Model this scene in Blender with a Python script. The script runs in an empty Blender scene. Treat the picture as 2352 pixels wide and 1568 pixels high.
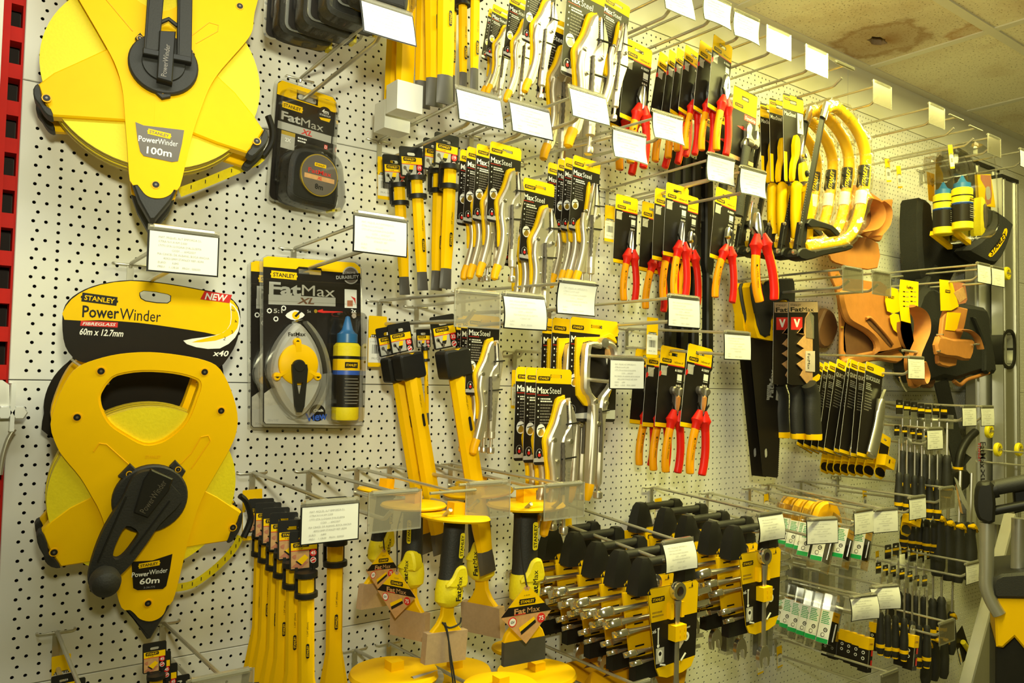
import bpy, math, random
from mathutils import Vector, Matrix, geometry
random.seed(7)
S = bpy.context.scene
COL = S.collection
# ---------------------------------------------------------------- camera
FPX, YAW, PIT, ROL = 1878.4, .6475, .0453, .0197
CP = Vector((-.1217, -1.2531, .0145))
fw = Vector((math.sin(YAW)*math.cos(PIT), math.cos(YAW)*math.cos(PIT), math.sin(PIT)))
_r = Vector((math.cos(YAW), -math.sin(YAW), 0)); _u = _r.cross(fw)
rt = math.cos(ROL)*_r + math.sin(ROL)*_u
up = -math.sin(ROL)*_r + math.cos(ROL)*_u
cd = bpy.data.cameras.new('camera'); cam = bpy.data.objects.new('camera', cd); COL.objects.link(cam)
cd.sensor_width = 36; cd.sensor_fit = 'HORIZONTAL'; cd.lens = FPX/2352*36; cd.clip_start = .02
cam.matrix_world = Matrix(((rt.x, up.x, -fw.x, CP.x), (rt.y, up.y, -fw.y, CP.y), (rt.z, up.z, -fw.z, CP.z), (0, 0, 0, 1)))
S.camera = cam
# ---------------------------------------------------------------- light and exposure
S.view_settings.view_transform = 'Standard'; S.view_settings.look = 'None'
S.view_settings.gamma = 1; S.view_settings.use_curve_mapping = False
S.view_settings.exposure = 0.0
CEIL = .93; FLOOR = -1.5
w = bpy.data.worlds.new('world'); S.world = w; w.use_nodes = True
w.node_tree.nodes['Background'].inputs[0].default_value = (1, .84, .16, 1)
w.node_tree.nodes['Background'].inputs[1].default_value = .11
def lamp(name, kind, loc, power, col, aim=None, sx=.1, sy=.1, cone=80):
    l = bpy.data.lights.new(name, kind); l.energy = power; l.color = col
    if kind == 'AREA': l.shape = 'RECTANGLE'; l.size = sx; l.size_y = sy
    else: l.spot_size = math.radians(cone); l.spot_blend = 1; l.shadow_soft_size = sx
    o = bpy.data.objects.new(name, l); COL.objects.link(o); o.location = loc
    if aim: o.rotation_euler = (Vector(aim)-Vector(loc)).to_track_quat('-Z', 'Y').to_euler()
    return o
lamp('camera_flash', 'SPOT', (-.10, -1.32, .27), 56, (1, .99, .68), (1.05, 0, .60), .05, cone=115)
lamp('ceiling_tube_and_fill', 'AREA', (.25, -.72, CEIL-.03), 11.5, (.96, 1, .86), None, 1.2, .14)
lamp('ceiling_tube_and_fill', 'AREA', (1.55, -.64, CEIL-.03), 33, (1, .96, .30), None, 1.1, .14)
lamp('ceiling_tube_and_fill', 'AREA', (2.5, -.50, CEIL-.03), 6, (1, .93, .38), None, .8, .12)  # unseen fill lamp, added to brighten the right end of the fascia
def un(px, py, d):                      # the place at distance d in front of the pegboard seen at a photo pixel
    v = fw + rt*((px-1176)/FPX) - up*((py-784)/FPX)
    return CP + v*((-d-CP.y)/v.y)
def onx(px, py, X):
    v = fw + rt*((px-1176)/FPX) - up*((py-784)/FPX)
    return CP + v*((X-CP.x)/v.x)
# ---------------------------------------------------------------- materials
MATS = {}
def mat(name, c, rough=.5, metal=0, alpha=1, noise=.06, nscale=60, bump=0, spec=.5, coat=0):
    m = bpy.data.materials.new(name); m.use_nodes = True; nt = m.node_tree; b = nt.nodes['Principled BSDF']
    b.inputs['Roughness'].default_value = rough; b.inputs['Metallic'].default_value = metal
    b.inputs['Alpha'].default_value = alpha; b.inputs['Specular IOR Level'].default_value = spec
    if coat: b.inputs['Coat Weight'].default_value = coat; b.inputs['Coat Roughness'].default_value = .08
    tc = nt.nodes.new('ShaderNodeTexCoord'); n = nt.nodes.new('ShaderNodeTexNoise'); n.inputs['Scale'].default_value = nscale
    n.inputs['Detail'].default_value = 3
    nt.links.new(tc.outputs['Object'], n.inputs['Vector'])
    mx = nt.nodes.new('ShaderNodeMix'); mx.data_type = 'RGBA'
    mx.inputs[6].default_value = tuple(x*(1-noise) for x in c)+(1,); mx.inputs[7].default_value = tuple(min(1, x*(1+noise)) for x in c)+(1,)
    nt.links.new(n.outputs['Fac'], mx.inputs[0]); nt.links.new(mx.outputs[2], b.inputs['Base Color'])
    if bump:
        bp = nt.nodes.new('ShaderNodeBump'); bp.inputs['Strength'].default_value = bump; bp.inputs['Distance'].default_value = .002
        nt.links.new(n.outputs['Fac'], bp.inputs['Height']); nt.links.new(bp.outputs['Normal'], b.inputs['Normal'])
    MATS[name] = m; return m
mat('board', (.74, .73, .67), .45, noise=.02, nscale=8)
mat('board_back', (.10, .09, .08), .8)
mat('upright_red', (.52, .012, .006), .55, noise=.1, spec=.15)
mat('slot_dark', (.02, .012, .01), .8)
mat('wall_paint', (.74, .72, .64), .8, noise=.05, nscale=30, bump=.5)
mat('wall_cream', (.80, .78, .66), .6, noise=.03, nscale=3)
mat('floor_tile', (.32, .30, .25), .5, noise=.1, nscale=4)
mat('yellow', (.88, .515, .001), .46, noise=.03, spec=.12)
mat('yellow_deep', (.84, .42, .002), .42, noise=.04, spec=.25)
mat('yellow_card', (.88, .54, .001), .5, noise=.03, spec=.15)
mat('tape_yellow', (.82, .66, .004), .6, noise=.08, nscale=300, bump=.15)
mat('tape_edge', (.55, .42, .03), .5, noise=.3, nscale=200)
mat('black', (.012, .011, .009), .45, noise=.2, spec=.3)
mat('rubber', (.017, .016, .013), .6, noise=.2, nscale=400, bump=.2)
mat('card_black', (.014, .011, .008), .42, noise=.1, spec=.2)
mat('card_grey', (.12, .10, .08), .35, noise=.1)
mat('grey_text', (.20, .18, .15), .5)
mat('white', (.82, .81, .76), .5, noise=.03)
mat('paper', (.77, .76, .70), .7, noise=.02)
mat('ink', (.30, .29, .28), .7)
mat('ink_faint', (.46, .45, .43), .8)
mat('red', (.70, .014, .006), .42, noise=.08, spec=.25)
mat('red_print', (.62, .02, .015), .45)
mat('orange', (.90, .36, .002), .42, noise=.05, spec=.2)
mat('steel', (.62, .59, .52), .30, .9, noise=.08, nscale=90)
mat('nickel', (.66, .60, .48), .40, .82, noise=.08, nscale=60)
mat('chrome', (.80, .78, .72), .16, .95, noise=.02)
mat('zinc', (.56, .54, .45), .34, .8, noise=.12, nscale=80)
mat('dark_steel', (.16, .14, .115), .42, .6, noise=.15, nscale=150)
mat('tip_grey', (.085, .078, .066), .5, .2, noise=.12, nscale=100)
mat('aluminium', (.62, .61, .56), .35, .85, noise=.05, nscale=30)
def clear_mat(name, col, k, rough, bump=0, tint=(1, 1, 1), dull=0, fk=.55):      # clear plastic: lets the view through, mirrors the lamps at a glance
    m = bpy.data.materials.new(name); m.use_nodes = True; nt = m.node_tree; N = nt.nodes.new; L = nt.links.new
    nt.nodes.remove(nt.nodes['Principled BSDF']); out = nt.nodes['Material Output']
    t = N('ShaderNodeBsdfTransparent'); t.inputs[0].default_value = tint+(1,); g = N('ShaderNodeBsdfGlossy'); g.inputs['Color'].default_value = col+(1,); g.inputs['Roughness'].default_value = rough
    lw = N('ShaderNodeLayerWeight'); lw.inputs['Blend'].default_value = .25; mr = N('ShaderNodeMath'); mr.operation = 'MULTIPLY_ADD'; mr.inputs[1].default_value = fk; mr.inputs[2].default_value = k; L(lw.outputs['Fresnel'], mr.inputs[0])
    tc = N('ShaderNodeTexCoord'); n = N('ShaderNodeTexNoise'); n.inputs['Scale'].default_value = 70; n.inputs['Detail'].default_value = 4; L(tc.outputs['Object'], n.inputs['Vector'])
    if bump:
        bp = N('ShaderNodeBump'); bp.inputs['Strength'].default_value = bump; bp.inputs['Distance'].default_value = .004; L(n.outputs['Fac'], bp.inputs['Height']); L(bp.outputs[0], g.inputs['Normal']); L(bp.outputs[0], lw.inputs['Normal'])
    src = t
    if dull:
        d = N('ShaderNodeBsdfDiffuse'); d.inputs[0].default_value = col+(1,); x = N('ShaderNodeMixShader'); x.inputs[0].default_value = dull; L(t.outputs[0], x.inputs[1]); L(d.outputs[0], x.inputs[2]); src = x
    x = N('ShaderNodeMixShader'); L(mr.outputs[0], x.inputs[0]); L(src.outputs[0], x.inputs[1]); L(g.outputs[0], x.inputs[2]); L(x.outputs[0], out.inputs[0]); MATS[name] = m
clear_mat('clear', (.9, .9, .86), .015, .06)
clear_mat('clear_wrap', (.95, .92, .78), .02, .12, .8, (.97, .96, .9), .02, .28)
clear_mat('clear_edge', (.72, .71, .64), .08, .15, 0, (.95, .95, .92), .22)
clear_mat('clear_dull', (.40, .37, .28), .03, .2, 0, (.93, .91, .84), .36)
mat('bolt_metal', (.86, .88, .86), .3, .4)
mat('blue', (.02, .13, .34), .35, noise=.08)
mat('blue_print', (.03, .10, .50), .4)
mat('green', (.0, .30, .07), .45)
mat('leather', (.47, .18, .035), .65, noise=.14, nscale=45, bump=.35)
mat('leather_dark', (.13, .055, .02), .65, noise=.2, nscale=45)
mat('nylon', (.012, .012, .010), .75, noise=.3, nscale=250, bump=.4)
mat('cardboard', (.44, .30, .17), .8, noise=.1, nscale=250, bump=.1)
mat('silver_card', (.52, .51, .47), .35, .3, noise=.04)
mat('gold', (.78, .55, .08), .3, .8)
mat('cord', (.02, .02, .018), .8)
mat('photo_wood', (.55, .30, .12), .5, noise=.3, nscale=120)
mat('photo_grey', (.42, .40, .34), .5, noise=.25, nscale=150)
mat('brick_red', (.45, .16, .08), .6, noise=.3, nscale=150)
mat('pale_pink', (.62, .52, .44), .4, noise=.1)
# ---------------------------------------------------------------- mesh builder (x right, z up, f towards the viewer)
_TXT = {}
def text_geo(s, bold, shear):
    k = (s, bold, shear)
    if k not in _TXT:
        c = bpy.data.curves.new('t', 'FONT'); c.body = s; c.size = 1; c.resolution_u = 2; c.offset = bold; c.shear = shear; c.fill_mode = 'FRONT'
        o = bpy.data.objects.new('t', c); COL.objects.link(o)
        dg = bpy.context.evaluated_depsgraph_get(); me = o.evaluated_get(dg).to_mesh()
        vs = [(v.co.x, v.co.y) for v in me.vertices]; fs = [tuple(p.vertices) for p in me.polygons]
        x0 = min([v[0] for v in vs] or [0]); x1 = max([v[0] for v in vs] or [1])
        o.evaluated_get(dg).to_mesh_clear(); bpy.data.objects.remove(o); bpy.data.curves.remove(c)
        _TXT[k] = (vs, fs, x0, x1)
    return _TXT[k]
def rrect(cx, cz, w, h, r, n=4):
    out = []; r = min(r, w/2, h/2)
    for i, (sx, sz) in enumerate(((1, 1), (-1, 1), (-1, -1), (1, -1))):
        for k in range(n+1):
            a = math.pi/2*(i+k/n)
            out.append((cx+sx*(w/2-r)+r*math.cos(a), cz+sz*(h/2-r)+r*math.sin(a)))
    return out
def circ(cx, cz, r, n=20, rz=None):
    return [(cx+r*math.cos(2*math.pi*i/n), cz+(rz or r)*math.sin(2*math.pi*i/n)) for i in range(n)]
def smooth(pts, n=4, closed=True):
    out = []; N = len(pts)
    for i in range(N if closed else N-1):
        g = (lambda k: pts[k % N]) if closed else (lambda k: pts[max(0, min(N-1, k))])
        p0, p1, p2, p3 = g(i-1), g(i), g(i+1), g(i+2)
        for k in range(n):
            t = k/n
            out.append(tuple(.5*((2*b)+(-a+c)*t+(2*a-5*b+4*c-d)*t*t+(-a+3*b-3*c+d)*t*t*t) for a, b, c, d in zip(p0, p1, p2, p3)))
    if not closed: out.append(tuple(pts[-1]))
    return out
def sarea(p): return sum(p[i-1][0]*p[i][1]-p[i][0]*p[i-1][1] for i in range(len(p)))/2
def inset(p, b):
    out = []; N = len(p)
    for i in range(N):
        a, c, d = Vector(p[i-1]), Vector(p[i]), Vector(p[(i+1) % N])
        e1 = (c-a); e2 = (d-c)
        if e1.length < 1e-9 or e2.length < 1e-9: out.append(tuple(c)); continue
        e1.normalize(); e2.normalize(); n1 = Vector((-e1.y, e1.x)); n2 = Vector((-e2.y, e2.x)); n = n1+n2
        if n.length < 1e-6: n = n1.copy()
        n.normalize(); k = max(.5, n.dot(n1)); q = c+n*(b/k); out.append((q.x, q.y))
    return out
class MB:
    def __init__(s): s.v = []; s.f = []; s.m = []; s.mats = []; s.T = None
    def mi(s, n):
        if n not in s.mats: s.mats.append(n)
        return s.mats.index(n)
    def add(s, vs, fs, m):
        o = len(s.v)
        for q in vs:
            if s.T is not None: q = s.T @ Vector(q)
            s.v.append(tuple(q))
        i = s.mi(m)
        for q in fs: s.f.append(tuple(o+k for k in q)); s.m.append(i)
        return s
    def poly(s, p, f0, f1, m, side=None, bev=0, holes=(), back=True):
        p = list(p)
        if sarea(p) < 0: p = p[::-1]
        N = len(p); side = side or m
        if holes:
            hs = [h if sarea(h) < 0 else h[::-1] for h in holes]
            loops = [p]+hs; flat = [q for l in loops for q in l]
            tris = geometry.tessellate_polygon([[Vector((q[0], q[1], 0)) for q in l] for l in loops])
            T2 = []
            for t in tris:
                a, b, c = [flat[k] for k in t]
                T2.append(tuple(t) if (b[0]-a[0])*(c[1]-a[1])-(b[1]-a[1])*(c[0]-a[0]) > 0 else tuple(t[::-1]))
            s.add([(x, -f1, z) for x, z in flat], T2, m)
            if back: s.add([(x, -f0, z) for x, z in flat], [t[::-1] for t in T2], side)
            for l in loops:
                n = len(l); s.add([(x, -f0, z) for x, z in l]+[(x, -f1, z) for x, z in l], [(i, (i+1) % n, n+(i+1) % n, n+i) for i in range(n)], side)
            return s
        if bev:
            q = inset(p, bev)
            vs = [(x, -f0, z) for x, z in p]+[(x, -(f1-bev), z) for x, z in p]+[(x, -f1, z) for x, z in q]
            s.add(vs, [tuple(range(2*N, 3*N))], m)
            o = len(s.v)-3*N; i = s.mi(side)
            for k in range(N):
                j = (k+1) % N
                s.f.append((o+k, o+j, o+N+j, o+N+k)); s.m.append(i)
                s.f.append((o+N+k, o+N+j, o+2*N+j, o+2*N+k)); s.m.append(i)
            if back: s.f.append(tuple(o+N-1-k for k in range(N))); s.m.append(i)
            return s
        vs = [(x, -f0, z) for x, z in p]+[(x, -f1, z) for x, z in p]
        s.add(vs, [tuple(range(N, 2*N))], m); o = len(s.v)-2*N; i = s.mi(side)
        if f1-f0 > 1e-7:
            for k in range(N): j = (k+1) % N; s.f.append((o+k, o+j, o+N+j, o+N+k)); s.m.append(i)
            if back: s.f.append(tuple(o+N-1-k for k in range(N))); s.m.append(i)
        return s
    def decal(s, p, f, m):                       # a printed area lying on a card
        p = list(p)
        if sarea(p) < 0: p = p[::-1]
        return s.add([(x, -f, z) for x, z in p], [tuple(range(len(p)))], m)
    def rect(s, x0, z0, x1, z1, f, m): return s.decal([(x0, z0), (x1, z0), (x1, z1), (x0, z1)], f, m)
    def box(s, x0, x1, f0, f1, z0, z1, m):
        v = [(x, -f, z) for z in (z0, z1) for f in (f0, f1) for x in (x0, x1)]
        return s.add(v, [(0, 1, 3, 2)[::-1], (4, 5, 7, 6), (2, 3, 7, 6)[::-1], (0, 1, 5, 4), (1, 3, 7, 5), (0, 2, 6, 4)[::-1]][0:6], m)
    def tube(s, path, r, m, n=8, rf=None, cap=True, up=(0, 1, 0)):
        P = [Vector(q) for q in path]; N = len(P); vs = []; U = Vector(up)
        for i, q in enumerate(P):
            t = (P[min(N-1, i+1)]-P[max(0, i-1)]).normalized()
            a = U-t*U.dot(t)
            if a.length < 1e-4: a = Vector((1, 0, 0))-t*t.x
            a.normalize(); b = t.cross(a); U = a if N > 3 and up == (0, 1, 0) and abs(t.y) > .5 else Vector(up)
            ra = r[i] if isinstance(r, (list, tuple)) else r
            rb = (rf[i] if isinstance(rf, (list, tuple)) else rf) if rf is not None else ra
            for k in range(n):
                c = 2*math.pi*k/n; vs.append(q+b*(ra*math.cos(c))+a*(rb*math.sin(c)))
        fs = [(i*n+k, i*n+(k+1) % n, (i+1)*n+(k+1) % n, (i+1)*n+k) for i in range(N-1) for k in range(n)]
        if cap: fs += [tuple(range(n))[::-1], tuple((N-1)*n+k for k in range(n))]
        return s.add(vs, fs, m)
    def lathe(s, prof, o, m, n=20, axis='z', sx=1):
        vs = []
        for r, h in prof:
            for k in range(n):
                c = 2*math.pi*k/n; a, b = r*math.cos(c), r*math.sin(c)*sx
                vs.append((o[0]+a, o[1]+b, o[2]+h) if axis == 'z' else ((o[0]+a, o[1]-h, o[2]+b) if axis == 'f' else (o[0]+h, o[1]+a, o[2]+b)))
        N = len(prof); fs = [(i*n+k, i*n+(k+1) % n, (i+1)*n+(k+1) % n, (i+1)*n+k) for i in range(N-1) for k in range(n)]
        fs += [tuple(range(n))[::-1], tuple((N-1)*n+k for k in range(n))]
        return s.add(vs, fs, m)
    def text(s, t, x, z, h, f, m, bold=0, shear=0, rot=0, al='C', sx=1, w=None, vert=False):
        vs, fs, x0, x1 = text_geo(t, bold, shear); k = h/.72
        kx = k*sx if w is None else w/(x1-x0)
        ox = {'C': (x0+x1)/2, 'L': x0, 'R': x1}[al]; c, d = math.cos(rot), math.sin(rot)
        out = []
        for a, b in vs:
            a = (a-ox)*kx; b = b*k-h/2
            out.append((x+a*c-b*d, -f, z+a*d+b*c))
        return s.add(out, fs, m)
    def build(s, name, parent=None, label=None, ang=38):
        bad = [q for q in s.f if len(q) < 3 or min(q) < 0 or max(q) >= len(s.v)]
        if bad: print('BAD', name, len(s.v), bad[:3])
        me = bpy.data.meshes.new(name); me.from_pydata(s.v, [], s.f)
        for n in s.mats: me.materials.append(MATS[n])
        if len(me.polygons) != len(s.f): print('BADFACES', name, len(me.polygons), len(s.f), [q for q in s.f if len(q) < 3][:3])
        me.polygons.foreach_set('material_index', s.m); me.polygons.foreach_set('use_smooth', [True]*len(s.f))
        me.update(); me.set_sharp_from_angle(angle=math.radians(ang))
        o = bpy.data.objects.new(name, me); COL.objects.link(o)
        if parent: o.parent = parent
        if label: o['label'] = label
        return o
def fixn(o):                                     # outward normals for closed pieces
    import bmesh
    b = bmesh.new(); b.from_mesh(o.data); bmesh.ops.recalc_face_normals(b, faces=b.faces[:]); b.to_mesh(o.data); b.free(); return o
def tag(o, label, cat, group=None, kind=None):
    o['label'] = label; o['category'] = cat
    if group: o['group'] = group
    if kind: o['kind'] = kind
    return o
def thing(name, loc=(0, 0, 0)):
    o = bpy.data.objects.new(name, None); COL.objects.link(o); o.location = loc; o.empty_display_size = .02; return o
def struct(o): o['kind'] = 'structure'; return o
def copy_tree(o, parent=None):
    c = o.copy(); COL.objects.link(c)
    if parent: c.parent = parent
    for ch in KIDS.get(o.name, o.children): copy_tree(ch, c)
    return c
KIDS = {}
BUILD = {}; HGT = {}; PROTO = {}
def inst(kind):
    if kind not in PROTO: PROTO[kind] = BUILD[kind](); return PROTO[kind]
    return copy_tree(PROTO[kind])
def pose(o, P, up_vec=None, scale=1, yaw=0, pitch=0, roll=0):
    if up_vec is not None: roll += math.atan2(up_vec.x, up_vec.z)
    R = Matrix.Rotation(roll, 4, 'Y') @ Matrix.Rotation(yaw, 4, 'Z') @ Matrix.Rotation(pitch, 4, 'X')
    o.location = P; o.rotation_euler = R.to_euler(); o.scale = (scale,)*3
def hang(kind, label, cat, top, bot=None, d=.1, X=None, group=None, **kw):
    o = inst(kind); P = onx(*top, X) if X is not None else un(*top, d); s = kw.pop('scale', 1); v = None
    if bot is not None:
        Q = un(*bot, -P.y); v = P-Q; s = v.length/HGT[kind]
    pose(o, P, v, s, **kw); tag(o, label, cat, group)
    return o
ORD = ['frontmost', 'second from the front', 'third from the front', 'fourth from the front', 'fifth from the front', 'sixth from the front', 'seventh from the front', 'eighth from the front', 'ninth from the front']
def stack(kind, label, cat, group, items, d, onhook=True, dd=0, **kw):      # items run from the front of the stack to the back
    X = None
    for i, it in enumerate(items):
        top, bot = it[0], it[1]; k2 = dict(kw)
        if len(it) > 2: k2.update(it[2])
        lb = k2.pop('label', None) or (label % ORD[i])
        kd = k2.pop('kind', kind)
        if i == 0 or not onhook:
            o = hang(kd, lb, cat, top, bot, d=k2.pop('d', d-dd*i), group=group, **k2); X = o.location.x
        else:
            k2.pop('d', None); o = hang(kd, lb, cat, top, bot, X=X, group=group, **k2)
# ---------------------------------------------------------------- setting: pegboard wall, uprights, fascia, ceiling, floor
def board_mesh():
    b = MB(); W, H, R, g = 1.0, .4, .0023, .0014
    rows = []
    for k in range(16): rows.append((.0125+.025*k, [.02+.015*i for i in range(65)]))
    for k in range(1, 16): rows.append((.025*k, [.025+.025*i for i in range(39)]))
    rows.sort()
    zs = [g] + [(rows[i][0]+rows[i+1][0])/2 for i in range(len(rows)-1)] + [H-g]
    A = [math.pi*2*(i+.5)/12 for i in range(12)]
    for (zc, xs), z0, z1 in zip(rows, zs[:-1], zs[1:]):
        cuts = [g]+[(xs[i]+xs[i+1])/2 for i in range(len(xs)-1)]+[W-g]
        vs, fs = [], []; hv, hf = [], []
        for xc, x0, x1 in zip(xs, cuts[:-1], cuts[1:]):
            o = len(vs); out = []
            for a in A:
                c, s_ = math.cos(a), math.sin(a)
                tx = ((x1-xc) if c > 0 else (xc-x0)); tz = ((z1-zc) if s_ > 0 else (zc-z0))
                kk = min(tx/abs(c), tz/abs(s_)); out.append((xc+c*kk, zc+s_*kk))
            # pull the point nearest each corner onto it
            for cx, cz in ((x0, z0), (x1, z0), (x1, z1), (x0, z1)):
                j = min(range(12), key=lambda q: (out[q][0]-cx)**2+(out[q][1]-cz)**2); out[j] = (cx, cz)
            vs += [(x, 0, z) for x, z in out]+[(xc+R*math.cos(a), 0, zc+R*math.sin(a)) for a in A]
            fs += [(o+i, o+(i+1) % 12, o+12+(i+1) % 12, o+12+i) for i in range(12)]
            h = len(hv); hv += [(xc+R*math.cos(a), y, zc+R*math.sin(a)) for y in (0, .0016) for a in A]
            hf += [(h+i, h+(i+1) % 12, h+12+(i+1) % 12, h+12+i) for i in range(12)]
        b.add(vs, fs, 'board'); b.add(hv, hf, 'board')
    e = .0012
    ring0 = [(g, 0, g), (W-g, 0, g), (W-g, 0, H-g), (g, 0, H-g)]; ring1 = [(g-e*.7, e, g-e*.7), (W-g+e*.7, e, g-e*.7), (W-g+e*.7, e, H-g+e*.7), (g-e*.7, e, H-g+e*.7)]
    ring2 = [(x, .014, z) for x, y, z in ring1]
    b.add(ring0+ring1+ring2, [(4*k+i, 4*k+(i+1) % 4, 4*k+4+(i+1) % 4, 4*k+4+i)[::-1] for k in (0, 1) for i in range(4)], 'board')
    return b
panel = None
for bay in range(4):
    for r in range(-3, 2):
        if panel is None: panel = board_mesh().build('wall_back', ang=30); o = panel
        else: o = panel.copy(); COL.objects.link(o)
        o.location = (bay*1.0, 0, r*.4); struct(o)
b = MB(); b.box(-.4, 4.2, -.060, -.045, FLOOR, CEIL, 'board_back'); struct(b.build('wall_rear'))
def upright(x, name):
    b = MB(); z0, z1 = FLOOR, .8
    b.box(x-.0185, x+.0185, -.044, -.0155, z0, z1, 'upright_red')
    return struct(b.build(name))
for i in (1, 2, 3): upright(i*1.0, 'trim_%d' % i)
# the red slotted upright beside the first bay
b = MB(); z = -1.2
xs = [-.040, -.030, -.0065, .002]
b.box(-.0285, -.0165, -.03, .004, -1.4, .93, 'upright_red'); b.box(-.002, .0005, -.03, -.006, -1.4, .93, 'upright_red')
b.box(-.0165, -.002, -.044, -.040, -1.4, .93, 'slot_dark')
while z < .93:
    b.box(-.0165, -.002, -.03, -.004, z, z+.0195, 'upright_red'); z += .05
struct(b.build('trim_4'))
b = MB(); b.box(-.9, -.0288, -.06, .05, FLOOR, CEIL, 'wall_paint'); struct(b.build('wall_left'))
b = MB()
for x in range(4): b.box(x+.0012, x+.9988, -.014, 0, .8012, CEIL-.001, 'wall_cream')
struct(b.build('wall_fascia'))
# ceiling: tiles, grid, stain and hole
def node_mat(name): m = bpy.data.materials.new(name); m.use_nodes = True; MATS[name] = m; return m, m.node_tree, m.node_tree.nodes['Principled BSDF']
m, nt, bs = node_mat('ceiling_tile'); N = nt.nodes.new; L = nt.links.new
bs.inputs['Roughness'].default_value = .9
tc = N('ShaderNodeTexCoord')
def noise(sc, det=4, rgh=.6):
    n = N('ShaderNodeTexNoise'); n.inputs['Scale'].default_value = sc; n.inputs['Detail'].default_value = det; n.inputs['Roughness'].default_value = rgh
    L(tc.outputs['Object'], n.inputs['Vector']); return n
def ramp(src, stops):
    r = N('ShaderNodeValToRGB'); e = r.color_ramp.elements
    while len(e) < len(stops): e.new(.5)
    for q, (p, c) in zip(e, stops): q.position = p; q.color = tuple(c)+(1,) if len(c) == 3 else c
    L(src, r.inputs[0]); return r
def mixc(fac, a, b_):
    x = N('ShaderNodeMix'); x.data_type = 'RGBA'; L(fac, x.inputs[0])
    for i, q in ((6, a), (7, b_)):
        if isinstance(q, tuple): x.inputs[i].default_value = q+(1,)
        else: L(q, x.inputs[i])
    return x.outputs[2]
sp = ramp(noise(170, 2).outputs['Fac'], [(.30, (0, 0, 0)), (.40, (1, 1, 1))])
base = mixc(sp.outputs[0], (.36, .29, .16), (.88, .82, .60))
mott = ramp(noise(5, 5).outputs['Fac'], [(.5, (0, 0, 0)), (.72, (1, 1, 1))])
mo = N('ShaderNodeMath'); mo.operation = 'MULTIPLY'; mo.inputs[1].default_value = .45; L(mott.outputs[0], mo.inputs[0])
base = mixc(mo.outputs[0], base, (.52, .34, .14))
sub = N('ShaderNodeVectorMath'); sub.operation = 'DISTANCE'; L(tc.outputs['Object'], sub.inputs[0]); sub.inputs[1].default_value = (1.93, -.135, CEIL)
nn = noise(14, 4); ad = N('ShaderNodeMath'); ad.operation = 'MULTIPLY_ADD'; L(nn.outputs['Fac'], ad.inputs[0]); ad.inputs[1].default_value = .12; L(sub.outputs['Value'], ad.inputs[2])
st = ramp(ad.outputs[0], [(.06, (.95, .95, .95)), (.105, (.70, .70, .70)), (.150, (.62, .62, .62)), (.165, (.80, .80, .80)), (.185, (.36, .36, .36)), (.34, (0, 0, 0))])
base = mixc(st.outputs[0], base, (.26, .12, .028))
sub2 = N('ShaderNodeVectorMath'); sub2.operation = 'DISTANCE'; L(tc.outputs['Object'], sub2.inputs[0]); sub2.inputs[1].default_value = (2.06, -.30, CEIL)
ad2 = N('ShaderNodeMath'); ad2.operation = 'MULTIPLY_ADD'; L(nn.outputs['Fac'], ad2.inputs[0]); ad2.inputs[1].default_value = .14; L(sub2.outputs['Value'], ad2.inputs[2])
st2 = ramp(ad2.outputs[0], [(.08, (.25, .25, .25)), (.105, (.7, .7, .7)), (.125, (0, 0, 0))])
base = mixc(st2.outputs[0], base, (.42, .20, .05))
L(base, bs.inputs['Base Color'])
bp = N('ShaderNodeBump'); bp.inputs['Strength'].default_value = .5; bp.inputs['Distance'].default_value = .002; L(sp.outputs[0], bp.inputs['Height']); L(bp.outputs[0], bs.inputs['Normal'])
b = MB()
hx, hy = 1.930, -.125
random.seed(3)
hole = []
for i in range(18):
    a = 2*math.pi*i/18; r = 1+random.uniform(-.2, .2)
    hole.append((hx+.034*r*math.cos(a), hy+.019*r*math.sin(a)))
outer = [(-1.5, .06), (4.4, .06), (4.4, -2.6), (-1.5, -2.6)]
loops = [[Vector((x, y, 0)) for x, y in outer], [Vector((x, y, 0)) for x, y in hole]]
fl = outer+hole; tr = geometry.tessellate_polygon(loops)
b.add([(x, y, CEIL) for x, y in fl], [tuple(t) for t in tr], 'ceiling_tile')
n = len(hole); b.add([(x, y, CEIL) for x, y in hole]+[(x+.004, y, CEIL+.02) for x, y in hole], [(i, (i+1) % n, n+(i+1) % n, n+i) for i in range(n)], 'ceiling_tile')
struct(b.build('ceiling'))
mat('void_brown', (.30, .19, .05), .9, noise=.4, nscale=40)
b = MB(); b.box(-1.5, 4.4, -.06, 2.6, CEIL+.05, CEIL+.06, 'void_brown'); struct(b.build('ceiling'))
mat('grid_white', (.74, .71, .58), .5, noise=.03)
b = MB()
for k in range(4): y = .345+.6*k; b.box(-1.5, 4.4, y-.012, y+.012, CEIL-.004, CEIL+.01, 'grid_white')
for k in range(-5, 5): x = 2.085+.6*k; b.box(x-.012, x+.012, 0, 2.4, CEIL-.0035, CEIL+.01, 'grid_white')
struct(b.build('trim_5'))
b = MB(); b.box(-1.5, 4.4, .0005, .026, CEIL-.003, CEIL+.01, 'grid_white'); struct(b.build('trim_6'))
b = MB(); b.box(-1.5, 4.4, -.06, 2.6, FLOOR-.02, FLOOR, 'floor_tile'); struct(b.build('floor'))
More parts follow.
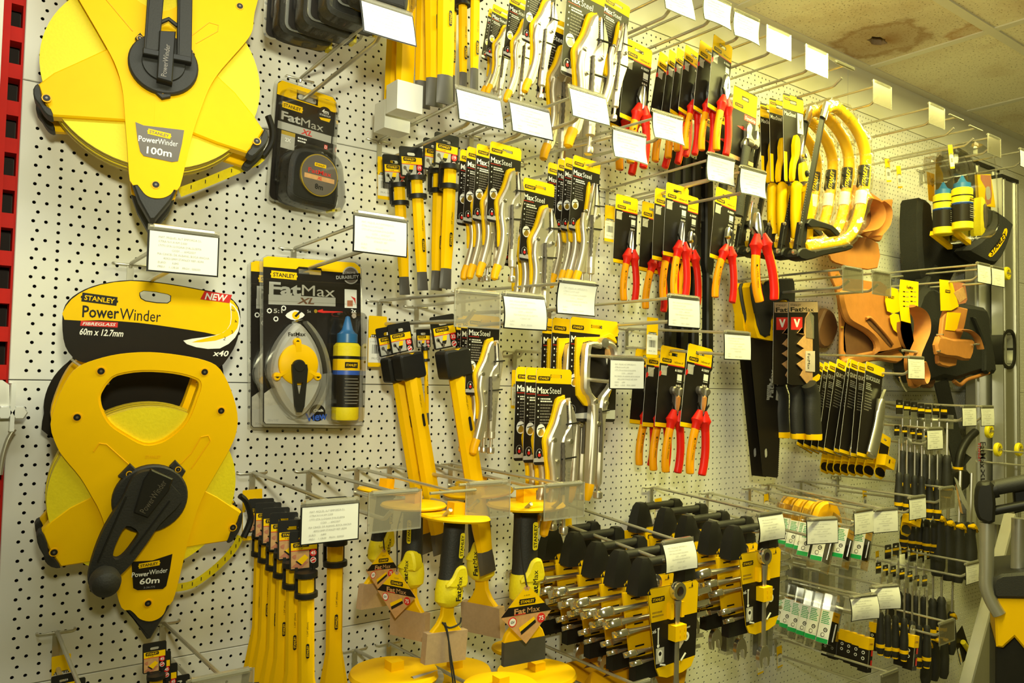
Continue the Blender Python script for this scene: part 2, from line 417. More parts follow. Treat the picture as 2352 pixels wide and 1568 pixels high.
# ---------------------------------------------------------------- hooks and price tickets
HK = {}
HL = .295
def make_hook(key, P, L, label, ztip=0.0, tbar=True, over=True, T=.075):
    x, z = P.x, P.z
    r = thing('display_hook', (x, -.0015, z)); tag(r, label, 'hook', 'zinc wire display hooks on the pegboard')
    b = MB()
    b.tube([(-.0225, .008, .001), (-.0225, -.004, .001), (-.0195, -.0055, 0), (.0195, -.0055, 0), (.0225, -.004, .001), (.0225, .008, .001)], .0017, 'zinc', 8)
    b.box(-.0045, .0045, .003, .0052, -.043, .002, 'zinc'); b.build('bracket', r)
    b = MB()
    pl = L-.03
    b.tube([(0, -.004, -.038), (0, -pl, -.038+ztip), (0, -pl-.006, -.0365+ztip), (0, -pl-.024, -.024+ztip)], .0031, 'zinc', 8); b.build('prong', r)
    if over:
        b = MB(); b.tube([(0, -.0045, -.004), (0, -.006, .0005), (0, -.010, .002), (0, -L, .0015+ztip)], .0027, 'zinc', 8)
        if tbar: b.tube([(-T/2, -L, .0015+ztip), (T/2, -L, .0015+ztip)], .0022, 'zinc', 8)
        b.build('label_arm', r)
    HK[key] = Vector((x, -L, z+ztip)); return r
TXT1 = ["MAT. MIQUEL ALT EMPORDA S.L.", "CTRA N II A KM 2,500", "17771-STA LLOGAIA D'ALGUEMA", "CODI ....: 60423507", "PIA CINCEL DE ALBANIL BOCA ANCHA", "40X210MM STANLEY REF.18294", "EURO:       6,840", "PREU:    1.138,00    PROV.: 000000"]
TXT2 = ["MAT. MIQUEL ALT EMPORDA S.L.", "CTRA N II A KM 2,500", "17771-STA LLOGAIA D'ALGUEMA", "CODI ....: 60423507", "PZA MORDAZA BOCA RECTA", "STANLEY REF.", "EURO:", "PREU:              PROV.: 000000"]
def ticket_geo(kind):
    W, H = .08, .051
    hb = MB()
    hb.tube([(-W*.42, 0, 0), (W*.42, 0, 0)], .0042, 'clear_edge', 8)
    def sheet(mb, x0, x1, z0, z1, off, m, curl, n=8):
        vs = []; fs = []
        for i in range(n+1):
            for j in range(n+1):
                x = x0+(x1-x0)*i/n; z = z0+(z1-z0)*j/n; t = (z+.004)/H
                f = off+curl*(math.sin(math.pi*min(1, -t))*.5+(x/W)**2*2*(-t)-.15*(x/W)*t)
                vs.append((x, -f, z))
        for i in range(n):
            for j in range(n): a = i*(n+1)+j; fs.append((a, a+n+1, a+n+2, a+1))
        mb.add(vs, fs, m)
    curl = {'flat': .0, 'a': .0015, 'b': .008, 'c': -.007, 'empty': 0}[kind]
    if kind == 'empty':
        hb.box(-W/2, W/2, .0012, .0020, -H, .002, 'clear_dull')
        for x in (-W/2, W/2-.0016): hb.box(x, x+.0016, .0020, .0028, -H, .002, 'clear_edge')
        hb.box(-W/2, W/2, .0020, .0028, -H, -H+.002, 'clear_edge')
    else:
        sheet(hb, -W/2, W/2, -H, -.001, .0016, 'black', curl); sheet(hb, -W/2, W/2, -.004, .003, .0020, 'clear_dull', 0, 2)
    pb = None
    if kind != 'empty':
        pb = MB(); sheet(pb, -W/2+.0022, W/2-.0018, -H+.0018, -.0045, .0022, 'paper', curl)
        ink = 'ink' if kind == 'flat' else 'ink_faint'
        tx = TXT1 if kind == 'flat' else TXT2
        k0 = len(pb.v)
        for i, t in enumerate(tx):
            al = 'C' if i in (3, 4, 5) else 'L'
            pb.text(t, 0 if al == 'C' else -.028, -.0105-.0048*i, .0024, .0026, ink, al=al, sx=.98)
        if curl:                                   # let the print follow the bent paper
            for q in range(k0, len(pb.v)):
                x, y, zz = pb.v[q]; t = (zz+.004)/H
                pb.v[q] = (x, y-curl*(math.sin(math.pi*min(1, -t))*.5+(x/W)**2*2*(-t)-.15*(x/W)*t), zz)
    return hb, pb
def mk_ticket(kind):
    def f():
        hb, pb = ticket_geo(kind); r = thing('price_ticket' if pb else 'ticket_holder'); hb.build('clip_holder', r)
        if pb: pb.build('paper_label', r)
        return r
    return f
for k in ('flat', 'a', 'b', 'c', 'empty'): BUILD['tk_'+k] = mk_ticket(k)
def ticket(kind, P, label, off=0, s=1, yaw=0, pitch=0, roll=0):
    o = inst('tk_'+kind); pose(o, Vector((P.x+off, P.y-.002, P.z+.0015)), None, s, yaw, pitch, roll)
    return tag(o, label, 'price ticket' if kind != 'empty' else 'ticket holder', 'price tickets on hook ends' if kind != 'empty' else 'empty clear ticket holders')
# key, base pixel or None, tip pixel, ticket kind, what it carries, ticket pose
HOOKS = [
 ('tape', (690, 182), (885, 20), 'a', 'over the carded 8 m tape measure', dict(pitch=-.25)),
 ('reel60', (300, 608), (422, 533), 'flat', 'holding the header card of the 60 m reel', {}),
 ('chalk', (675, 573), (872, 500), 'a', 'holding the carded chalk line reels', {}),
 ('ch19', (872, 325), (1095, 217), 'a', 'holding the left pair of 19 mm cold chisels', dict(pitch=-.2)),
 ('ch19b', (985, 345), (1212, 246), 'a', 'holding the right pair of 19 mm cold chisels', dict(pitch=-.2)),
 ('ms_a', (1083, 312), (1345, 214), 'a', 'holding the row of four wide-jaw locking pliers', dict(pitch=-.2)),
 ('ms_b', (1190, 373), (1442, 306), 'c', 'holding the locking pliers in the middle of the wall', dict(pitch=-.2)),
 ('ms_c', (1295, 333), (1530, 266), 'c', 'holding the long-nose locking pliers in the middle row', dict(pitch=-.2)),
 ('vde_a', (1395, 436), (1653, 362), 'c', 'holding the left insulated long-nose pliers', dict(pitch=-.1)),
 ('vde_b', (1450, 453), (1727, 392), 'c', 'holding the insulated wire strippers', dict(pitch=-.1)),
 ('ch32', (872, 693), (1095, 674), 'empty', 'holding the left 32 mm chisels', {}),
 ('ch10', (957, 706), (1200, 680), 'b', 'holding the 10 mm chisel', {}),
 ('ms_d', (1065, 672), (1325, 650), 'c', 'holding the locking pliers beside the 32 mm chisel', {}),
 ('clamp', (1262, 712), (1567, 684), 'a', 'holding the C-clamp locking pliers', {}),
 ('ms_e', (1183, 808), (1437, 824), 'flat', 'holding the front row of locking pliers', {}),
 ('endcut', (1440, 757), (1690, 766), 'a', 'holding the insulated end cutters', {}),
 ('ch45', (580, 1087), (757, 1154), 'flat', 'holding the row of 45 mm chisels', {}),
 ('bol_a', (710, 1082), (905, 1132), 'empty', 'holding the leftmost hand-guard bolster', {}),
 ('bol_b', (820, 1077), (1040, 1131), None, 'holding the bolster with the crossed cord', {}),
 ('bol_c', (895, 1072), (1103, 1112), 'empty', 'holding the bolster behind the crossed cord', dict(off=.012)),
 ('bol_d', (990, 1068), (1225, 1120), None, 'holding the bolster with the diamond tag', {}),
 ('bol_e', (1035, 1065), (1293, 1114), 'empty', 'behind the bolster with the diamond tag', {}),
 ('wr_a', (1290, 1157), (1553, 1242), 'b', 'carrying the near row of wrench sets', dict(pitch=-.1)),
 ('wr_b', (1497, 1120), (1765, 1180), 'b', 'carrying the far row of wrench sets', {}),
 ('bl_a', (1625, 1133), (1885, 1192), 'a', 'carrying the upper row of saw blade packs', dict(yaw=-.3)),
 ('bl_b', (1722, 1122), (1980, 1172), 'a', 'carrying the yellow tape blisters', {}),
 ('bl_c', (1765, 1113), (2030, 1170), 'a', 'right of the yellow tape blisters', dict(yaw=-.2)),
 ('bl_d', (1840, 1105), (2103, 1142), 'a', 'carrying the yellow knife card low on the wall', {}),
 ('bl_e', (1925, 1093), (2172, 1121), 'empty', 'over the dark screwdrivers', {}),
 ('qs', (1850, 815), (2100, 822), 'a', 'holding the black utility knife cards', {}),
 ('sd_a', (1985, 922), (2222, 934), 'a', 'over the upper screwdriver cards', {}),
 ('sd_b', (2030, 926), (2264, 935), 'a', 'right of the upper screwdriver cards', {}),
 ('sd_c', (1900, 966), (2143, 985), 'a', 'in front of the upper screwdriver cards', {}),
 ('lo_a', None, (1980, 1368), 'b', 'over the lower row of saw blade packs', dict(yaw=-.25)),
 ('lo_b', None, (2028, 1346), 'b', 'behind the lower row of saw blade packs', dict(yaw=-.35)),
 ('lo_c', None, (2230, 1293), 'a', 'over the lower screwdriver cards', {}),
 ('lo_d', None, (2171, 1428), 'empty', 'over the yellow topped drill bit packs', {}),
 ('lo_e', None, (2040, 1545), 'empty', 'at the bottom edge below the drill bit packs', {}),
 ('bot_a', (130, 1452), (186, 1590), None, 'in the bottom left corner of the pegboard', {}),
 ('bot_b', (375, 1432), (505, 1552), 'empty', 'below the point of the 60 m reel', {}),
 ('bot_c', (815, 1493), (985, 1585), None, 'lowest, left of the yellow hand guards', {}),
 ('bot_d', (893, 1478), (1080, 1575), None, 'lowest, above the yellow hand guards', {}),
 ('bot_e', None, (1455, 1572), 'empty', 'lowest, under the near wrench sets', {}),
 ('top_a', None, (1550, -20), 'a', 'at the top edge left of the snips', dict(pitch=-.2)),
 ('top_b', None, (1645, 0), 'c', 'at the top, over the insulated combination pliers', dict(pitch=-.1)),
 ('top_c', None, (1712, 38), 'c', 'at the top, right of the insulated combination pliers', dict(pitch=-.1)),
 ('top_d', None, (1785, 74), 'empty', 'at the top, over the wide adjustable wrench', {}),
 ('top_e', None, (1872, 117), 'empty', 'at the top, over the aviation snips', {}),
 ('top_f', None, (1938, 152), 'empty', 'at the top, flipped up under the ceiling', dict(pitch=2.3)),
 ('top_g', None, (2023, 196), 'empty', 'at the top, over the nearest hacksaws', {}),
 ('top_h', None, (2148, 246), 'empty', 'at the top, right of the hacksaws', {}),
 ('top_i', None, (2195, 271), None, 'at the top with a bare label bar', {}),
 ('top_j', None, (2240, 296), None, 'at the top with a bare label bar beside the ceiling', {}),
 ('top_k', None, (2280, 316), 'empty', 'at the top, over the chalk bottle blisters', {}),
 ('top_l', None, (2352, 348), 'a', 'at the right edge, over the knee pads', {}),
 ('rt_a', None, (2256, 608), 'a', 'over the leather hammer holder', {}),
 ('rt_b', None, (2288, 616), 'a', 'over the black tool pouches', {}),
 ('rt_c', None, (1955, 618), 'empty', 'over the carded jab saws', {}),
 ('rt_d', None, (2021, 628), 'empty', 'over the big leather pouch', {}),
]
for key, base, tip, tk, what, kw in HOOKS:
    if base: P = un(*base, .006)
    else: P = un(*tip, HL)
    T = onx(*tip, P.x) if base else P
    L = min(max(-T.y, .2), .36) if base else HL
    make_hook(key, P, L, 'zinc wire display hook ' + what, ztip=(T.z-P.z)*min(1, L/max(.01, -T.y)) if base and abs(T.z-P.z) < .03 else 0)
    if tk: ticket(tk, HK[key], ('white price ticket on the hook ' if tk != 'empty' else 'empty clear ticket holder on the hook ')+what, **kw)
# ---------------------------------------------------------------- frames for one-off things: photo outlines laid on the thing's own plane, then given thickness
class Frame:
    def __init__(s, px, py, d, yaw=0, pitch=0, roll=0):
        s.O = un(px, py, d); s.R = (Matrix.Rotation(roll, 3, 'Y') @ Matrix.Rotation(yaw, 3, 'Z') @ Matrix.Rotation(pitch, 3, 'X'))
        s.ex = s.R @ Vector((1, 0, 0)); s.ef = s.R @ Vector((0, -1, 0)); s.ez = s.R @ Vector((0, 0, 1))
    def p(s, px, py, f=0):
        v = fw + rt*((px-1176)/FPX) - up*((py-784)/FPX)
        O = s.O+s.ef*f; t = (O-CP).dot(s.ef)/v.dot(s.ef); q = CP+v*t-s.O
        return (q.dot(s.ex), q.dot(s.ez))
    def P(s, pts, f=0): return [s.p(x, y, f) for x, y in pts]
    def text(s, mb, t, px, py, hpx, f, m, deg=0, w=None, **kw):
        a = math.radians(deg); c = s.p(px, py, f); e = s.p(px+20*math.cos(a), py+20*math.sin(a), f); g = s.p(px-20*math.sin(a), py+20*math.cos(a), f)
        r = math.atan2(e[1]-c[1], e[0]-c[0]); kx = math.hypot(e[0]-c[0], e[1]-c[1])/20; kz = math.hypot(g[0]-c[0], g[1]-c[1])/20
        mb.text(t, c[0], c[1], hpx*kz, f, m, rot=r, w=(w*kx if w else None), **kw)
    def empty(s, name): o = thing(name); o.location = s.O; o.rotation_euler = s.R.to_euler(); return o
def badge(mb, x, z, w, f, bg='black', fg='yellow_card', h=None, rot=0):
    h = h or w*.27
    pts = [(-.5, -.5), (-.5, -.12), (-.53, -.12), (-.53, .12), (-.5, .12), (-.5, .5), (.5, .5), (.5, .12), (.53, .12), (.53, -.12), (.5, -.12), (.5, -.5)]
    pts = [(x+a*w*.98*math.cos(rot)-b_*h*math.sin(rot), z+a*w*.98*math.sin(rot)+b_*h*math.cos(rot)) for a, b_ in pts]
    mb.decal(pts, f, bg); mb.text('STANLEY', x, z, h*.55, f+.00015, fg, bold=.02, w=w*.84, rot=rot)
def lines(mb, x, z, w, n, dz, h, f, m, seed=0, dots=None):       # small print too fine to read
    r = random.Random(seed)
    for i in range(n):
        ww = w*r.uniform(.6, 1)
        x2 = x
        while x2 < x+ww:
            l = r.uniform(.06, .2)*w; mb.rect(x2, z-i*dz-h, min(x2+l, x+w), z-i*dz, f, m); x2 += l+w*.03
        if dots: mb.decal(circ(x-h*2, z-i*dz-h/2, h*.7, 6), f, dots)
def screw(mb, c, f, r=.0042):
    mb.poly(circ(c[0], c[1], r*1.35, 12), f-.001, f+.0002, 'yellow_deep'); mb.poly(circ(c[0], c[1], r, 12), f-.001, f+.0006, 'black'); mb.poly(circ(c[0], c[1], r*.4, 6), f, f+.001, 'dark_steel')
def reel(F, o, outline, hole, wl, wr, padl, padr, tipp, disc, hub, crank, screws, label_px, texts, back, thick):
    # back shell, tape roll, front shell, wings, pads, crank
    T = thick; sh = back
    mv = lambda pts: [(x+sh[0], z+sh[1]) for x, z in pts]
    ol = smooth(F.P(outline), 3); hl = smooth(F.P(hole), 3)
    c = F.p(*disc[:2]); R = disc[2]
    b = MB(); b.poly(circ(c[0], c[1], R, 72), -T+.008, -.010, 'tape_yellow', 'tape_edge', bev=.001)
    for k in range(4): b.poly(circ(c[0], c[1], R+.0006*(k % 2+1), 72), -T+.012+k*.009, -T+.016+k*.009, 'tape_yellow', 'tape_edge')
    b.build('tape_roll', o)
    b = MB(); b.poly(ol, -T-.006, -T+.006, 'yellow', bev=.002, holes=()); b.poly(F.P(wl), -T-.004, -T+.004, 'yellow'); b.poly(F.P(wr), -T-.004, -T+.004, 'yellow')
    b.build('back_shell', o) if not hole else None
    if hole:
        b = MB(); b.poly(ol, -T-.006, -T+.006, 'yellow', holes=[hl]); b.poly(F.P(wl), -T-.004, -T+.004, 'yellow', bev=.001); b.poly(F.P(wr), -T-.004, -T+.004, 'yellow', bev=.001); b.build('back_shell', o)
    b = MB(); b.poly(ol, -.010, .002, 'yellow', holes=[hl])
    oi = inset(ol, .003); hi = inset(hl if sarea(hl) < 0 else hl[::-1], .003)
    b.poly(oi, .002, .0045, 'yellow', holes=[hi], back=False)
    # chamfers joining the two levels
    for A, B in ((ol, oi), ):
        if sarea(A) < 0: A, B = A[::-1], B[::-1]
        n = len(A); b.add([(x, -.002, z) for x, z in A]+[(x, -.0045, z) for x, z in B], [(i, (i+1) % n, n+(i+1) % n, n+i) for i in range(n)], 'yellow')
    for s_ in screws: screw(b, F.p(*s_, f=.005), .005)
    b.build('front_shell', o)
    for pts, nm in ((wl, 'wing'), (wr, 'wing')):
        b = MB(); b.poly(smooth(F.P(pts), 1), -T*.30, -.001, 'yellow', bev=.002)
        b.build(nm, o)
    for pts in padl+padr:
        b = MB(); b.poly(smooth(F.P(pts), 2), -.014, .0012, 'rubber', bev=.0015); b.poly(smooth(F.P(pts), 2), -T-.003, -T+.010, 'rubber', bev=.0015); b.build('corner_pad', o)
    b = MB(); b.poly(F.P(tipp), -.012, .0035, 'rubber', bev=.002); b.poly(F.P(tipp), -T-.004, -T+.008, 'rubber', bev=.002)
    b.build('point', o)
    hc = F.p(*hub[:2], f=.01); b = MB(); b.lathe([(hub[2], .002), (hub[2], .010), (hub[2]-.002, .012), (hub[2]*.62, .012), (hub[2]*.60, .0145), (.001, .0145)], (hc[0], 0, hc[1]), 'rubber', 40, 'f')
    for ps in hub[3]: b.poly(smooth(F.P(ps, .01), 1), .002, .010, 'rubber', bev=.001); q = F.P(ps, .0105); screw(b, (sum(a for a, _ in q)/len(q), sum(z for _, z in q)/len(q)), .0102, .003)
    h = b.build('hub', o)
    crank(F, o)
    b = MB(); b2 = MB(); texts(F, b, b2); b.build('name_label', o); b2.build('raised_ribs', o)
# the 60 m reel
F = Frame(350, 1150, .105, yaw=-.06, pitch=.22)
o = F.empty('tape_reel'); tag(o, 'yellow 60 m winding tape reel with black crank handle hanging low on the left', 'tape reel')
OUT60 = [(122, 972), (138, 915), (160, 870), (182, 846), (220, 830), (276, 817), (344, 813), (413, 820), (470, 832), (500, 850), (524, 896), (538, 948), (536, 989), (521, 1027), (492, 1078), (465, 1125), (446, 1170), (434, 1210), (420, 1261), (406, 1320), (391, 1374), (378, 1385), (370, 1404), (358, 1414), (342, 1418), (324, 1413), (312, 1401), (300, 1392), (283, 1388), (269, 1338), (258, 1270), (245, 1202), (232, 1165), (217, 1137), (189, 1090), (154, 1048), (136, 1020)]
HOLE60 = [(248, 879), (269, 862), (327, 853), (396, 857), (444, 869), (456, 882), (448, 910), (427, 962), (396, 993), (365, 1011), (331, 1015), (293, 996), (255, 970), (236, 937), (231, 910), (238, 893)]
def crank60(F, o):
    b = MB(); C = [(304, 1098), (280, 1146), (241, 1209), (217, 1265), (203, 1318), (205, 1345), (227, 1362), (254, 1354), (268, 1328), (301, 1294), (336, 1247), (367, 1202), (416, 1150), (400, 1120), (360, 1085), (330, 1082)]
    H = [(318, 1222), (290, 1206), (268, 1242), (259, 1272), (265, 1283), (280, 1278), (302, 1252)]
    b.poly(smooth(F.P(C, .02), 3), .012, .022, 'rubber', holes=[smooth(F.P(H, .02), 3)])
    b.poly(smooth(F.P([(330, 1105), (348, 1078), (398, 1100), (388, 1128), (340, 1190), (308, 1178)], .026), 1), .020, .026, 'black', bev=.0015)
    F.text(b, 'PowerWinder', 352, 1140, 15, .0263, 'dark_steel', deg=-55, w=88)
    for q in (((290, 1140), (225, 1290)), ((390, 1150), (300, 1270))): b.tube([(F.p(*a, f=.022)[0], -.022, F.p(*a, f=.022)[1]) for a in q], .0012, 'black', 6)
    k = b.build('crank', o)
    b = MB(); c = F.p(240, 1330, .035); b.lathe([(.010, .018), (.0135, .024), (.0175, .034), (.0185, .044), (.016, .053), (.009, .058), (.001, .059)], (c[0], 0, c[1]), 'rubber', 28, 'f'); b.build('knob', k)
def text60(F, b, b2):
    b.poly(smooth(F.P([(302, 1290), (350, 1287), (396, 1272), (390, 1310), (382, 1345), (374, 1352), (316, 1355), (306, 1350)], .005), 1), .0042, .0052, 'card_black')
    c = F.p(343, 1296, .0055); badge(b, c[0], c[1], .026, .0054, 'yellow_card', 'black', rot=.08)
    F.text(b, 'Power', 323, 1318, 11, .0054, 'white', deg=-5, w=40, bold=.015); F.text(b, 'Winder', 364, 1311, 11, .0054, 'white', deg=-8, w=42)
    F.text(b, '60m', 344, 1333, 13, .0054, 'white', deg=-5, w=46, bold=.02); F.text(b, '2-34-775', 343, 1348, 4, .0054, 'ink', deg=-5, w=26)
    F.text(b2, 'STANLEY', 352, 1049, 7, .0047, 'yellow_deep', w=36, bold=.02)
    for q in ([(215, 1037), (228, 1018), (244, 1020), (302, 1072)], [(415, 1065), (440, 1040), (462, 1003), (478, 1000), (483, 1012), (440, 1075)]): b2.tube([(F.p(x, y, .0045)[0], -.0045, F.p(x, y, .0045)[1]) for x, y in q], .0008, 'yellow_deep', 6)
WL60 = [(217, 1137), (160, 1165), (116, 1198), (96, 1222), (112, 1262), (139, 1303), (203, 1293), (262, 1285), (250, 1200)]
WR60 = [(460, 1120), (500, 1140), (556, 1177), (540, 1215), (524, 1244), (470, 1252), (418, 1261), (430, 1200)]
PADL60 = [[(96, 1220), (84, 1233), (90, 1258), (100, 1275), (104, 1290), (118, 1302), (139, 1304), (128, 1285), (112, 1272), (110, 1255), (106, 1240)]]
PADR60 = [[(557, 1176), (548, 1186), (546, 1200), (532, 1216), (526, 1232), (522, 1246), (533, 1243), (548, 1222), (556, 1200)]]
reel(F, o, OUT60, HOLE60, WL60, WR60, PADL60, PADR60, [(280, 1383), (286, 1391), (302, 1395), (312, 1408), (326, 1418), (342, 1421), (360, 1416), (372, 1406), (380, 1388), (391, 1378), (388, 1392), (345, 1464), (337, 1466)], (337, 1130, .113), (346, 1146, .046, [[(272, 1095), (300, 1066), (320, 1085), (296, 1108)], [(390, 1072), (404, 1058), (427, 1082), (416, 1100)]]), crank60, [(177, 958), (508, 943), (232, 852), (470, 854), (124, 1268), (535, 1211), (340, 1385)], [(302, 1290), (300, 1300), (305, 1310)], text60, (0, 0), .045)
# the 100 m reel, its handle above the photo
F = Frame(376, 147, .115, yaw=-.2, pitch=-.17)
o = F.empty('tape_reel'); tag(o, 'larger yellow 100 m tape reel at the top left, its crank folded upwards', 'tape reel')
OUT100 = [(96, -180), (120, -300), (220, -365), (400, -370), (540, -310), (600, -180), (600, -60), (579, 30), (574, 70), (560, 95), (525, 135), (496, 169), (474, 205), (457, 248), (439, 300), (425, 355), (408, 427), (396, 432), (388, 444), (372, 452), (352, 452), (338, 446), (328, 434), (318, 422), (304, 416), (299, 350), (293, 276), (288, 215), (274, 160), (248, 107), (186, 0), (128, -100)]
HOLE100 = [(180, -200), (300, -280), (450, -265), (520, -190), (500, -90), (440, -20), (400, 20), (360, 25), (300, -10), (215, -110)]
def crank100(F, o):
    b = MB()
    for l in ([(330, 118), (366, 118), (376, 0), (392, -120), (398, -160), (352, -160), (346, -100), (338, 0)], [(406, 138), (440, 138), (442, 0), (432, -100), (428, -160), (398, -160), (398, -120), (408, 0)]):
        b.poly(F.P(l, .02), .012, .022, 'rubber', bev=.001); q = F.P(l, .023); b.tube([(q[0][0]+.003, -.0222, q[0][1]+.004), (q[7][0]+.003, -.0222, q[7][1]), (q[6][0]+.003, -.0222, q[6][1])], .0007, 'black', 5)
    b.poly(F.P([(328, 110), (440, 132), (440, 145), (328, 124)], .022), .014, .024, 'black', bev=.001)
    b.poly(F.P([(366, 70), (404, 72), (396, 190), (360, 180)], .024), .012, .025, 'black', bev=.0015); F.text(b, 'PowerWinder', 380, 138, 13, .0253, 'dark_steel', deg=-83, w=74)
    b.tube([(F.p(368, 48, .02)[0], -.016, F.p(368, 48, .02)[1]), (F.p(388, 40, .02)[0], -.016, F.p(388, 40, .02)[1]), (F.p(408, 56, .02)[0], -.016, F.p(408, 56, .02)[1])], .003, 'rubber', 8)
    k = b.build('crank', o); b = MB(); c = F.p(390, -190, .035); b.lathe([(.010, .018), (.0175, .034), (.0185, .044), (.009, .058), (.001, .059)], (c[0], 0, c[1]), 'rubber', 24, 'f'); b.build('knob', k)
def text100(F, b, b2):
    b.poly(smooth(F.P([(311, 280), (330, 288), (423, 299), (418, 330), (409, 370), (395, 372), (330, 358), (322, 348), (316, 320)], .005), 1), .0042, .0052, 'card_grey')
    c = F.p(366, 307, .0055); badge(b, c[0], c[1], .028, .0054, 'yellow_card', 'card_grey', rot=-.12)
    F.text(b, 'Power', 341, 320, 13, .0054, 'white', deg=8, w=46, bold=.015); F.text(b, 'Winder', 386, 327, 13, .0054, 'white', deg=8, w=46); F.text(b, '100m', 366, 348, 16, .0054, 'white', deg=9, w=58, bold=.02)
    b2.poly(F.P([(355, 225), (393, 226), (385, 295), (353, 288)], .005), .0040, .0046, 'yellow', bev=.0004)
    b2.tube([(F.p(x, y, .0045)[0], -.0045, F.p(x, y, .0045)[1]) for x, y in ((440, 82), (480, 52), (502, 58), (500, 72), (450, 100))], .0008, 'yellow_deep', 6)
    b2.tube([(F.p(x, y, .0045)[0], -.0045, F.p(x, y, .0045)[1]) for x, y in ((232, -15), (305, 72))], .0008, 'yellow_deep', 6)
    c0 = F.p(106, 273)
WL100 = [(250, 108), (180, 140), (124, 165), (86, 193), (96, 222), (120, 265), (200, 270), (293, 276), (286, 200)]
WR100 = [(496, 169), (540, 210), (582, 262), (606, 298), (590, 325), (568, 350), (500, 328), (437, 303), (455, 240)]
reel(F, o, OUT100, HOLE100, WL100, WR100, [[(87, 192), (76, 205), (79, 226), (90, 240), (99, 255), (110, 266), (122, 268), (117, 250), (104, 242), (97, 225), (94, 208)]], [[(607, 296), (617, 312), (612, 330), (596, 346), (580, 360), (566, 352), (576, 340), (580, 330), (596, 322)]], [(303, 418), (318, 424), (328, 438), (340, 450), (356, 456), (374, 454), (388, 448), (396, 435), (406, 430), (392, 462), (356, 505), (344, 506), (318, 460)], (358, 162, .133), (376, 147, .043, [[(355, 210), (358, 190), (394, 196), (392, 222), (372, 226)], [(310, 86), (322, 74), (336, 92), (318, 98)], [(436, 104), (448, 124), (438, 132), (428, 112)]]), crank100, [(107, 225), (590, 324), (358, 424), (551, 14)], [], text100, (0, 0), .05)
# loose ends of tape with their black end clips
def tape_end(name, label, pts, clip, d):
    F = Frame(pts[0][0], pts[0][1], d); o = F.empty(name); tag(o, label, 'tape end'); b = MB()
    q = smooth(pts, 4, closed=False); w0 = [F.p(x, y) for x, y in q]
    n = len(w0); vs = []; fs = []
    for i, (x, z) in enumerate(w0):
        a = w0[max(0, i-1)]; c = w0[min(n-1, i+1)]; t = Vector((c[0]-a[0], c[1]-a[1])).normalized(); m = Vector((-t.y, t.x))*.0062
        vs += [(x-m.x, .002, z-m.y), (x+m.x, -.003, z+m.y)]
    fs = [(2*i, 2*i+2, 2*i+3, 2*i+1) for i in range(n-1)]
    b.add(vs, fs, 'tape_yellow')
    for i in range(2, n-1, 2):
        x, z = w0[i]; b.add([(x-.0006, -.0034, z-.001), (x+.0006, -.0034, z-.001), (x+.0006, -.0034, z+.004), (x-.0006, -.0034, z+.004)], [(0, 1, 2, 3)], 'black')
    b.build('tape_strip', o); b = MB()
    k = smooth(clip, 3, closed=False); b.tube([(F.p(x, y)[0], -.006, F.p(x, y)[1]) for x, y in k], .0042, 'black', 8, rf=.007); b.build('end_clip', o); return o
tape_end('tape_end', 'loose yellow end of the 100 m tape looping under its reel', [(412, 442), (470, 420), (530, 395), (585, 372), (603, 358)], [(612, 268), (622, 300), (620, 330), (608, 352), (600, 362)], .08)
tape_end('tape_end', 'loose yellow end of the 60 m tape curving to its black clip', [(398, 1350), (440, 1342), (480, 1316), (515, 1285), (540, 1255), (552, 1230)], [(548, 1137), (562, 1150), (572, 1180), (570, 1200), (556, 1232)], .07)
# header card of the 60 m reel
F = Frame(350, 740, .125, pitch=.1)
o = F.empty('header_card'); tag(o, 'yellow and black header card marked 60m tied to the lower reel', 'header card')
CARD = [(143, 740), (150, 700), (180, 672), (230, 652), (300, 643), (380, 650), (460, 664), (520, 678), (548, 705), (552, 740), (545, 780), (530, 812), (500, 845), (440, 840), (345, 815), (276, 817), (220, 832), (178, 828), (150, 795)]
b = MB(); ol = smooth(F.P(CARD), 3)
b.poly(ol, -.0006, 0, 'card_black', 'white', holes=[smooth(F.P([(322, 678), (330, 668), (385, 676), (391, 684), (384, 695), (335, 690)]), 2)])
YO = smooth(F.P([(148, 734), (152, 702), (182, 674), (231, 654), (300, 645), (380, 652), (460, 666), (519, 680), (546, 706), (546, 740), (530, 766), (505, 770), (470, 763), (400, 752), (318, 741), (230, 735)], .0002), 2)
b.poly(YO, 0, .0002, 'yellow_card', holes=[smooth(F.P([(320, 679), (329, 667), (386, 675), (393, 684), (385, 697), (334, 692)], .0002), 2)], back=False)
c = F.p(229, 687, .0004); badge(b, c[0], c[1], .041, .0004, 'black', 'yellow_card', rot=-.07)
F.text(b, 'Power', 232, 716, 27, .0004, 'black', deg=3, w=84, bold=.016); F.text(b, 'Winder', 323, 723, 27, .0004, 'black', deg=4, w=94)
b.decal(F.P([(186, 736), (271, 740), (270, 752), (184, 748)], .0003), .0003, 'red_print'); F.text(b, 'FIBREGLASS', 228, 744, 7, .0005, 'white', deg=2, w=76, bold=.015, shear=.25)
F.text(b, '60m x 12.7mm', 234, 763, 15, .0004, 'white', deg=3, w=100, bold=.02, shear=.25)
b.decal(F.P([(470, 668), (533, 677), (527, 696), (460, 687)], .0004), .0004, 'red_print'); F.text(b, 'NEW', 497, 682, 15, .0006, 'white', deg=6, w=52, bold=.025, shear=.2)
b.decal(smooth(F.P([(528, 694), (548, 715), (551, 745), (540, 775), (505, 800), (450, 797), (421, 782), (470, 774), (510, 765), (528, 745), (530, 715)], .0003), 2), .0003, 'white'); b.decal(smooth(F.P([(532, 700), (546, 718), (548, 742), (536, 765), (495, 782), (440, 786), (478, 775), (512, 764), (530, 744), (532, 718)], .0004), 2), .0004, 'yellow_card')
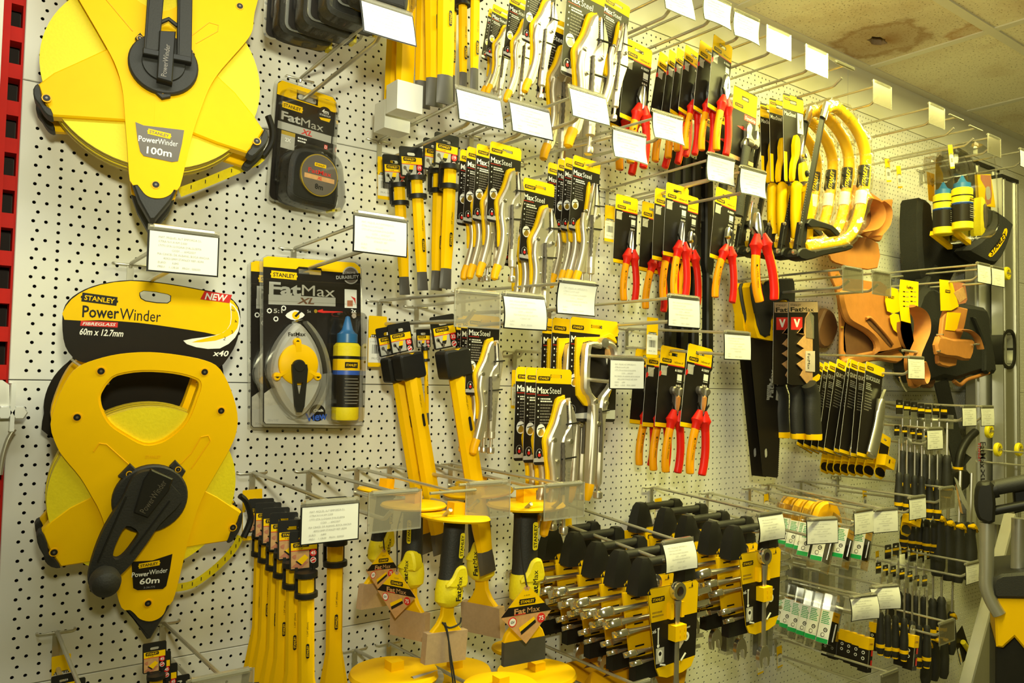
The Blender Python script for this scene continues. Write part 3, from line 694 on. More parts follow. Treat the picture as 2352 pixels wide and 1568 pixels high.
for i, (x, y) in enumerate(((535, 712), (541, 738), (533, 762), (516, 777))): F.text(b, '5432'[i], x, y, 8, .0005, 'black', deg=-60+i*25)
F.text(b, 'x40', 507, 811, 13, .0004, 'white', deg=2, w=36, bold=.02, shear=.2)
b.build('printed_card', o)
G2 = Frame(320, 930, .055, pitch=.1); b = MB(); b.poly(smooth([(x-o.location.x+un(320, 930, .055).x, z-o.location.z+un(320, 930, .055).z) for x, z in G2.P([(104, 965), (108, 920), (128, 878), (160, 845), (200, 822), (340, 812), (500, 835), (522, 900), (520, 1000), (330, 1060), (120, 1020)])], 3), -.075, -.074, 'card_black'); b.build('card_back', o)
for i, q in enumerate(([(160, 822), (178, 836), (215, 855), (246, 880)], [(498, 855), (480, 872), (462, 880), (446, 876)])):
    b = MB(); b.tube([(F.p(x, y)[0], -.010, F.p(x, y)[1]) for x, y in smooth(q, 3, closed=False)], .0016, 'clear_edge', 6); b.build('cable_tie', o)
# ---------------------------------------------------------------- carded 8 m tape measure in a clear blister
def bl_shell(b, w, z0, z1, r, D, m='clear', edge='clear_edge'):
    b.poly(rrect(0, (z0+z1)/2, w, z1-z0, r), .0012, D, m, m, bev=.004)
def k_tape8():
    r = thing('carded_tape_measure'); W, H = .088, .158; zt = .014
    b = MB(); b.poly(rrect(0, zt-H/2, W, H, .008), -.0008, 0, 'card_black', holes=[rrect(0, 0, .028, .007, .0035)])
    b.decal([(-W/2, zt-.02), (-.016, zt-.02), (-.016, zt), (-W/2+.006, zt), (-W/2, zt-.006)], .0002, 'yellow_card'); b.decal([(.016, zt-.02), (W/2, zt-.02), (W/2, zt-.006), (W/2-.006, zt), (.016, zt)], .0002, 'yellow_card')
    b.rect(-.016, zt-.010, .016, zt, .0002, 'yellow_card'); b.rect(-.016, zt-.02, .016, zt-.0185, .0002, 'yellow_card')
    badge(b, -.021, -.017, .030, .0004, 'yellow_card', 'black')
    b.text('Fat', -.022, -.031, .011, .0003, 'silver_card', bold=.03, w=.028); b.text('Max', .010, -.032, .011, .0003, 'photo_grey', w=.034)
    b.rect(-W/2+.004, -.050, W/2-.004, -.040, .0003, 'silver_card'); b.text('XL', .002, -.045, .007, .0005, 'red_print', bold=.03, shear=.3, w=.017)
    b.poly(circ(.028, -.014, .0115, 24), 0, .0004, 'black'); b.text('4m', .028, -.009, .006, .0006, 'white', bold=.02); b.text('STANDOUT', .028, -.0145, .0025, .0006, 'white', bold=.01, w=.017); b.decal([(.019, -.019), (.037, -.017), (.035, -.022), (.022, -.022)], .0006, 'yellow_card')
    b.rect(-.034, -.074, -.014, -.051, .0003, 'photo_grey'); b.rect(-.034, -.056, -.014, -.051, .0004, 'gold'); b.text('2X', -.024, -.062, .005, .0005, 'white', bold=.02)
    lines(b, -.010, -.054, .018, 2, .004, .002, .0003, 'white', 3); b.rect(.030, -.060, .035, -.054, .0003, 'red_print'); b.text('D', .0325, -.057, .004, .0005, 'white', bold=.02); b.text('8m', .031, -.068, .006, .0004, 'white', bold=.01)
    c = b.build('card', r)
    b = MB(); ol = smooth([(-.030, -.146), (-.036, -.12), (-.034, -.092), (-.022, -.078), (.005, -.076), (.026, -.082), (.035, -.10), (.036, -.142), (.02, -.147)], 4)
    b.poly(ol, .001, .036, 'rubber', bev=.005); b.poly(ol, .030, .0365, 'black', bev=.006)
    b.poly(circ(.004, -.109, .0275, 36), .030, .0385, 'gold'); b.poly(circ(.004, -.109, .026, 36), .030, .0390, 'card_grey')
    b.rect(-.018, -.116, .026, -.110, .0392, 'photo_wood'); badge(b, .004, -.096, .017, .0393, 'yellow_card', 'black'); b.text('FatMax', .004, -.105, .006, .0393, 'red_print', bold=.01, w=.034); b.text('XL', .004, -.113, .004, .0394, 'red_print', bold=.03, shear=.3); b.text('8m', .004, -.124, .007, .0393, 'black', bold=.02)
    b.box(.036, .040, .006, .022, -.148, -.138, 'tape_yellow'); b.build('tape_measure', r)
    b = MB(); b.poly(rrect(-.001, -.065, W+.006, H+.004, .010), -.0025, -.001, 'clear', 'clear_edge')
    b.poly(rrect(0, -.062, W-.006, .130, .010), .001, .018, 'clear', bev=.004); b.poly(smooth([(-.034, -.149), (-.040, -.12), (-.038, -.09), (-.024, -.074), (.005, -.072), (.03, -.079), (.040, -.10), (.040, -.149)], 3), .018, .042, 'clear', bev=.004); b.build('blister', r); return r
BUILD['tape8'] = k_tape8; HGT['tape8'] = .148
hang('tape8', 'clear blister pack with a black 8 m tape measure and yellow topped card', 'tape measure', (706, 228), (688, 478), d=.03, yaw=.12)
stack('tape8', 'blister packed tape measure with clear edges at the top, %s', 'tape measure', 'blister packed tape measures at the top', [((868, -215), (852, 34)), ((806, -190), (790, 70)), ((752, -160), (737, 92)), ((697, -135), (684, 108))], .25, False, dd=.05, yaw=-.05)
# ---------------------------------------------------------------- carded chalk line reels
def k_chalk():
    F = Frame(712, 622, .035); r = thing('carded_chalk_line')
    b = MB(); PB = [(604, 592), (615, 588), (815, 603), (828, 614), (833, 980), (610, 976), (604, 970)]
    b.poly(F.P(PB), -.0008, 0, 'card_black', holes=[F.P([(686, 617), (738, 621), (738, 632), (686, 628)])])
    b.decal(F.P([(604, 592), (615, 588), (815, 603), (828, 614), (829, 629), (740, 622), (738, 616), (686, 612), (680, 618), (604, 612)], .0002), .0002, 'yellow_card')
    b.decal(F.P([(606, 905), (640, 880), (740, 860), (831, 850), (833, 979), (610, 975), (606, 970)], .0002), .0002, 'photo_grey'); b.decal(F.P([(606, 935), (700, 925), (831, 915), (833, 979), (610, 975)], .0003), .0003, 'silver_card')
    c = F.p(652, 632); badge(b, c[0], c[1], .042, .0004, 'yellow_card', 'black')
    F.text(b, 'Fat', 655, 663, 28, .0004, 'silver_card', deg=4, w=74, bold=.035); F.text(b, 'Max', 732, 668, 25, .0004, 'photo_grey', deg=4, w=76)
    b.decal(F.P([(616, 676), (771, 684), (771, 704), (616, 699)], .0004), .0004, 'silver_card'); F.text(b, 'XL', 702, 691, 14, .0006, 'leather_dark', deg=2, w=40, bold=.03, shear=.3)
    c = F.p(806, 632); b.poly(circ(c[0], c[1], .0145, 28), 0, .0004, 'photo_grey'); b.poly(circ(c[0], c[1], .0125, 28), 0, .0006, 'card_grey'); b.decal(F.P([(770, 631), (828, 627), (830, 641), (772, 645)], .0008), .0008, 'card_black'); F.text(b, 'DURABILITY', 799, 636, 8, .0010, 'silver_card', deg=-2, w=52, bold=.02); F.text(b, 'XTREME', 802, 626, 5, .0009, 'silver_card', w=30)
    b.decal(F.P([(792, 664), (820, 666), (820, 708), (792, 707)], .0004), .0004, 'paper'); b.decal(F.P([(798, 690), (811, 690), (811, 704), (798, 704)], .0005), .0005, 'brick_red'); b.decal(F.P([(806, 680), (817, 685), (818, 700), (814, 690)], .0005), .0005, 'red_print')
    for x, y in ((618, 714), (651, 708), (633, 733)):
        c = F.p(x, y); n = 10; b.decal([(c[0]+(.0045 if i % 2 else .0034)*math.cos(math.pi*i/n), c[1]+(.0045 if i % 2 else .0034)*math.sin(math.pi*i/n)) for i in range(2*n)], .0004, 'white'); b.decal(circ(c[0], c[1], .0024, 10), .0005, 'card_black')
    F.text(b, '5:1', 638, 714, 10, .0005, 'photo_grey', w=20, bold=.02)
    b.decal(smooth(F.P([(655, 725), (677, 712), (700, 724), (677, 736)], .0004), 3), .0004, 'white'); c = F.p(679, 725); b.decal(circ(c[0], c[1], .0062, 16), .0005, 'yellow_card'); b.decal(F.P([(676, 726), (690, 712), (694, 715), (680, 729)], .0006), .0006, 'black')
    F.text(b, '5x', 710, 715, 7, .0004, 'photo_grey'); c = F.p(725, 715); b.decal(circ(c[0], c[1], .003, 12), .0004, 'gold'); b.decal(F.P([(730, 713), (742, 710), (742, 714), (788, 716), (788, 718), (742, 719), (730, 717)], .0004), .0004, 'red_print')
    F.text(b, '2x', 813, 714, 9, .0004, 'white', bold=.02); b.decal(smooth(F.P([(808, 725), (814, 720), (819, 727), (813, 732)], .0004), 2), .0004, 'pale_pink')
    c = F.p(729, 950); b.poly(circ(c[0], c[1], .0135, 24), 0, .0006, 'card_black'); F.text(b, 'Chalk', 732, 944, 6, .0012, 'white', bold=.02, w=24); F.text(b, 'View', 727, 958, 18, .0013, 'blue_print', deg=-6, bold=.03, w=50)
    F.text(b, "30m/100'", 627, 967, 6, .0005, 'ink', w=26); b.build('card', r)
    b = MB(); f0 = .001
    body = smooth(F.P([(683, 742), (706, 760), (730, 800), (742, 850), (738, 890), (715, 935), (686, 958), (658, 935), (632, 890), (622, 850), (634, 800), (660, 760)], .02), 3)
    b.poly(body, .001, .026, 'silver_card', bev=.008); F.text(b, 'FatMax', 682, 768, 9, .0262, 'card_black', w=40, bold=.02); F.text(b, 'XL', 684, 775, 5, .0262, 'card_black', bold=.02)
    c = F.p(684, 838, .026); b.lathe([(.0315, .024), (.0315, .030), (.028, .033), (.001, .0345)], (c[0], 0, c[1]), 'yellow', 36, 'f')
    for x, y in ((683, 786), (636, 866), (730, 866)):
        q = F.p(x, y, .03); b.poly(circ(q[0], q[1], .0062, 16), .024, .0315, 'yellow', bev=.001); b.poly([(c[0]+(q[0]-c[0])*.4-.004, c[1]+(q[1]-c[1])*.4), (q[0]-.005, q[1]), (q[0]+.005, q[1]), (c[0]+(q[0]-c[0])*.4+.004, c[1]+(q[1]-c[1])*.4)], .024, .0335, 'yellow'); b.poly(circ(q[0], q[1], .0026, 10), .03, .032, 'black')
    q = F.p(688, 842, .04); b.lathe([(.010, .033), (.010, .040), (.008, .042), (.001, .042)], (q[0], 0, q[1]), 'black', 20, 'f')
    b.poly(smooth(F.P([(671, 838), (705, 838), (707, 850), (699, 935), (693, 949), (683, 949), (678, 935), (671, 850)], .04), 1), .036, .041, 'black', holes=[F.P([(681, 880), (695, 880), (690, 906), (686, 906)], .04)]); b.build('chalk_reel', r)
    b = MB(); q = F.p(795, 880, .022); z = lambda y: F.p(795, y, .022)[1]; R = .0215
    b.lathe([(R-.002, z(966)), (R, z(962)), (R, z(940))], (q[0], -.022, 0), 'tape_yellow', 28); b.lathe([(R+.0002, z(936)), (R+.0002, z(862))], (q[0], -.022, 0), 'card_black', 28); b.lathe([(R+.0002, z(862)), (R+.0002, z(852))], (q[0], -.022, 0), 'blue_print', 28); b.lathe([(R+.0002, z(852)), (R+.0002, z(828))], (q[0], -.022, 0), 'yellow_card', 28); b.lathe([(R+.0002, z(826)), (R+.0002, z(819))], (q[0], -.022, 0), 'card_black', 28); b.lathe([(R, z(940)), (R, z(796)), (R-.004, z(789))], (q[0], -.022, 0), 'tape_yellow', 28)
    b.decal([(q[0]-.013, z(846)), (q[0]+.009, z(846)), (q[0]+.009, z(833)), (q[0]-.013, z(833))], .0440, 'black'); b.text('STANLEY', q[0]-.002, z(839.5), .0038, .0443, 'yellow_card', bold=.02, w=.0185); 
    for i in range(9): y = 870+i*7; b.rect(q[0]-.013+.001*(i % 3), z(y+2), q[0]+.010+.002*(i % 2), z(y), .0437, 'grey_text')
    k = b.build('chalk_bottle', r); b = MB(); b.lathe([(.0165, z(788)), (.0165, z(768)), (.013, z(765)), (.009, z(758)), (.0035, z(728)), (.001, z(726))], (q[0], -.022, 0), 'blue', 24); b.build('cap', k)
    b = MB(); b.poly(smooth(F.P([(597, 596), (612, 585), (818, 601), (832, 612), (836, 980), (826, 986), (610, 982), (599, 974)]), 1), -.003, -.001, 'clear', 'clear_edge')
    b.poly(inset(body[::-1] if sarea(body) < 0 else body, -.004), .001, .048, 'clear', bev=.006); b.poly(rrect(q[0], (z(718)+z(972))/2, .049, z(718)-z(972), .01), .001, .048, 'clear', bev=.006); b.poly(F.P([(604, 640), (832, 652), (832, 700), (604, 690)], .004), .003, .0045, 'clear', bev=.001); b.build('blister', r); return r
BUILD['chalk'] = k_chalk; HGT['chalk'] = .2
o = inst('chalk'); o.location = un(712, 622, .07)-Vector((0, 0, 0)); s0 = un(712, 622, .07); o.scale = (.965,)*3; tag(o, 'front chalk line set in a clear blister with white reel and blue capped bottle', 'chalk line', 'carded chalk lines')
o = inst('chalk'); o.location = un(684, 632, .025); o.scale = (.985,)*3; tag(o, 'chalk line set mostly hidden behind the front chalk line blister', 'chalk line', 'carded chalk lines')
# ---------------------------------------------------------------- barcode tags
def k_tag():
    r = thing('barcode_tag'); b = MB(); W, H = .034, .085; zt = .012
    b.poly(rrect(0, zt-H/2, W, H, .002), -.0004, 0, 'yellow_card'); b.decal([(-W/2+.003, zt-.036), (-W/2+.006, zt-.031), (W/2-.006, zt-.031), (W/2-.003, zt-.036)], .0002, 'black'); b.text('STANLEY', 0, zt-.0345, .0042, .0003, 'white', bold=.02, w=.025)
    b.rect(-W/2+.0005, zt-.078, W/2-.0005, zt-.037, .0003, 'paper'); x = -.010; rr = random.Random(2)
    while x < .010: w_ = rr.choice((.0005, .0008, .0012)); b.rect(x, zt-.063, x+w_, zt-.048, .0004, 'black'); x += w_+rr.choice((.0006, .001))
    b.text('5-18287', -.008, zt-.043, .0025, .0004, 'ink'); b.text('FRUC, S.A.', 0, zt-.071, .0034, .0004, 'ink', bold=.01); b.build('printed_tag', r); return r
BUILD['tag'] = k_tag; HGT['tag'] = .07
# ---------------------------------------------------------------- cold chisels in black hangers
def k_chisel(num, sw, H, tip, wide=False, tipw=None, cap=False, flare=None, pic='bolt', rings=(.039, .067)):
    def f():
        r = thing('cold_chisel'); cw = .020
        b = MB(); zb = -rings[0]+.004
        b.poly(rrect(0, (.011+zb)/2, 2*cw, .011-zb, .003), -.0012, .0012, 'black', holes=[rrect(0, 0, .015, .005, .0025)])
        b.rect(-cw+.002, zb+.002, cw-.002, -.005, .0014, 'card_black'); b.rect(-cw+.002, -.0155, cw-.002, -.005, .0016, 'yellow_card'); badge(b, -.004, -.0085, .022, .0018, 'black', 'yellow_card'); b.text('4-18-287', -.006, -.0135, .0018, .0018, 'black')
        b.rect(-cw+.002, -.0165, cw-.002, -.0155, .0017, 'red_print'); b.rect(-cw+.002, zb+.002, .007, -.0165, .0016, 'photo_grey' if pic == 'bolt' else 'photo_wood')
        if pic == 'bolt':
            b.poly([(-.004, -.017), (.003, -.017), (.001, -.024), (-.006, -.024)], 0, .0018, 'yellow_card'); b.decal([(-.006, -.024), (.001, -.024), (-.001, -.029), (-.008, -.029)], .0018, 'black'); b.decal(circ(-.006, -.030, .003, 10), .0019, 'dark_steel'); b.decal([(-.014, -.022), (-.012, -.021), (-.006, -.030), (-.008, -.031)], .0019, 'dark_steel'); b.decal(circ(-.013, -.022, .003, 8), .0019, 'dark_steel')
        else:
            b.decal([(-.018, zb+.004), (-.004, zb+.002), (.006, zb+.010), (-.006, zb+.014)], .0017, 'brick_red'); b.decal([(-.010, -.030), (.001, -.022), (.006, -.027), (-.003, -.036)], .0018, 'yellow_card'); b.decal([(-.012, -.031), (-.010, -.030), (-.003, -.036), (-.005, -.037)], .0019, 'black'); b.decal(smooth([(-.017, -.024), (-.011, -.021), (-.012, -.028)], 2), .0018, 'brick_red')
        if num:
            b.poly(circ(.0125, -.021, .0048, 16), .001, .0019, 'red_print'); b.text(num, .0125, -.0205, .0048, .0021, 'white', bold=.02); b.poly(circ(.0125, -.031, .0042, 16), .001, .0019, 'white'); b.poly(circ(.0125, -.031, .0035, 16), .001, .0020, 'red_print'); b.decal([(.0095, -.0325), (.0155, -.030), (.0155, -.0285), (.0095, -.031)], .0022, 'white')
        R = sw/2
        if wide: b.poly(rrect(0, -rings[0]-.018, 2*cw+.002, .040, .005, 3), .000, 2*R*.8+.006, 'black', bev=.003)
        else:
            for z in rings: b.lathe([(R+.0008, z_) for z_ in (-.0035, .0035)], (.001, -R-.001, -z), 'black', 18); b.lathe([(R+.005, -.0035), (R+.0052, 0), (R+.005, .0035), (R+.0012, .0036)], (.001, -R-.001, -z), 'black', 18)
            for s_ in (-1, 1): b.box(s_*(R+.001)-.002+.001, s_*(R+.001)+.002+.001, 0, .006, -rings[1], zb+.004, 'black')
        b.build('hanger_card', r)
        b = MB(); z0 = -rings[0]+.002; fy = -R-.001; zt = -H+tip
        sec = []; n = 8
        tw = (tipw or sw)/2
        fl = flare or tw
        zs = [(z0, R, R*.87), (-rings[1]-.03, R, R*.87), (zt+(.03 if not flare else .07), R, R*.87), (zt, fl*.9, R*.62)]
        P = [(.001, fy, z) for z, _, _ in zs]
        b.tube(P, [a for _, a, _ in zs], 'yellow', n, rf=[c_ for _, _, c_ in zs]); 
        b.decal(rrect(.001, -rings[1]-.075, .0045, .020, .002), 2*R+.0012 if wide else R*1.87+.0025, 'black'); b.text('STANLEY', .001, -rings[1]-.075, .0028, R*1.87+.0027, 'yellow_card', rot=math.pi/2, w=.015, bold=.02); b.text({'19': '3/4" (19mm)', '32': '1-1/4" (32mm)', '45': '1-3/4" (45mm)'}.get(num, '5/8" (16mm)'), .001, -rings[1]-.045, .0024, R*1.87+.0027, 'black', rot=math.pi/2)
        s_ = b.build('shaft', r)
        b = MB(); b.tube([(.001, fy, zt), (.001, fy, -H+.004), (.001, fy, -H)], [fl*.9+.0002, fl, fl], 'tip_grey', 4 if False else n, rf=[R*.62+.0002, R*.3, R*.10]); b.build('cutting_edge', r)
        if cap: b = MB(); b.box(-fl-.003, fl+.006, -.001, 2*R+.002, -H-.003, -H+.034, 'paper'); b.build('tip_cap', r)
        return r
    return f
for nm, a in dict(ch19=('19', .019, .21, .028), ch32=('32', .028, .36, .034, True), ch10=('10', .011, .23, .03), ch45=('45', .022, .29, .03, False, None, False, .026, 'brick'), chW=('', .024, .25, .036, False, .026), chC=('', .026, .25, .03, False, .028, True), chN=('', .014, .21, .04)).items():
    BUILD[nm] = k_chisel(*a); HGT[nm] = a[2]
BUILD['ch45'] = k_chisel('45', .022, .29, .03, flare=.026, pic='brick', rings=(.047, .075))
G = 'cold chisels in the middle of the wall'
hang('tag', 'yellow barcode tag hanging behind the left 19 mm chisel', 'tag', (885, 375), (885, 455), d=.05)
hang('ch19', 'cold chisel half hidden behind the left 19 mm chisel', 'chisel', (905, 372), (921, 678), d=.09, group=G)
hang('ch19', 'left 19 mm cold chisel in a black hanger, lower of the pair in front', 'chisel', (944, 354), (962, 668), d=.135, group=G)
hang('ch19', 'third 19 mm cold chisel, mostly behind the front right one', 'chisel', (1000, 338), (992, 668), d=.10, group=G)
hang('ch19', 'front right 19 mm cold chisel, highest of the four on the two hooks', 'chisel', (1026, 326), (1012, 664), d=.16, group=G)
G = '32 mm chisels below the empty ticket holder'
hang('tag', 'yellow barcode tag behind the left 32 mm chisels', 'tag', (868, 742), (866, 838), d=.03)
hang('ch32', 'left rear 32 mm chisel in black hanger, mostly covered by its neighbour', 'chisel', (890, 766), (972, 1265), d=.08, group=G)
hang('ch32', 'slanting 32 mm chisel second from the left with red number badge', 'chisel', (917, 758), (1000, 1268), d=.12, group=G)
hang('ch10', 'slim 10 mm chisel between the two big 32 mm chisels', 'chisel', (972, 766), (978, 975), d=.10, group=G)
hang('ch32', 'rightmost 32 mm chisel slanting down to a black tip', 'chisel', (1017, 742), (1106, 1312), d=.17, group=G)
G = '45 mm chisels at the bottom'
stack('ch45', 'yellow 45 mm brick chisel at the bottom, %s in its row', 'chisel', G, [((698, 1236), (700, 1715)), ((672, 1212), (668, 1700)), ((652, 1194), (640, 1660)), ((634, 1182), (622, 1630)), ((616, 1170), (602, 1600)), ((600, 1160), (588, 1575))], .25, False, dd=.037, yaw=-.25)
hang('ch45', 'yellow brick chisel right behind the price ticket of the 45 mm row', 'chisel', (765, 1160), (758, 1660), d=.1, group=G, yaw=-.2)
hang('tag', 'yellow tag on the wall behind the 45 mm chisels', 'tag', (580, 1140), (580, 1235), d=.02)
G = 'chisels cut off by the top edge'
for a, l in enumerate(['slim yellow chisel leftmost in the top group, black tip', 'wide yellow chisel with a white cap on its end', 'yellow chisel right of the white capped ones', 'broad yellow chisel fourth in the top group', 'broad yellow chisel with the lowest grey tip edge', 'slim yellow chisel left of three in black rings', 'slim yellow chisel in the middle of three in rings', 'slim yellow chisel right of three in black rings', 'yellow chisel with a white cap hanging behind the first']):
    k, t, q, d_ = [('chN', (900, -80), (893, 300), .06), ('chC', (925, -170), (914, 262), .14), ('chW', (965, -150), (957, 253), .10), ('chW', (978, -180), (984, 250), .17), ('chW', (1012, -190), (1008, 245), .21), ('chN', (1033, -70), (1028, 235), .10), ('chN', (1054, -90), (1056, 232), .14), ('chN', (1084, -110), (1080, 226), .19), ('chC', (906, -120), (886, 305), .09)][a]
    hang(k, l, 'chisel', t, q, d=d_, group=G)
# ---------------------------------------------------------------- bolsters with round hand guards
def k_bolster(sleeve=True, tagd=False, cord=False):
    def f():
        r = thing('bolster_chisel'); b = MB(); b.lathe([(.010, .0005), (.047, -.001), (.049, -.0035), (.047, -.006), (.014, -.0075)], (0, 0, 0), 'yellow', 40); b.build('hand_guard', r)
        b = MB(); b.box(-.009, .009, -.009, .009, 0, .017, 'yellow_deep'); b.build('striking_head', r)
        b = MB(); zs = [(-.006, .0155, .013), (-.03, .0155, .0135), (-.055, .0165, .014), (-.075, .0165, .014), (-.088, .0175, .015), (-.10, .0185, .016)]
        b.tube([(0, 0, z) for z, _, _ in zs], [a for _, a, _ in zs], 'rubber', 18, rf=[c for _, _, c in zs])
        zs = [(-.084, .0165, .0145), (-.092, .0192, .0165), (-.104, .0205, .0175), (-.116, .0195, .0165), (-.122, .013, .011), (-.124, .009, .007)]
        b.tube([(0, 0, z) for z, _, _ in zs], [a for _, a, _ in zs], 'tape_yellow', 18, rf=[c for _, _, c in zs])
        b.poly(smooth([(-.014, -.095), (-.006, -.082), (.0, -.070), (.009, -.067), (.016, -.072), (.018, -.095)], 3), 0, .0175, 'tape_yellow', bev=.003)
        b.decal(rrect(.005, -.040, .0075, .034, .003), .0150, 'tape_yellow'); b.text('STANLEY', .005, -.040, .0045, .0152, 'black', rot=math.pi/2, w=.028, bold=.02); b.text('Fat', .004, -.106, .0075, .0180, 'black', rot=math.pi/2, w=.014, bold=.03); b.text('Max', .004, -.089, .0075, .0180, 'black', rot=math.pi/2, w=.017); b.build('handle', r)
        b = MB(); zb = -.168 if not sleeve else -.180
        ol = [(-.009, -.118), (-.0095, -.135), (-.015, -.146), (-.026, -.158), (-.0295, -.166), (-.0295, zb), (.0295, zb), (.0295, -.166), (.026, -.158), (.015, -.146), (.0095, -.135), (.009, -.118)]
        b.poly(ol, -.0035, .0035, 'yellow', bev=.0015); b.build('blade', r)
        b = MB()
        if sleeve:
            b.box(-.0325, .0325, -.006, .006, -.196, -.156, 'cardboard'); b.build('cardboard_sleeve', r)
        else: b.poly([(-.0296, -.167), (.0296, -.167), (.030, -.195), (-.030, -.195)], -.003, .0037, 'tip_grey'); b.build('cutting_edge', r)
        if cord:
            b = MB(); q = smooth([(-.012, -.008, -.142), (0, -.008, -.150), (.016, -.008, -.146), (.018, -.008, -.138)], 4, False); b.tube(q, .0013, 'cord', 6); q = smooth([(-.008, -.006, -.143), (-.002, -.009, -.160), (.006, -.010, -.190), (.016, -.010, -.225), (.022, -.010, -.26)], 4, False); b.tube(q, .0013, 'cord', 6); q = smooth([(-.006, -.006, -.143), (-.002, -.010, -.160), (.003, -.0115, -.190), (.012, -.011, -.225), (.019, -.010, -.26)], 4, False); b.tube(q, .0012, 'cord', 6); b.build('hanging_cord', r)
        if tagd:
            b = MB(); q = smooth([(-.013, -.010, -.012), (-.016, -.016, -.04), (-.013, -.018, -.075), (-.010, -.021, -.098)], 4, False); b.tube(q, .0011, 'cord', 6); b.lathe([(.0165, -.003), (.0175, 0), (.0165, .003)], (0, 0, -.011), 'cord', 16); b.build('hanging_cord', r)
            b = MB(); s_ = .036; D = lambda x, z: (-.010+x*s_, -.130+z*s_)
            b.poly([D(0, .98), D(-1, 0), D(0, -.98), D(1, 0)], .0205, .0212, 'photo_wood', holes=[circ(-.010, -.130+.8*s_, .0015, 8)]); b.decal([D(-.13, .86), D(-.52, .48), D(.52, .48), D(.13, .86), D(.06, .76), D(-.06, .76)], .0214, 'yellow_card'); b.decal([D(-.52, .48), D(-.62, .38), D(.62, .38), D(.52, .48)], .0214, 'yellow_card')
            b.decal([D(-.72, .28), D(-1, 0), D(1, 0), D(.72, .28)], .0214, 'card_black'); b.decal([D(-.52, .48), D(-.72, .28), D(.72, .28), D(.52, .48)], .0213, 'yellow_card'); c = D(.02, .42); badge(b, c[0], c[1], .023, .0216, 'black', 'yellow_card'); b.text('4-18-331', D(0, .62)[0], D(0, .62)[1], .0018, .0216, 'black')
            c = D(-.27, .13); b.text('Fat', c[0], c[1], .0065, .0216, 'photo_wood', bold=.03, w=.016); c = D(.27, .13); b.text('Max', c[0], c[1], .0065, .0216, 'photo_wood', w=.018); c = D(-.27, .01); b.rect(c[0]-.008, c[1], c[0]+.008, c[1]+.001, .0217, 'red_print')
            c = D(-.55, -.2); b.poly(circ(c[0], c[1], .0058, 16), .021, .0216, 'red_print'); b.poly(circ(c[0], c[1], .0046, 16), .021, .0217, 'white'); b.text('GV', c[0], c[1], .003, .0219, 'black', bold=.02); c = D(.58, -.2); b.poly(circ(c[0], c[1], .0058, 16), .021, .0216, 'red_print'); b.text('75', c[0], c[1], .0052, .0218, 'white', bold=.02)
            b.decal([D(-.3, -.42), D(.3, -.12), D(.36, -.28), D(-.22, -.6)], .0215, 'yellow_card'); b.decal([D(-.24, -.55), D(.34, -.22), D(.38, -.32), D(-.2, -.66)], .0216, 'black'); b.build('diamond_tag', r)
        return r
    return f
BUILD['bol'] = k_bolster(); BUILD['bolc'] = k_bolster(cord=True); BUILD['bolt'] = k_bolster(False, True); BUILD['bolx'] = k_bolster(True, True)
for k in ('bol', 'bolc', 'bolt', 'bolx'): HGT[k] = .195
G = 'bolster chisels with yellow hand guards'
hang('bolx', 'leftmost bolster chisel with round yellow hand guard and cardboard sleeve', 'chisel', (887, 1122), (856, 1392), d=.13, group=G, scale=.9, yaw=.3)
hang('bolx', 'bolster chisel turned sideways, second from the left under its hand guard', 'chisel', (950, 1154), (940, 1462), d=.2, group=G, yaw=-1.2)
hang('bol', 'bolster chisel behind, fourth from the left, sleeve turned away', 'chisel', (1098, 1122), (1110, 1452), d=.15, group=G, yaw=-1.25)
hang('bolc', 'bolster chisel in front with black cord crossed over its blade', 'chisel', (1046, 1181), (1018, 1516), d=.27, group=G)
hang('bolt', 'rightmost bolster chisel with bare grey edge and hanging diamond tag', 'chisel', (1208, 1152), (1202, 1520), d=.24, group=G, yaw=-.1)
def k_guard():
    r = thing('hand_guard'); b = MB(); b.lathe([(.003, -.004), (.049, -.004), (.051, 0), (.049, .004), (.012, .006), (.003, .0065)], (0, 0, 0), 'yellow', 40); b.box(-.008, .008, -.008, .008, 0, .016, 'yellow'); b.build('guard_disc', r); return r
BUILD['guard'] = k_guard
G = 'yellow hand guards on the lowest hooks'
for (x, y), d_, l, s_ in [((905, 1548), .22, 'yellow hand guard of a chisel below the frame, lowest left', 1.25), ((1044, 1542), .10, 'yellow hand guard below the crossed cord at the bottom', 1.2), ((1232, 1548), .2, 'yellow hand guard at the bottom under the rightmost bolster', 1.3), ((1180, 1488), .06, 'small yellow hand guard behind the rightmost bolster blade', .8), ((1100, 1112), .05, 'yellow hand guard against the wall behind the slanting 32 mm chisel', .85), ((1150, 1580), .3, 'yellow hand guard cut off by the bottom edge', 1.1)]:
    o = inst('guard'); pose(o, un(x, y, d_), None, s_); tag(o, l, 'hand guard', G)
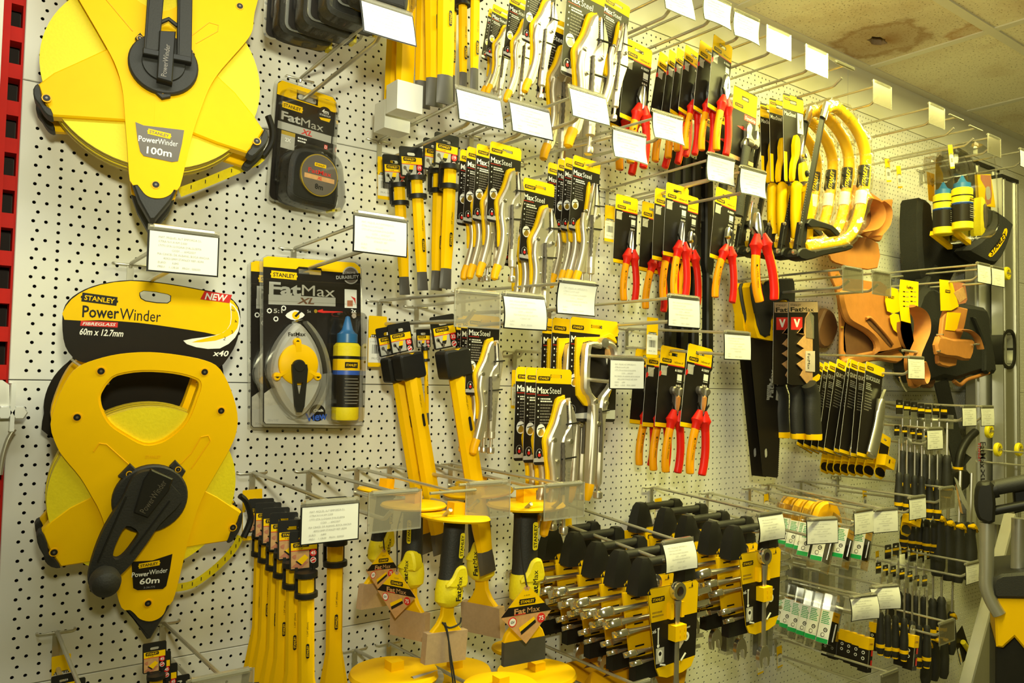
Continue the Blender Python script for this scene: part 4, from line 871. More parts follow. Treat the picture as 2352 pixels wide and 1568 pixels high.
# ---------------------------------------------------------------- locking pliers on printed cards
mm = lambda L_, ox=0, oz=0: [((x+ox)/1000, (z+oz)/1000) for x, z in L_]
def lock_card(b, W=.075, H=.155, zt=.012, seed=0, big=False):
    x0, x1 = -W/2, W/2
    b.poly(rrect(0, zt-H/2, W, H, .005), -.0006, 0, 'card_black', 'white', holes=[rrect(.004, 0, .022, .005, .0025)])
    b.decal([(x0, zt-.024), (-.008, zt-.024), (-.008, zt), (x0+.004, zt), (x0, zt-.004)], .0002, 'yellow_card'); b.decal([(.016, zt-.024), (x1, zt-.024), (x1, zt-.004), (x1-.004, zt), (.016, zt)], .0002, 'yellow_card')
    b.rect(-.008, .0026, .016, zt, .0002, 'yellow_card'); b.rect(-.008, zt-.024, .016, -.0026, .0002, 'yellow_card')
    badge(b, x0+.0165, zt-.016, .025, .0004, 'black', 'yellow_card')
    b.text('Max', x0+.003, zt-.035, .0105, .0003, 'white', bold=.02, al='L', w=.024); b.text('Steel', x0+.0285, zt-.035, .0105, .0003, 'white', al='L', w=.024); b.rect(x0+.003, zt-.0435, x0+.027, zt-.0425, .0003, 'red_print')
    lines(b, x0+.010, zt-.048, .026, 2, .004, .0022, .0003, 'white', seed, None); lines(b, x0+.010, zt-.058, .028, 7, .0048, .0018, .0003, 'grey_text', seed+1)
    for k in range(4): b.decal(circ(x0+.006, zt-.049-.0098*k, .0014, 6), .0003, 'white')
    if not big:
        b.decal(smooth([(.006, -.048), (.018, -.040), (.036, -.034), (.036, -.062), (.026, -.060), (.020, -.052)], 2), .0003, 'pale_pink'); b.decal([(.004, -.047), (.018, -.046), (.012, -.049)], .0004, 'card_black')
    c = (x0+.013, zt-.100); b.poly(circ(c[0], c[1], .0088, 18, .0105), 0, .0004, 'white'); b.decal(smooth([(c[0]-.006, c[1]-.004), (c[0], c[1]+.004), (c[0]+.006, c[1]-.002), (c[0]+.003, c[1]-.008), (c[0]-.004, c[1]-.008)], 2), .0006, 'gold'); b.decal([(c[0]-.007, c[1]+.003), (c[0]+.006, c[1]+.006), (c[0]+.006, c[1]+.0045), (c[0]-.007, c[1]+.0015)], .0006, 'black')
    b.decal([(x0+.0005, zt-H+.005), (x1-.0005, zt-H+.005), (x1-.0005, zt-H+.020), (x0+.0005, zt-H+.011)], .0002, 'silver_card')
    c = (x0+.011, zt-H+.018); b.poly(circ(c[0], c[1], .0066, 16, .0082), 0, .0004, 'silver_card'); b.poly(circ(c[0], c[1], .0061, 16, .0077), 0, .0005, 'card_black'); b.decal(circ(c[0], c[1]-.002, .003, 10), .0007, 'red_print'); b.decal(circ(c[0], c[1]+.0025, .0017, 8), .0007, 'white')
def k_lock(v):
    def f():
        r = thing('locking_pliers'); b = MB(); lock_card(b, seed=len(v)); b.build('printed_card', r); ox, oz = 11, -40
        nd = v == 'needle'
        if nd:
            ja = [(4, 2), (0, -6), (-6, -40), (-10, -66), (-22, -82), (-26, -92), (-22, -104), (-18, -125), (-20, -150), (-32, -190), (-30, -196), (-17, -192), (-8, -165), (-2, -120), (0, -92), (4, -76), (6, -40)]
            jb = [(8, 2), (12, -6), (20, -40), (24, -62), (28, -78), (27, -92), (22, -112), (17, -140), (15, -180), (4, -180), (3, -140), (1, -104), (-1, -88), (4, -74), (8, -40)]
        else:
            ja = [(5, 3), (-4, -2), (-10, -18), (-16, -36), (-26, -55), (-29, -66), (-25, -86), (-19, -118), (-20, -148), (-31, -188), (-29, -194), (-14, -192), (-6, -164), (-2, -120), (-2, -70), (6, -52), (9, -34), (7, -10)]
            jb = [(11, 2), (16, -3), (24, -18), (29, -32), (29, -46), (26, -62), (22, -92), (18, -130), (15, -182), (4, -182), (3, -140), (1, -104), (-2, -64), (4, -50), (13, -38), (11, -18)]
        b = MB()
        yl = [(x-(4.5 if z < 0 and z > -120 else 1), z+(5 if z > -5 else 0)) for x, z in ja[:9]]+[(-12, -120), (0, -60), (10, 4)]
        if nd: yl = [(-2, 0), (-8, -6), (-12, -60), (-28, -80), (-32, -92), (-28, -108), (-24, -122), (-10, -118), (0, -70)]
        b.poly(smooth(mm(yl, ox, oz), 2), .0002, .006, 'yellow_card', bev=.001); b.build('grip_insert', r)
        b = MB(); b.poly(smooth(mm(ja, ox, oz), 2), .004, .015, 'nickel', bev=.003)
        p_ = mm([(-19, -66), (-21, -88), (-15, -118), (-16, -148), (-26, -190)], ox, oz); p_ = smooth(p_, 3, False); b.tube([(x-.002, -.013, z) for x, z in p_], .0062, 'nickel', 10)
        for x, z, q in ((-20, -62, 4.2), (-12, -96, 3.4), (-11, -124, 2)): b.lathe([(q/1000, .014), (q/1000*.9, .0185), (.0004, .0195)], ((x+ox)/1000, 0, (z+oz)/1000), 'chrome', 14, 'f')
        b.decal(rrect((-8+ox)/1000, (-30+oz)/1000, .004, .018, .002), .0152, 'zinc')
        if not nd:
            for k in range(9): b.poly(mm([(6.5, -6-3*k), (10, -7.5-3*k), (6.5, -9-3*k)], ox, oz), .005, .014, 'dark_steel')
        k = b.build('fixed_handle', r)
        b = MB(); q = mm([(-26, -186), (-31, -200), (-33, -212)], ox, oz); b.tube([(x, -.012, z) for x, z in q]+[(q[-1][0]-.0005, -.012, q[-1][1]-.003)], [.0082, .0080, .0068, .003], 'yellow_deep', 12); b.build('handle_tip', k)
        b = MB(); b.poly(smooth(mm(jb, ox, oz), 2), .005, .016, 'nickel', bev=.003); b.lathe([(.0042, .014), (.0038, .0195), (.0004, .0205)], ((14+ox)/1000, 0, (-64+oz)/1000), 'chrome', 14, 'f')
        b.text('STANLEY', (13+ox)/1000, (-122+oz)/1000, .005, .0163, 'zinc', rot=math.pi/2, w=.032, bold=.02)
        b.build('lever_jaw', r)
        b = MB(); q = mm([(0, -66), (2, -90), (3, -118), (3, -150)], ox, oz); b.tube([(x-.002, -.0165, z) for x, z in smooth(q, 6, False)], [.0024 if i % 2 else .0034 for i in range(len(smooth(q, 6, False)))], 'dark_steel', 8); b.build('spring', r)
        b = MB(); b.lathe([(.0075, 0), (.0075, -.012), (.003, -.014), (.003, -.030)], ((9+ox)/1000, -.011, (-172+oz)/1000), 'nickel', 12); b.lathe([(.0062, -.030), (.0072, -.032), (.0072, -.040), (.006, -.0415)], ((9+ox)/1000, -.011, (-172+oz)/1000), 'steel', 16); b.build('adjusting_screw', r)
        for z, x0, x1 in (((-42 if nd else -34), 4, 30), (-90, -4, 27)):
            b = MB(); b.tube([((x0+ox)/1000, -.0165, (z-3+oz)/1000), ((x1+ox)/1000, -.0168, (z+oz)/1000)], .0014, 'black', 6); b.build('cable_tie', r)
        return r
    return f
BUILD['lock'] = k_lock('wide'); BUILD['needle'] = k_lock('needle'); HGT['lock'] = HGT['needle'] = .25
def k_clamp():
    r = thing('clamp_pliers'); b = MB(); lock_card(b, .105, .165, .012, 5, True); b.decal(smooth([(.012, -.02), (.05, -.012), (.05, .004), (.02, -.004)], 2), .0005, 'yellow_card')
    b.decal(smooth([(.030, -.018), (.044, -.018), (.050, -.045), (.046, -.060), (.042, -.040), (.034, -.040), (.030, -.060), (.026, -.045)], 2), .0004, 'silver_card'); b.rect(.024, -.046, .052, -.034, .0005, 'photo_wood'); b.build('printed_card', r)
    b = MB(); Y = smooth(mm([(-36, -112), (-42, -30), (-36, -20), (10, -16), (30, -8), (44, -16), (46, -24), (26, -16), (4, -25), (-28, -28), (-32, -80), (0, -118), (30, -100), (44, -70), (48, -68), (34, -112), (0, -130)]), 2)
    b.poly(Y, .0002, .005, 'yellow_card', bev=.001); b.build('grip_insert', r)
    b = MB(); A = mm([(6, -30), (2, -36), (-14, -34), (-19, -40), (-19, -96), (-8, -112), (4, -124), (2, -150), (-4, -255), (-10, -262), (-15, -255), (-14, -150), (-13, -128), (-20, -112), (-31, -100), (-31, -38), (-24, -28), (-6, -25)])
    b.poly(smooth(A, 2), .004, .017, 'nickel', bev=.003); b.tube([(x, -.013, z) for x, z in smooth(mm([(-8, -125), (-6, -160), (-10, -254)]), 3, False)], .0065, 'nickel', 10)
    b.lathe([(.004, .015), (.0035, .020), (.0004, .021)], (-.008, 0, -.120), 'chrome', 14, 'f'); b.lathe([(.004, .015), (.0035, .020), (.0004, .021)], (-.001, 0, -.155), 'chrome', 14, 'f'); b.lathe([(.008, .006), (.009, .012), (.008, .018), (.001, .019)], (.008, 0, -.026), 'steel', 16, 'f'); k = b.build('fixed_handle', r)
    b = MB(); b.tube([(-.010, -.012, -.250), (-.013, -.012, -.266), (-.014, -.012, -.276)], [.008, .0075, .004], 'yellow_deep', 12); b.build('handle_tip', k)
    b = MB(); A = mm([(40, -62), (44, -68), (38, -84), (24, -108), (22, -125), (18, -150), (15, -200), (14, -250), (4, -250), (4, -200), (4, -150), (4, -128), (8, -112), (22, -98), (32, -80), (34, -50), (30, -34), (16, -28), (18, -22), (36, -28), (40, -46)])
    b.poly(smooth(A, 2), .005, .017, 'nickel', bev=.003); b.lathe([(.004, .015), (.0035, .020), (.0004, .021)], (.015, 0, -.122), 'chrome', 14, 'f'); b.build('lever_jaw', r)
    b = MB(); b.tube([(x, -.017, z) for x, z in smooth(mm([(2, -130), (6, -160), (6, -200)]), 8, False)], .003, 'dark_steel', 8); b.build('spring', r)
    b = MB(); b.lathe([(.0055, 0), (.003, -.004), (.003, -.014), (.0075, -.016), (.0078, -.024), (.006, -.026)], (.009, -.011, -.248), 'steel', 16); b.build('adjusting_screw', r)
    b = MB(); b.tube([(.0, -.0175, -.137), (.022, -.0178, -.133)], .0014, 'black', 6); b.build('cable_tie', r); return r
BUILD['clamp'] = k_clamp; HGT['clamp'] = .276
G = 'wide-jaw locking pliers in the middle row'
stack('lock', 'silver locking pliers on a black card, %s of the four middle left', 'locking pliers', G, [((1162, 347), (1148, 642)), ((1130, 352), (1113, 636)), ((1108, 358), (1092, 640)), ((1092, 364), (1078, 642))], .23)
stack('lock', 'locking pliers on a black card under the ticket holder, %s of three', 'locking pliers', 'locking pliers hanging in the centre', [((1238, 430), (1222, 735)), ((1215, 436), (1196, 742)), ((1200, 440), (1180, 748))], .2)
stack('needle', 'long-nose locking pliers on a black card, %s of the four centre', 'locking pliers', 'long-nose locking pliers in the centre', [((1348, 378), (1330, 655)), ((1328, 382), (1312, 652)), ((1312, 385), (1298, 652)), ((1290, 393), (1275, 660))], .21)
stack('lock', 'locking pliers right of the slanting 32 mm chisel, %s of three', 'locking pliers', 'locking pliers beside the 32 mm chisels', [((1112, 738), (1100, 1036)), ((1096, 742), (1084, 1034)), ((1084, 746), (1074, 1032))], .2)
hang('tag', 'yellow barcode tag behind the front locking pliers cards', 'tag', (1190, 862), (1188, 935), d=.04)
stack('clamp', 'C-clamp locking pliers with a yellow rimmed jaw, %s of three', 'locking pliers', 'C-clamp locking pliers', [((1366, 750), (1352, 1146)), ((1326, 752), (1312, 1150)), ((1304, 753), (1290, 1150))], .2)
stack('lock', 'front centre locking pliers with card, %s of the row of three', 'locking pliers', 'front row of locking pliers', [((1273, 864), (1262, 1220)), ((1248, 862), (1238, 1212)), ((1226, 860), (1216, 1206))], .245, scale=1)
G = 'locking pliers at the top edge'
stack('lock', 'locking pliers at the upper edge left, %s of five small ones', 'locking pliers', G, [((1248, -40), (1216, 220)), ((1200, 10), (1172, 240)), ((1156, 30), (1128, 222)), ((1146, 40), (1116, 226))], .24, False, dd=.05)
hang('lock', 'locking pliers partly hidden between the two big top ones', 'locking pliers', (1282, 60), (1260, 372), d=.12, group=G)
hang('lock', 'largest locking pliers at the top centre, open serrated jaws', 'locking pliers', (1348, -22), (1318, 345), d=.2, group=G)
stack('needle', 'long-nose locking pliers at the top right of centre, %s of three', 'locking pliers', G, [((1418, 12), (1385, 268)), ((1396, 20), (1362, 262)), ((1382, 28), (1346, 258))], .2)
# ---------------------------------------------------------------- insulated red and orange pliers on cards
def k_vde(v):
    def f():
        r = thing('insulated_pliers'); b = MB(); W, H, zt = .070, .155, .014; x0, x1 = -W/2, W/2
        b.poly(rrect(0, zt-H/2, W, H, .004), -.0006, 0, 'card_black', 'white', holes=[rrect(0, 0, .022, .005, .0025)])
        b.decal([(x0, zt-.034), (-.012, zt-.034), (-.012, zt), (x0+.004, zt), (x0, zt-.004)], .0002, 'yellow_card'); b.decal([(.012, zt-.034), (x1, zt-.034), (x1, zt-.004), (x1-.004, zt), (.012, zt)], .0002, 'yellow_card'); b.rect(-.012, .003, .012, zt, .0002, 'yellow_card'); b.rect(-.012, zt-.034, .012, -.003, .0002, 'yellow_card')
        badge(b, x0+.019, zt-.027, .026, .0004, 'black', 'yellow_card'); b.text('165mm 6"', .018, zt-.028, .0038, .0004, 'card_black', bold=.015, w=.026); b.rect(x0+.022, zt-.036, x1, zt-.034, .0003, 'red_print')
        b.rect(x0+.004, zt-.056, x0+.021, zt-.038, .0003, 'photo_grey'); b.decal([(x0+.006, zt-.052), (x0+.012, zt-.046), (x0+.024, zt-.039), (x0+.022, zt-.037), (x0+.009, zt-.043)], .0004, 'silver_card')
        if v in ('end', 'combo'): b.decal(smooth([(x0+.001, zt-.060), (x0+.007, zt-.054), (x0+.004, zt-.048), (x0-.0, zt-.052)], 2), .0005, 'red_print')
        b.text('1000V', .022, zt-.043, .005, .0004, 'white', bold=.015, w=.016); b.decal([(.0085, zt-.045), (.0125, zt-.045), (.0105, zt-.040)], .0004, 'white'); b.rect(.016, zt-.062, .029, zt-.050, .0004, 'paper'); lines(b, .016, zt-.064, .013, 1, .003, .0012, .0004, 'white', 2)
        for k in range(3): b.decal(circ(.016+.005*k, zt-.072, .0022, 8), .0004, ('silver_card', 'pale_pink', 'photo_grey')[k])
        b.rect(x0, zt-H+.001, x1, zt-H+.009, .0003, 'yellow_card'); b.build('printed_card', r)
        b = MB(); O = .010
        def jaw(pts, m='steel', f0=.004, f1=.014): b.poly(smooth(mm(pts), 2), f0, f1, m, bev=.0025)
        if v == 'long':
            jaw([(8, -66), (5, -80), (3, -98), (4, -116), (9, -118), (9.5, -100), (9.5, -66)]); jaw([(10.2, -66), (10.5, -100), (11, -118), (15, -116), (16, -98), (14, -80), (12, -66)])
        elif v == 'end':
            jaw([(-4, -62), (-7, -70), (-3, -76), (2, -80), (5, -112), (9, -112), (9, -66)], 'dark_steel'); jaw([(10, -66), (10.5, -112), (14, -112), (17, -80), (22, -76), (27, -70), (23, -63)], 'dark_steel'); jaw([(3, -80), (6, -106), (13, -106), (16, -80)], 'leather', .013, .0155)
        elif v == 'diag':
            jaw([(9, -68), (3, -78), (0, -94), (3, -110), (9, -114)]); jaw([(10, -68), (16, -78), (19, -94), (16, -110), (10.5, -114)])
        elif v == 'combo':
            jaw([(9, -60), (4, -66), (0, -84), (-1, -96), (5, -112), (9, -114)], 'chrome'); jaw([(10, -60), (15, -66), (19, -84), (20, -96), (14, -112), (10.5, -114)], 'chrome'); b.decal(circ(.0095, -.082, .0016, 10, .006), .0146, 'black')
        else:
            jaw([(2, -70), (0, -96), (3, -112), (9, -110), (9, -70)]); jaw([(12, -70), (18, -71), (24, -84), (20, -100), (14, -114), (11, -108), (18, -92), (19, -82), (12, -75)]); b.lathe([(.003, .010), (.003, .022), (.001, .0225)], (-.002, 0, -.092), 'gold', 12, 'f')
        b.build('jaws', r)
        b = MB()
        b.tube([(x/1000, -.012, z/1000) for x, z in ((-6, -92), (10, -116), (25, -94))], .0017, 'black', 8); b.build('spring', r)
        op = 6 if v == 'strip' else 0
        def handle(sx, main, strip, dx):
            b = MB(); cx = 10
            P = [(cx+sx*6, -106), (cx+sx*8, -112), (cx+sx*(10+op*.3), -120), (cx+sx*(11+op*.4), -125), (cx+sx*(12+op*.5), -131), (cx+sx*(14+op*.8), -142)]
            R1 = [.0055, .0075, .0105, .0135, .0095, .0085]; R2 = [.005, .0065, .009, .0105, .008, .0068]
            b.tube([(x/1000, -.010, z/1000) for x, z in P], R1, 'red', 14, rf=R2)
            P = smooth([(cx+sx*(13+op*.7), -136), (cx+sx*(17+op), -155), (cx+sx*(20+op*1.3), -180), (cx+sx*(19.5+op*1.7), -205), (cx+sx*(17+op*1.9), -220), (cx+sx*(16.5+op*1.9), -224)], 3, False); n = len(P)
            R1 = [.0082 if i < n-3 else (.0078, .0062, .003)[i-n+3] for i in range(n)]; b.tube([(x/1000, -.010, z/1000) for x, z in P], R1, main, 14, rf=[q*.82 for q in R1])
            b.tube([(x/1000+dx, -.0096, z/1000) for x, z in P], [q*.86 for q in R1], strip, 14, rf=[q*.72 for q in R1])
            q = P[n//3]
            if sx < 0: b.text('VDE 1000V', q[0]/1000-.002, q[1]/1000-.012, .0035, .0176, 'black', rot=-math.pi/2-.08, w=.03); b.decal(circ(q[0]/1000-.001, q[1]/1000+.012, .002, 10), .0175, 'black'); b.text('GS', q[0]/1000-.0015, q[1]/1000+.006, .0025, .0176, 'black')
            b.build('handle', r)
        handle(-1, 'orange', 'red', .0026); handle(1, 'red', 'orange', .0030)
        return r
    return f
for v in ('long', 'end', 'diag', 'combo', 'strip'): BUILD['v_'+v] = k_vde(v); HGT['v_'+v] = .224
G = 'insulated pliers on cards'
hang('v_strip', 'insulated wire stripper half behind the left long-nose pliers', 'pliers', (1500, 482), (1488, 712), d=.075, group=G)
hang('tag', 'yellow barcode tag left of the insulated long-nose pliers', 'tag', (1402, 484), (1400, 552), d=.03)
hang('v_long', 'left insulated long-nose pliers with red collars on a card', 'pliers', (1440, 465), (1430, 692), d=.12, group=G)
hang('v_long', 'insulated long-nose pliers on the card in the middle of three', 'pliers', (1556, 440), (1545, 682), d=.22, group=G)
hang('v_strip', 'insulated wire stripper behind the middle long-nose pliers', 'pliers', (1580, 462), (1566, 695), d=.16, group=G)
hang('v_strip', 'right insulated wire stripper with open red and orange handles', 'pliers', (1668, 452), (1646, 688), d=.21, group=G)
hang('v_long', 'third long-nose pliers, hidden behind the middle card', 'pliers', (1530, 452), (1520, 690), d=.16, group=G)
def k_bare():
    r = k_vde('diag')(); r.name = 'insulated_pliers'
    for c in list(r.children):
        if c.name.startswith('printed_card'): bpy.data.objects.remove(c)
    return r
BUILD['v_bare'] = k_bare; HGT['v_bare'] = .224
hang('v_bare', 'insulated pliers without visible card hanging before the snips', 'pliers', (1712, 400), (1742, 694), d=.27, group=G, yaw=-.2)
stack('v_end', 'insulated end cutting pliers on a card, %s of the row of four', 'pliers', 'insulated end cutters', [((1608, 812), (1580, 1088)), ((1546, 814), (1525, 1084)), ((1515, 818), (1497, 1080)), ((1486, 820), (1465, 1068))], .2)
hang('tag', 'yellow barcode tag above the row of insulated end cutters', 'tag', (1499, 742), (1497, 818), d=.15)
stack('v_combo', 'insulated combination pliers on a tilted card, %s at the top', 'pliers', 'insulated combination pliers', [((1660, 108), (1640, 350)), ((1628, 120), (1606, 350)), ((1594, 130), (1570, 348)), ((1575, 136), (1550, 352)), ((1558, 142), (1530, 368)), ((1536, 148), (1500, 376))], .25, False, dd=.03, yaw=.1)
hang('v_diag', 'single insulated diagonal cutters with steel jaws at the top', 'pliers', (1468, 118), (1445, 380), d=.14, group=G)
hang('v_diag', 'insulated pliers hidden behind the single diagonal cutters', 'pliers', (1445, 150), (1420, 395), d=.07, group=G)
# ---------------------------------------------------------------- adjustable wrenches, snips, pry bars
def k_adj():
    r = thing('adjustable_wrench'); b = MB(); b.poly(rrect(0, -.06, .075, .155, .004), -.0006, 0, 'card_black', 'white', holes=[rrect(0, 0, .02, .005, .0025)]); b.rect(-.0375, -.028, -.011, .016, .0002, 'yellow_card'); b.rect(.011, -.028, .0375, .016, .0002, 'yellow_card'); b.rect(-.011, -.028, .011, -.004, .0002, 'yellow_card'); b.rect(-.011, .004, .011, .016, .0002, 'yellow_card')
    badge(b, -.018, -.018, .025, .0004); b.rect(.0, -.042, .0375, -.030, .0004, 'red_print'); b.text('DynaGrip', .019, -.036, .006, .0006, 'white', bold=.02, w=.032); b.decal([(-.02, -.06), (.0, -.056), (.0, -.064)], .0004, 'red_print'); b.rect(-.0375, -.128, .0375, -.120, .0003, 'photo_wood'); b.build('printed_card', r)
    b = MB(); b.poly(smooth(mm([(2, -50), (12, -58), (10, -72), (20, -80), (28, -74), (28, -58), (33, -62), (38, -82), (34, -94), (24, -90), (8, -100), (-8, -104), (-10, -92), (-2, -80), (-4, -64)]), 2), .004, .014, 'steel', bev=.002); b.build('jaw_head', r)
    b = MB(); b.lathe([(.009, -.008), (.010, 0), (.009, .008)], (.003, -.011, -.092), 'dark_steel', 16, 'x'); b.build('knurl', r)
    b = MB(); b.tube([(.0, -.010, -.10), (-.004, -.010, -.13), (-.008, -.010, -.19), (-.010, -.010, -.24)], [.012, .010, .013, .012], 'rubber', 12, rf=.007); b.build('handle', r); return r
BUILD['adj'] = k_adj; HGT['adj'] = .24
G = 'adjustable wrenches on cards'
hang('adj', 'adjustable wrench with a silver jaw on a yellow topped card', 'wrench', (1712, 228), (1694, 500), d=.19, group=G)
hang('adj', 'adjustable wrench behind, only its dark handle in view', 'wrench', (1668, 258), (1650, 520), d=.10, group=G)
hang('adj', 'adjustable wrench deepest on the hook near the wall', 'wrench', (1640, 268), (1610, 515), d=.05, group=G)
def k_snip():
    r = thing('aviation_snips'); b = MB(); W = .068; b.poly(rrect(0, -.072, W, .172, .005), -.0006, 0, 'card_black', 'white', holes=[rrect(0, 0, .02, .005, .0025)]); b.rect(-W/2, -.016, -.011, .010, .0002, 'yellow_card'); b.rect(.011, -.016, W/2, .010, .0002, 'yellow_card'); b.rect(-.011, .004, .011, .013, .0002, 'yellow_card'); b.rect(-.011, -.016, .011, -.004, .0002, 'yellow_card')
    badge(b, -.021, .004, .02, .0004); b.text('MaxSteel', -.012, -.024, .0085, .0004, 'white', bold=.01, w=.038); b.rect(.012, -.058, .032, -.018, .0004, 'white'); b.decal(smooth([(.016, -.026), (.022, -.034), (.028, -.026), (.024, -.042), (.027, -.054), (.022, -.046), (.017, -.054), (.020, -.042)], 2), .0006, 'grey_text'); b.rect(-W/2, -.157, -W/2+.010, -.10, .0003, 'yellow_card'); b.build('printed_card', r)
    b = MB(); b.poly(smooth(mm([(-6, -66), (-14, -86), (-14, -108), (-20, -122), (-24, -150), (-18, -158), (-12, -128), (-4, -114), (2, -94), (2, -76)]), 2), .003, .014, 'yellow', bev=.003); b.build('upper_grip', r)
    b = MB(); b.poly(smooth(mm([(18, -62), (10, -88), (6, -108), (12, -120), (22, -112), (22, -96), (17, -86)]), 2), .003, .012, 'steel', bev=.002); b.lathe([(.006, .01), (.005, .017), (.001, .018)], (.013, 0, -.106), 'chrome', 16, 'f'); b.build('blades', r)
    b = MB(); b.poly(smooth(mm([(8, -120), (20, -118), (26, -140), (24, -156), (10, -156), (6, -140)]), 2), .004, .016, 'tape_yellow', bev=.003); b.lathe([(.007, .012), (.006, .018), (.001, .019)], (.016, 0, -.140), 'black', 16, 'f'); b.box(.006, .028, .004, .018, -.164, -.156, 'chrome'); b.build('latch', r)
    for sx, y0 in ((-1, 0), (1, .004)):
        b = MB(); P = smooth([(sx*8, -166), (sx*14, -172), (sx*15, -190), (sx*17, -230), (sx*15, -268)], 3, False); b.tube([(x/1000, -.012-y0, z/1000) for x, z in P], [.007, .012, .0125, .0118, .0108, .0105, .0108, .011, .0112, .011, .0105, .010, .009][:len(P)], 'yellow', 14, rf=.010); b.build('handle_grip', r)
    return r
BUILD['snip'] = k_snip; HGT['snip'] = .268
stack('snip', 'yellow handled aviation snips on a black card, %s of three', 'snips', 'aviation snips', [((1822, 236), (1828, 550)), ((1790, 246), (1796, 545)), ((1768, 256), (1774, 540))], .21)
def k_shear():
    r = thing('snips'); b = MB(); b.poly(mm([(0, 0), (5, -20), (6, -60), (2, -66), (-4, -60), (-3, -20)]), 0, .003, 'chrome', bev=.0008); b.poly(rrect(.016, -.042, .020, .06, .003), -.001, .002, 'dark_steel', holes=[circ(.015, -.038, .0065, 14)]); b.build('blade_pair', r); return r
BUILD['shear'] = k_shear; HGT['shear'] = .066
hang('shear', 'silver pointed snip blades in front of the yellow snip handles', 'snips', (1727, 462), (1722, 530), d=.24)
def k_pry():
    r = thing('pry_bar'); b = MB(); b.poly(smooth([(-.011, 0), (-.007, .008), (.007, .008), (.011, 0), (.011, -.10), (.013, -.17), (.010, -.19), (.008, -.21), (.009, -.36), (.0, -.38), (-.009, -.36), (-.008, -.21), (-.010, -.19), (-.013, -.17), (-.011, -.1)], 3), 0, .014, 'black', bev=.003); b.lathe([(.004, .012), (.0035, .016), (.0005, .017)], (.0, 0, -.20), 'steel', 12, 'f'); b.build('bar', r); return r
BUILD['pry'] = k_pry; HGT['pry'] = .38
G = 'black bars hanging behind the insulated pliers'
for a, (t, q, l) in enumerate([((1545, 362), (1532, 850), 'black bar leftmost behind the middle insulated pliers'), ((1568, 372), (1560, 858), 'black bar second from the left behind the insulated pliers'), ((1590, 380), (1585, 862), 'black bar third from the left behind the insulated pliers'), ((1618, 400), (1620, 852), 'black bar rightmost with round end above the end cutters')]): hang('pry', l, 'pry bar', t, q, d=.035+.008*a, group=G)
# ---------------------------------------------------------------- ratchet wrench sets in racks with a tube handle
def wrench_mesh(L, s, vert=False):
    b = MB(); h = .0125*s
    P = [(-L/2+h, 0, 0), (-L/2+h*1.6, 0, 0), (-L*.25, 0, 0), (L*.25, 0, 0), (L/2-h*1.4, 0, 0)]
    b.tube(P, [.0058*s, .0052*s, .0040*s, .0042*s, .0055*s], 'steel', 10, rf=[.005*s, .004*s, .0028*s, .0028*s, .004*s])
    b.lathe([(h*.55, -.0045*s), (h*.95, -.0045*s), (h, -.003*s), (h, .003*s), (h*.95, .0045*s), (h*.55, .0045*s), (h*.55, -.0045*s)], (-L/2, 0, 0), 'chrome', 20, 'f')
    b.poly(smooth([(L/2-h*1.5, -h*.45), (L/2-h*.4, -h*1.05), (L/2+h*1.0, -h*.85), (L/2+h*.9, -h*.42), (L/2, -h*.40), (L/2-h*.15, 0), (L/2, h*.40), (L/2+h*1.0, h*.55), (L/2+h*.8, h*.95), (L/2-h*.3, h*1.05), (L/2-h*1.5, h*.45)], 2), -.0035*s, .0035*s, 'chrome', bev=.001)
    return b
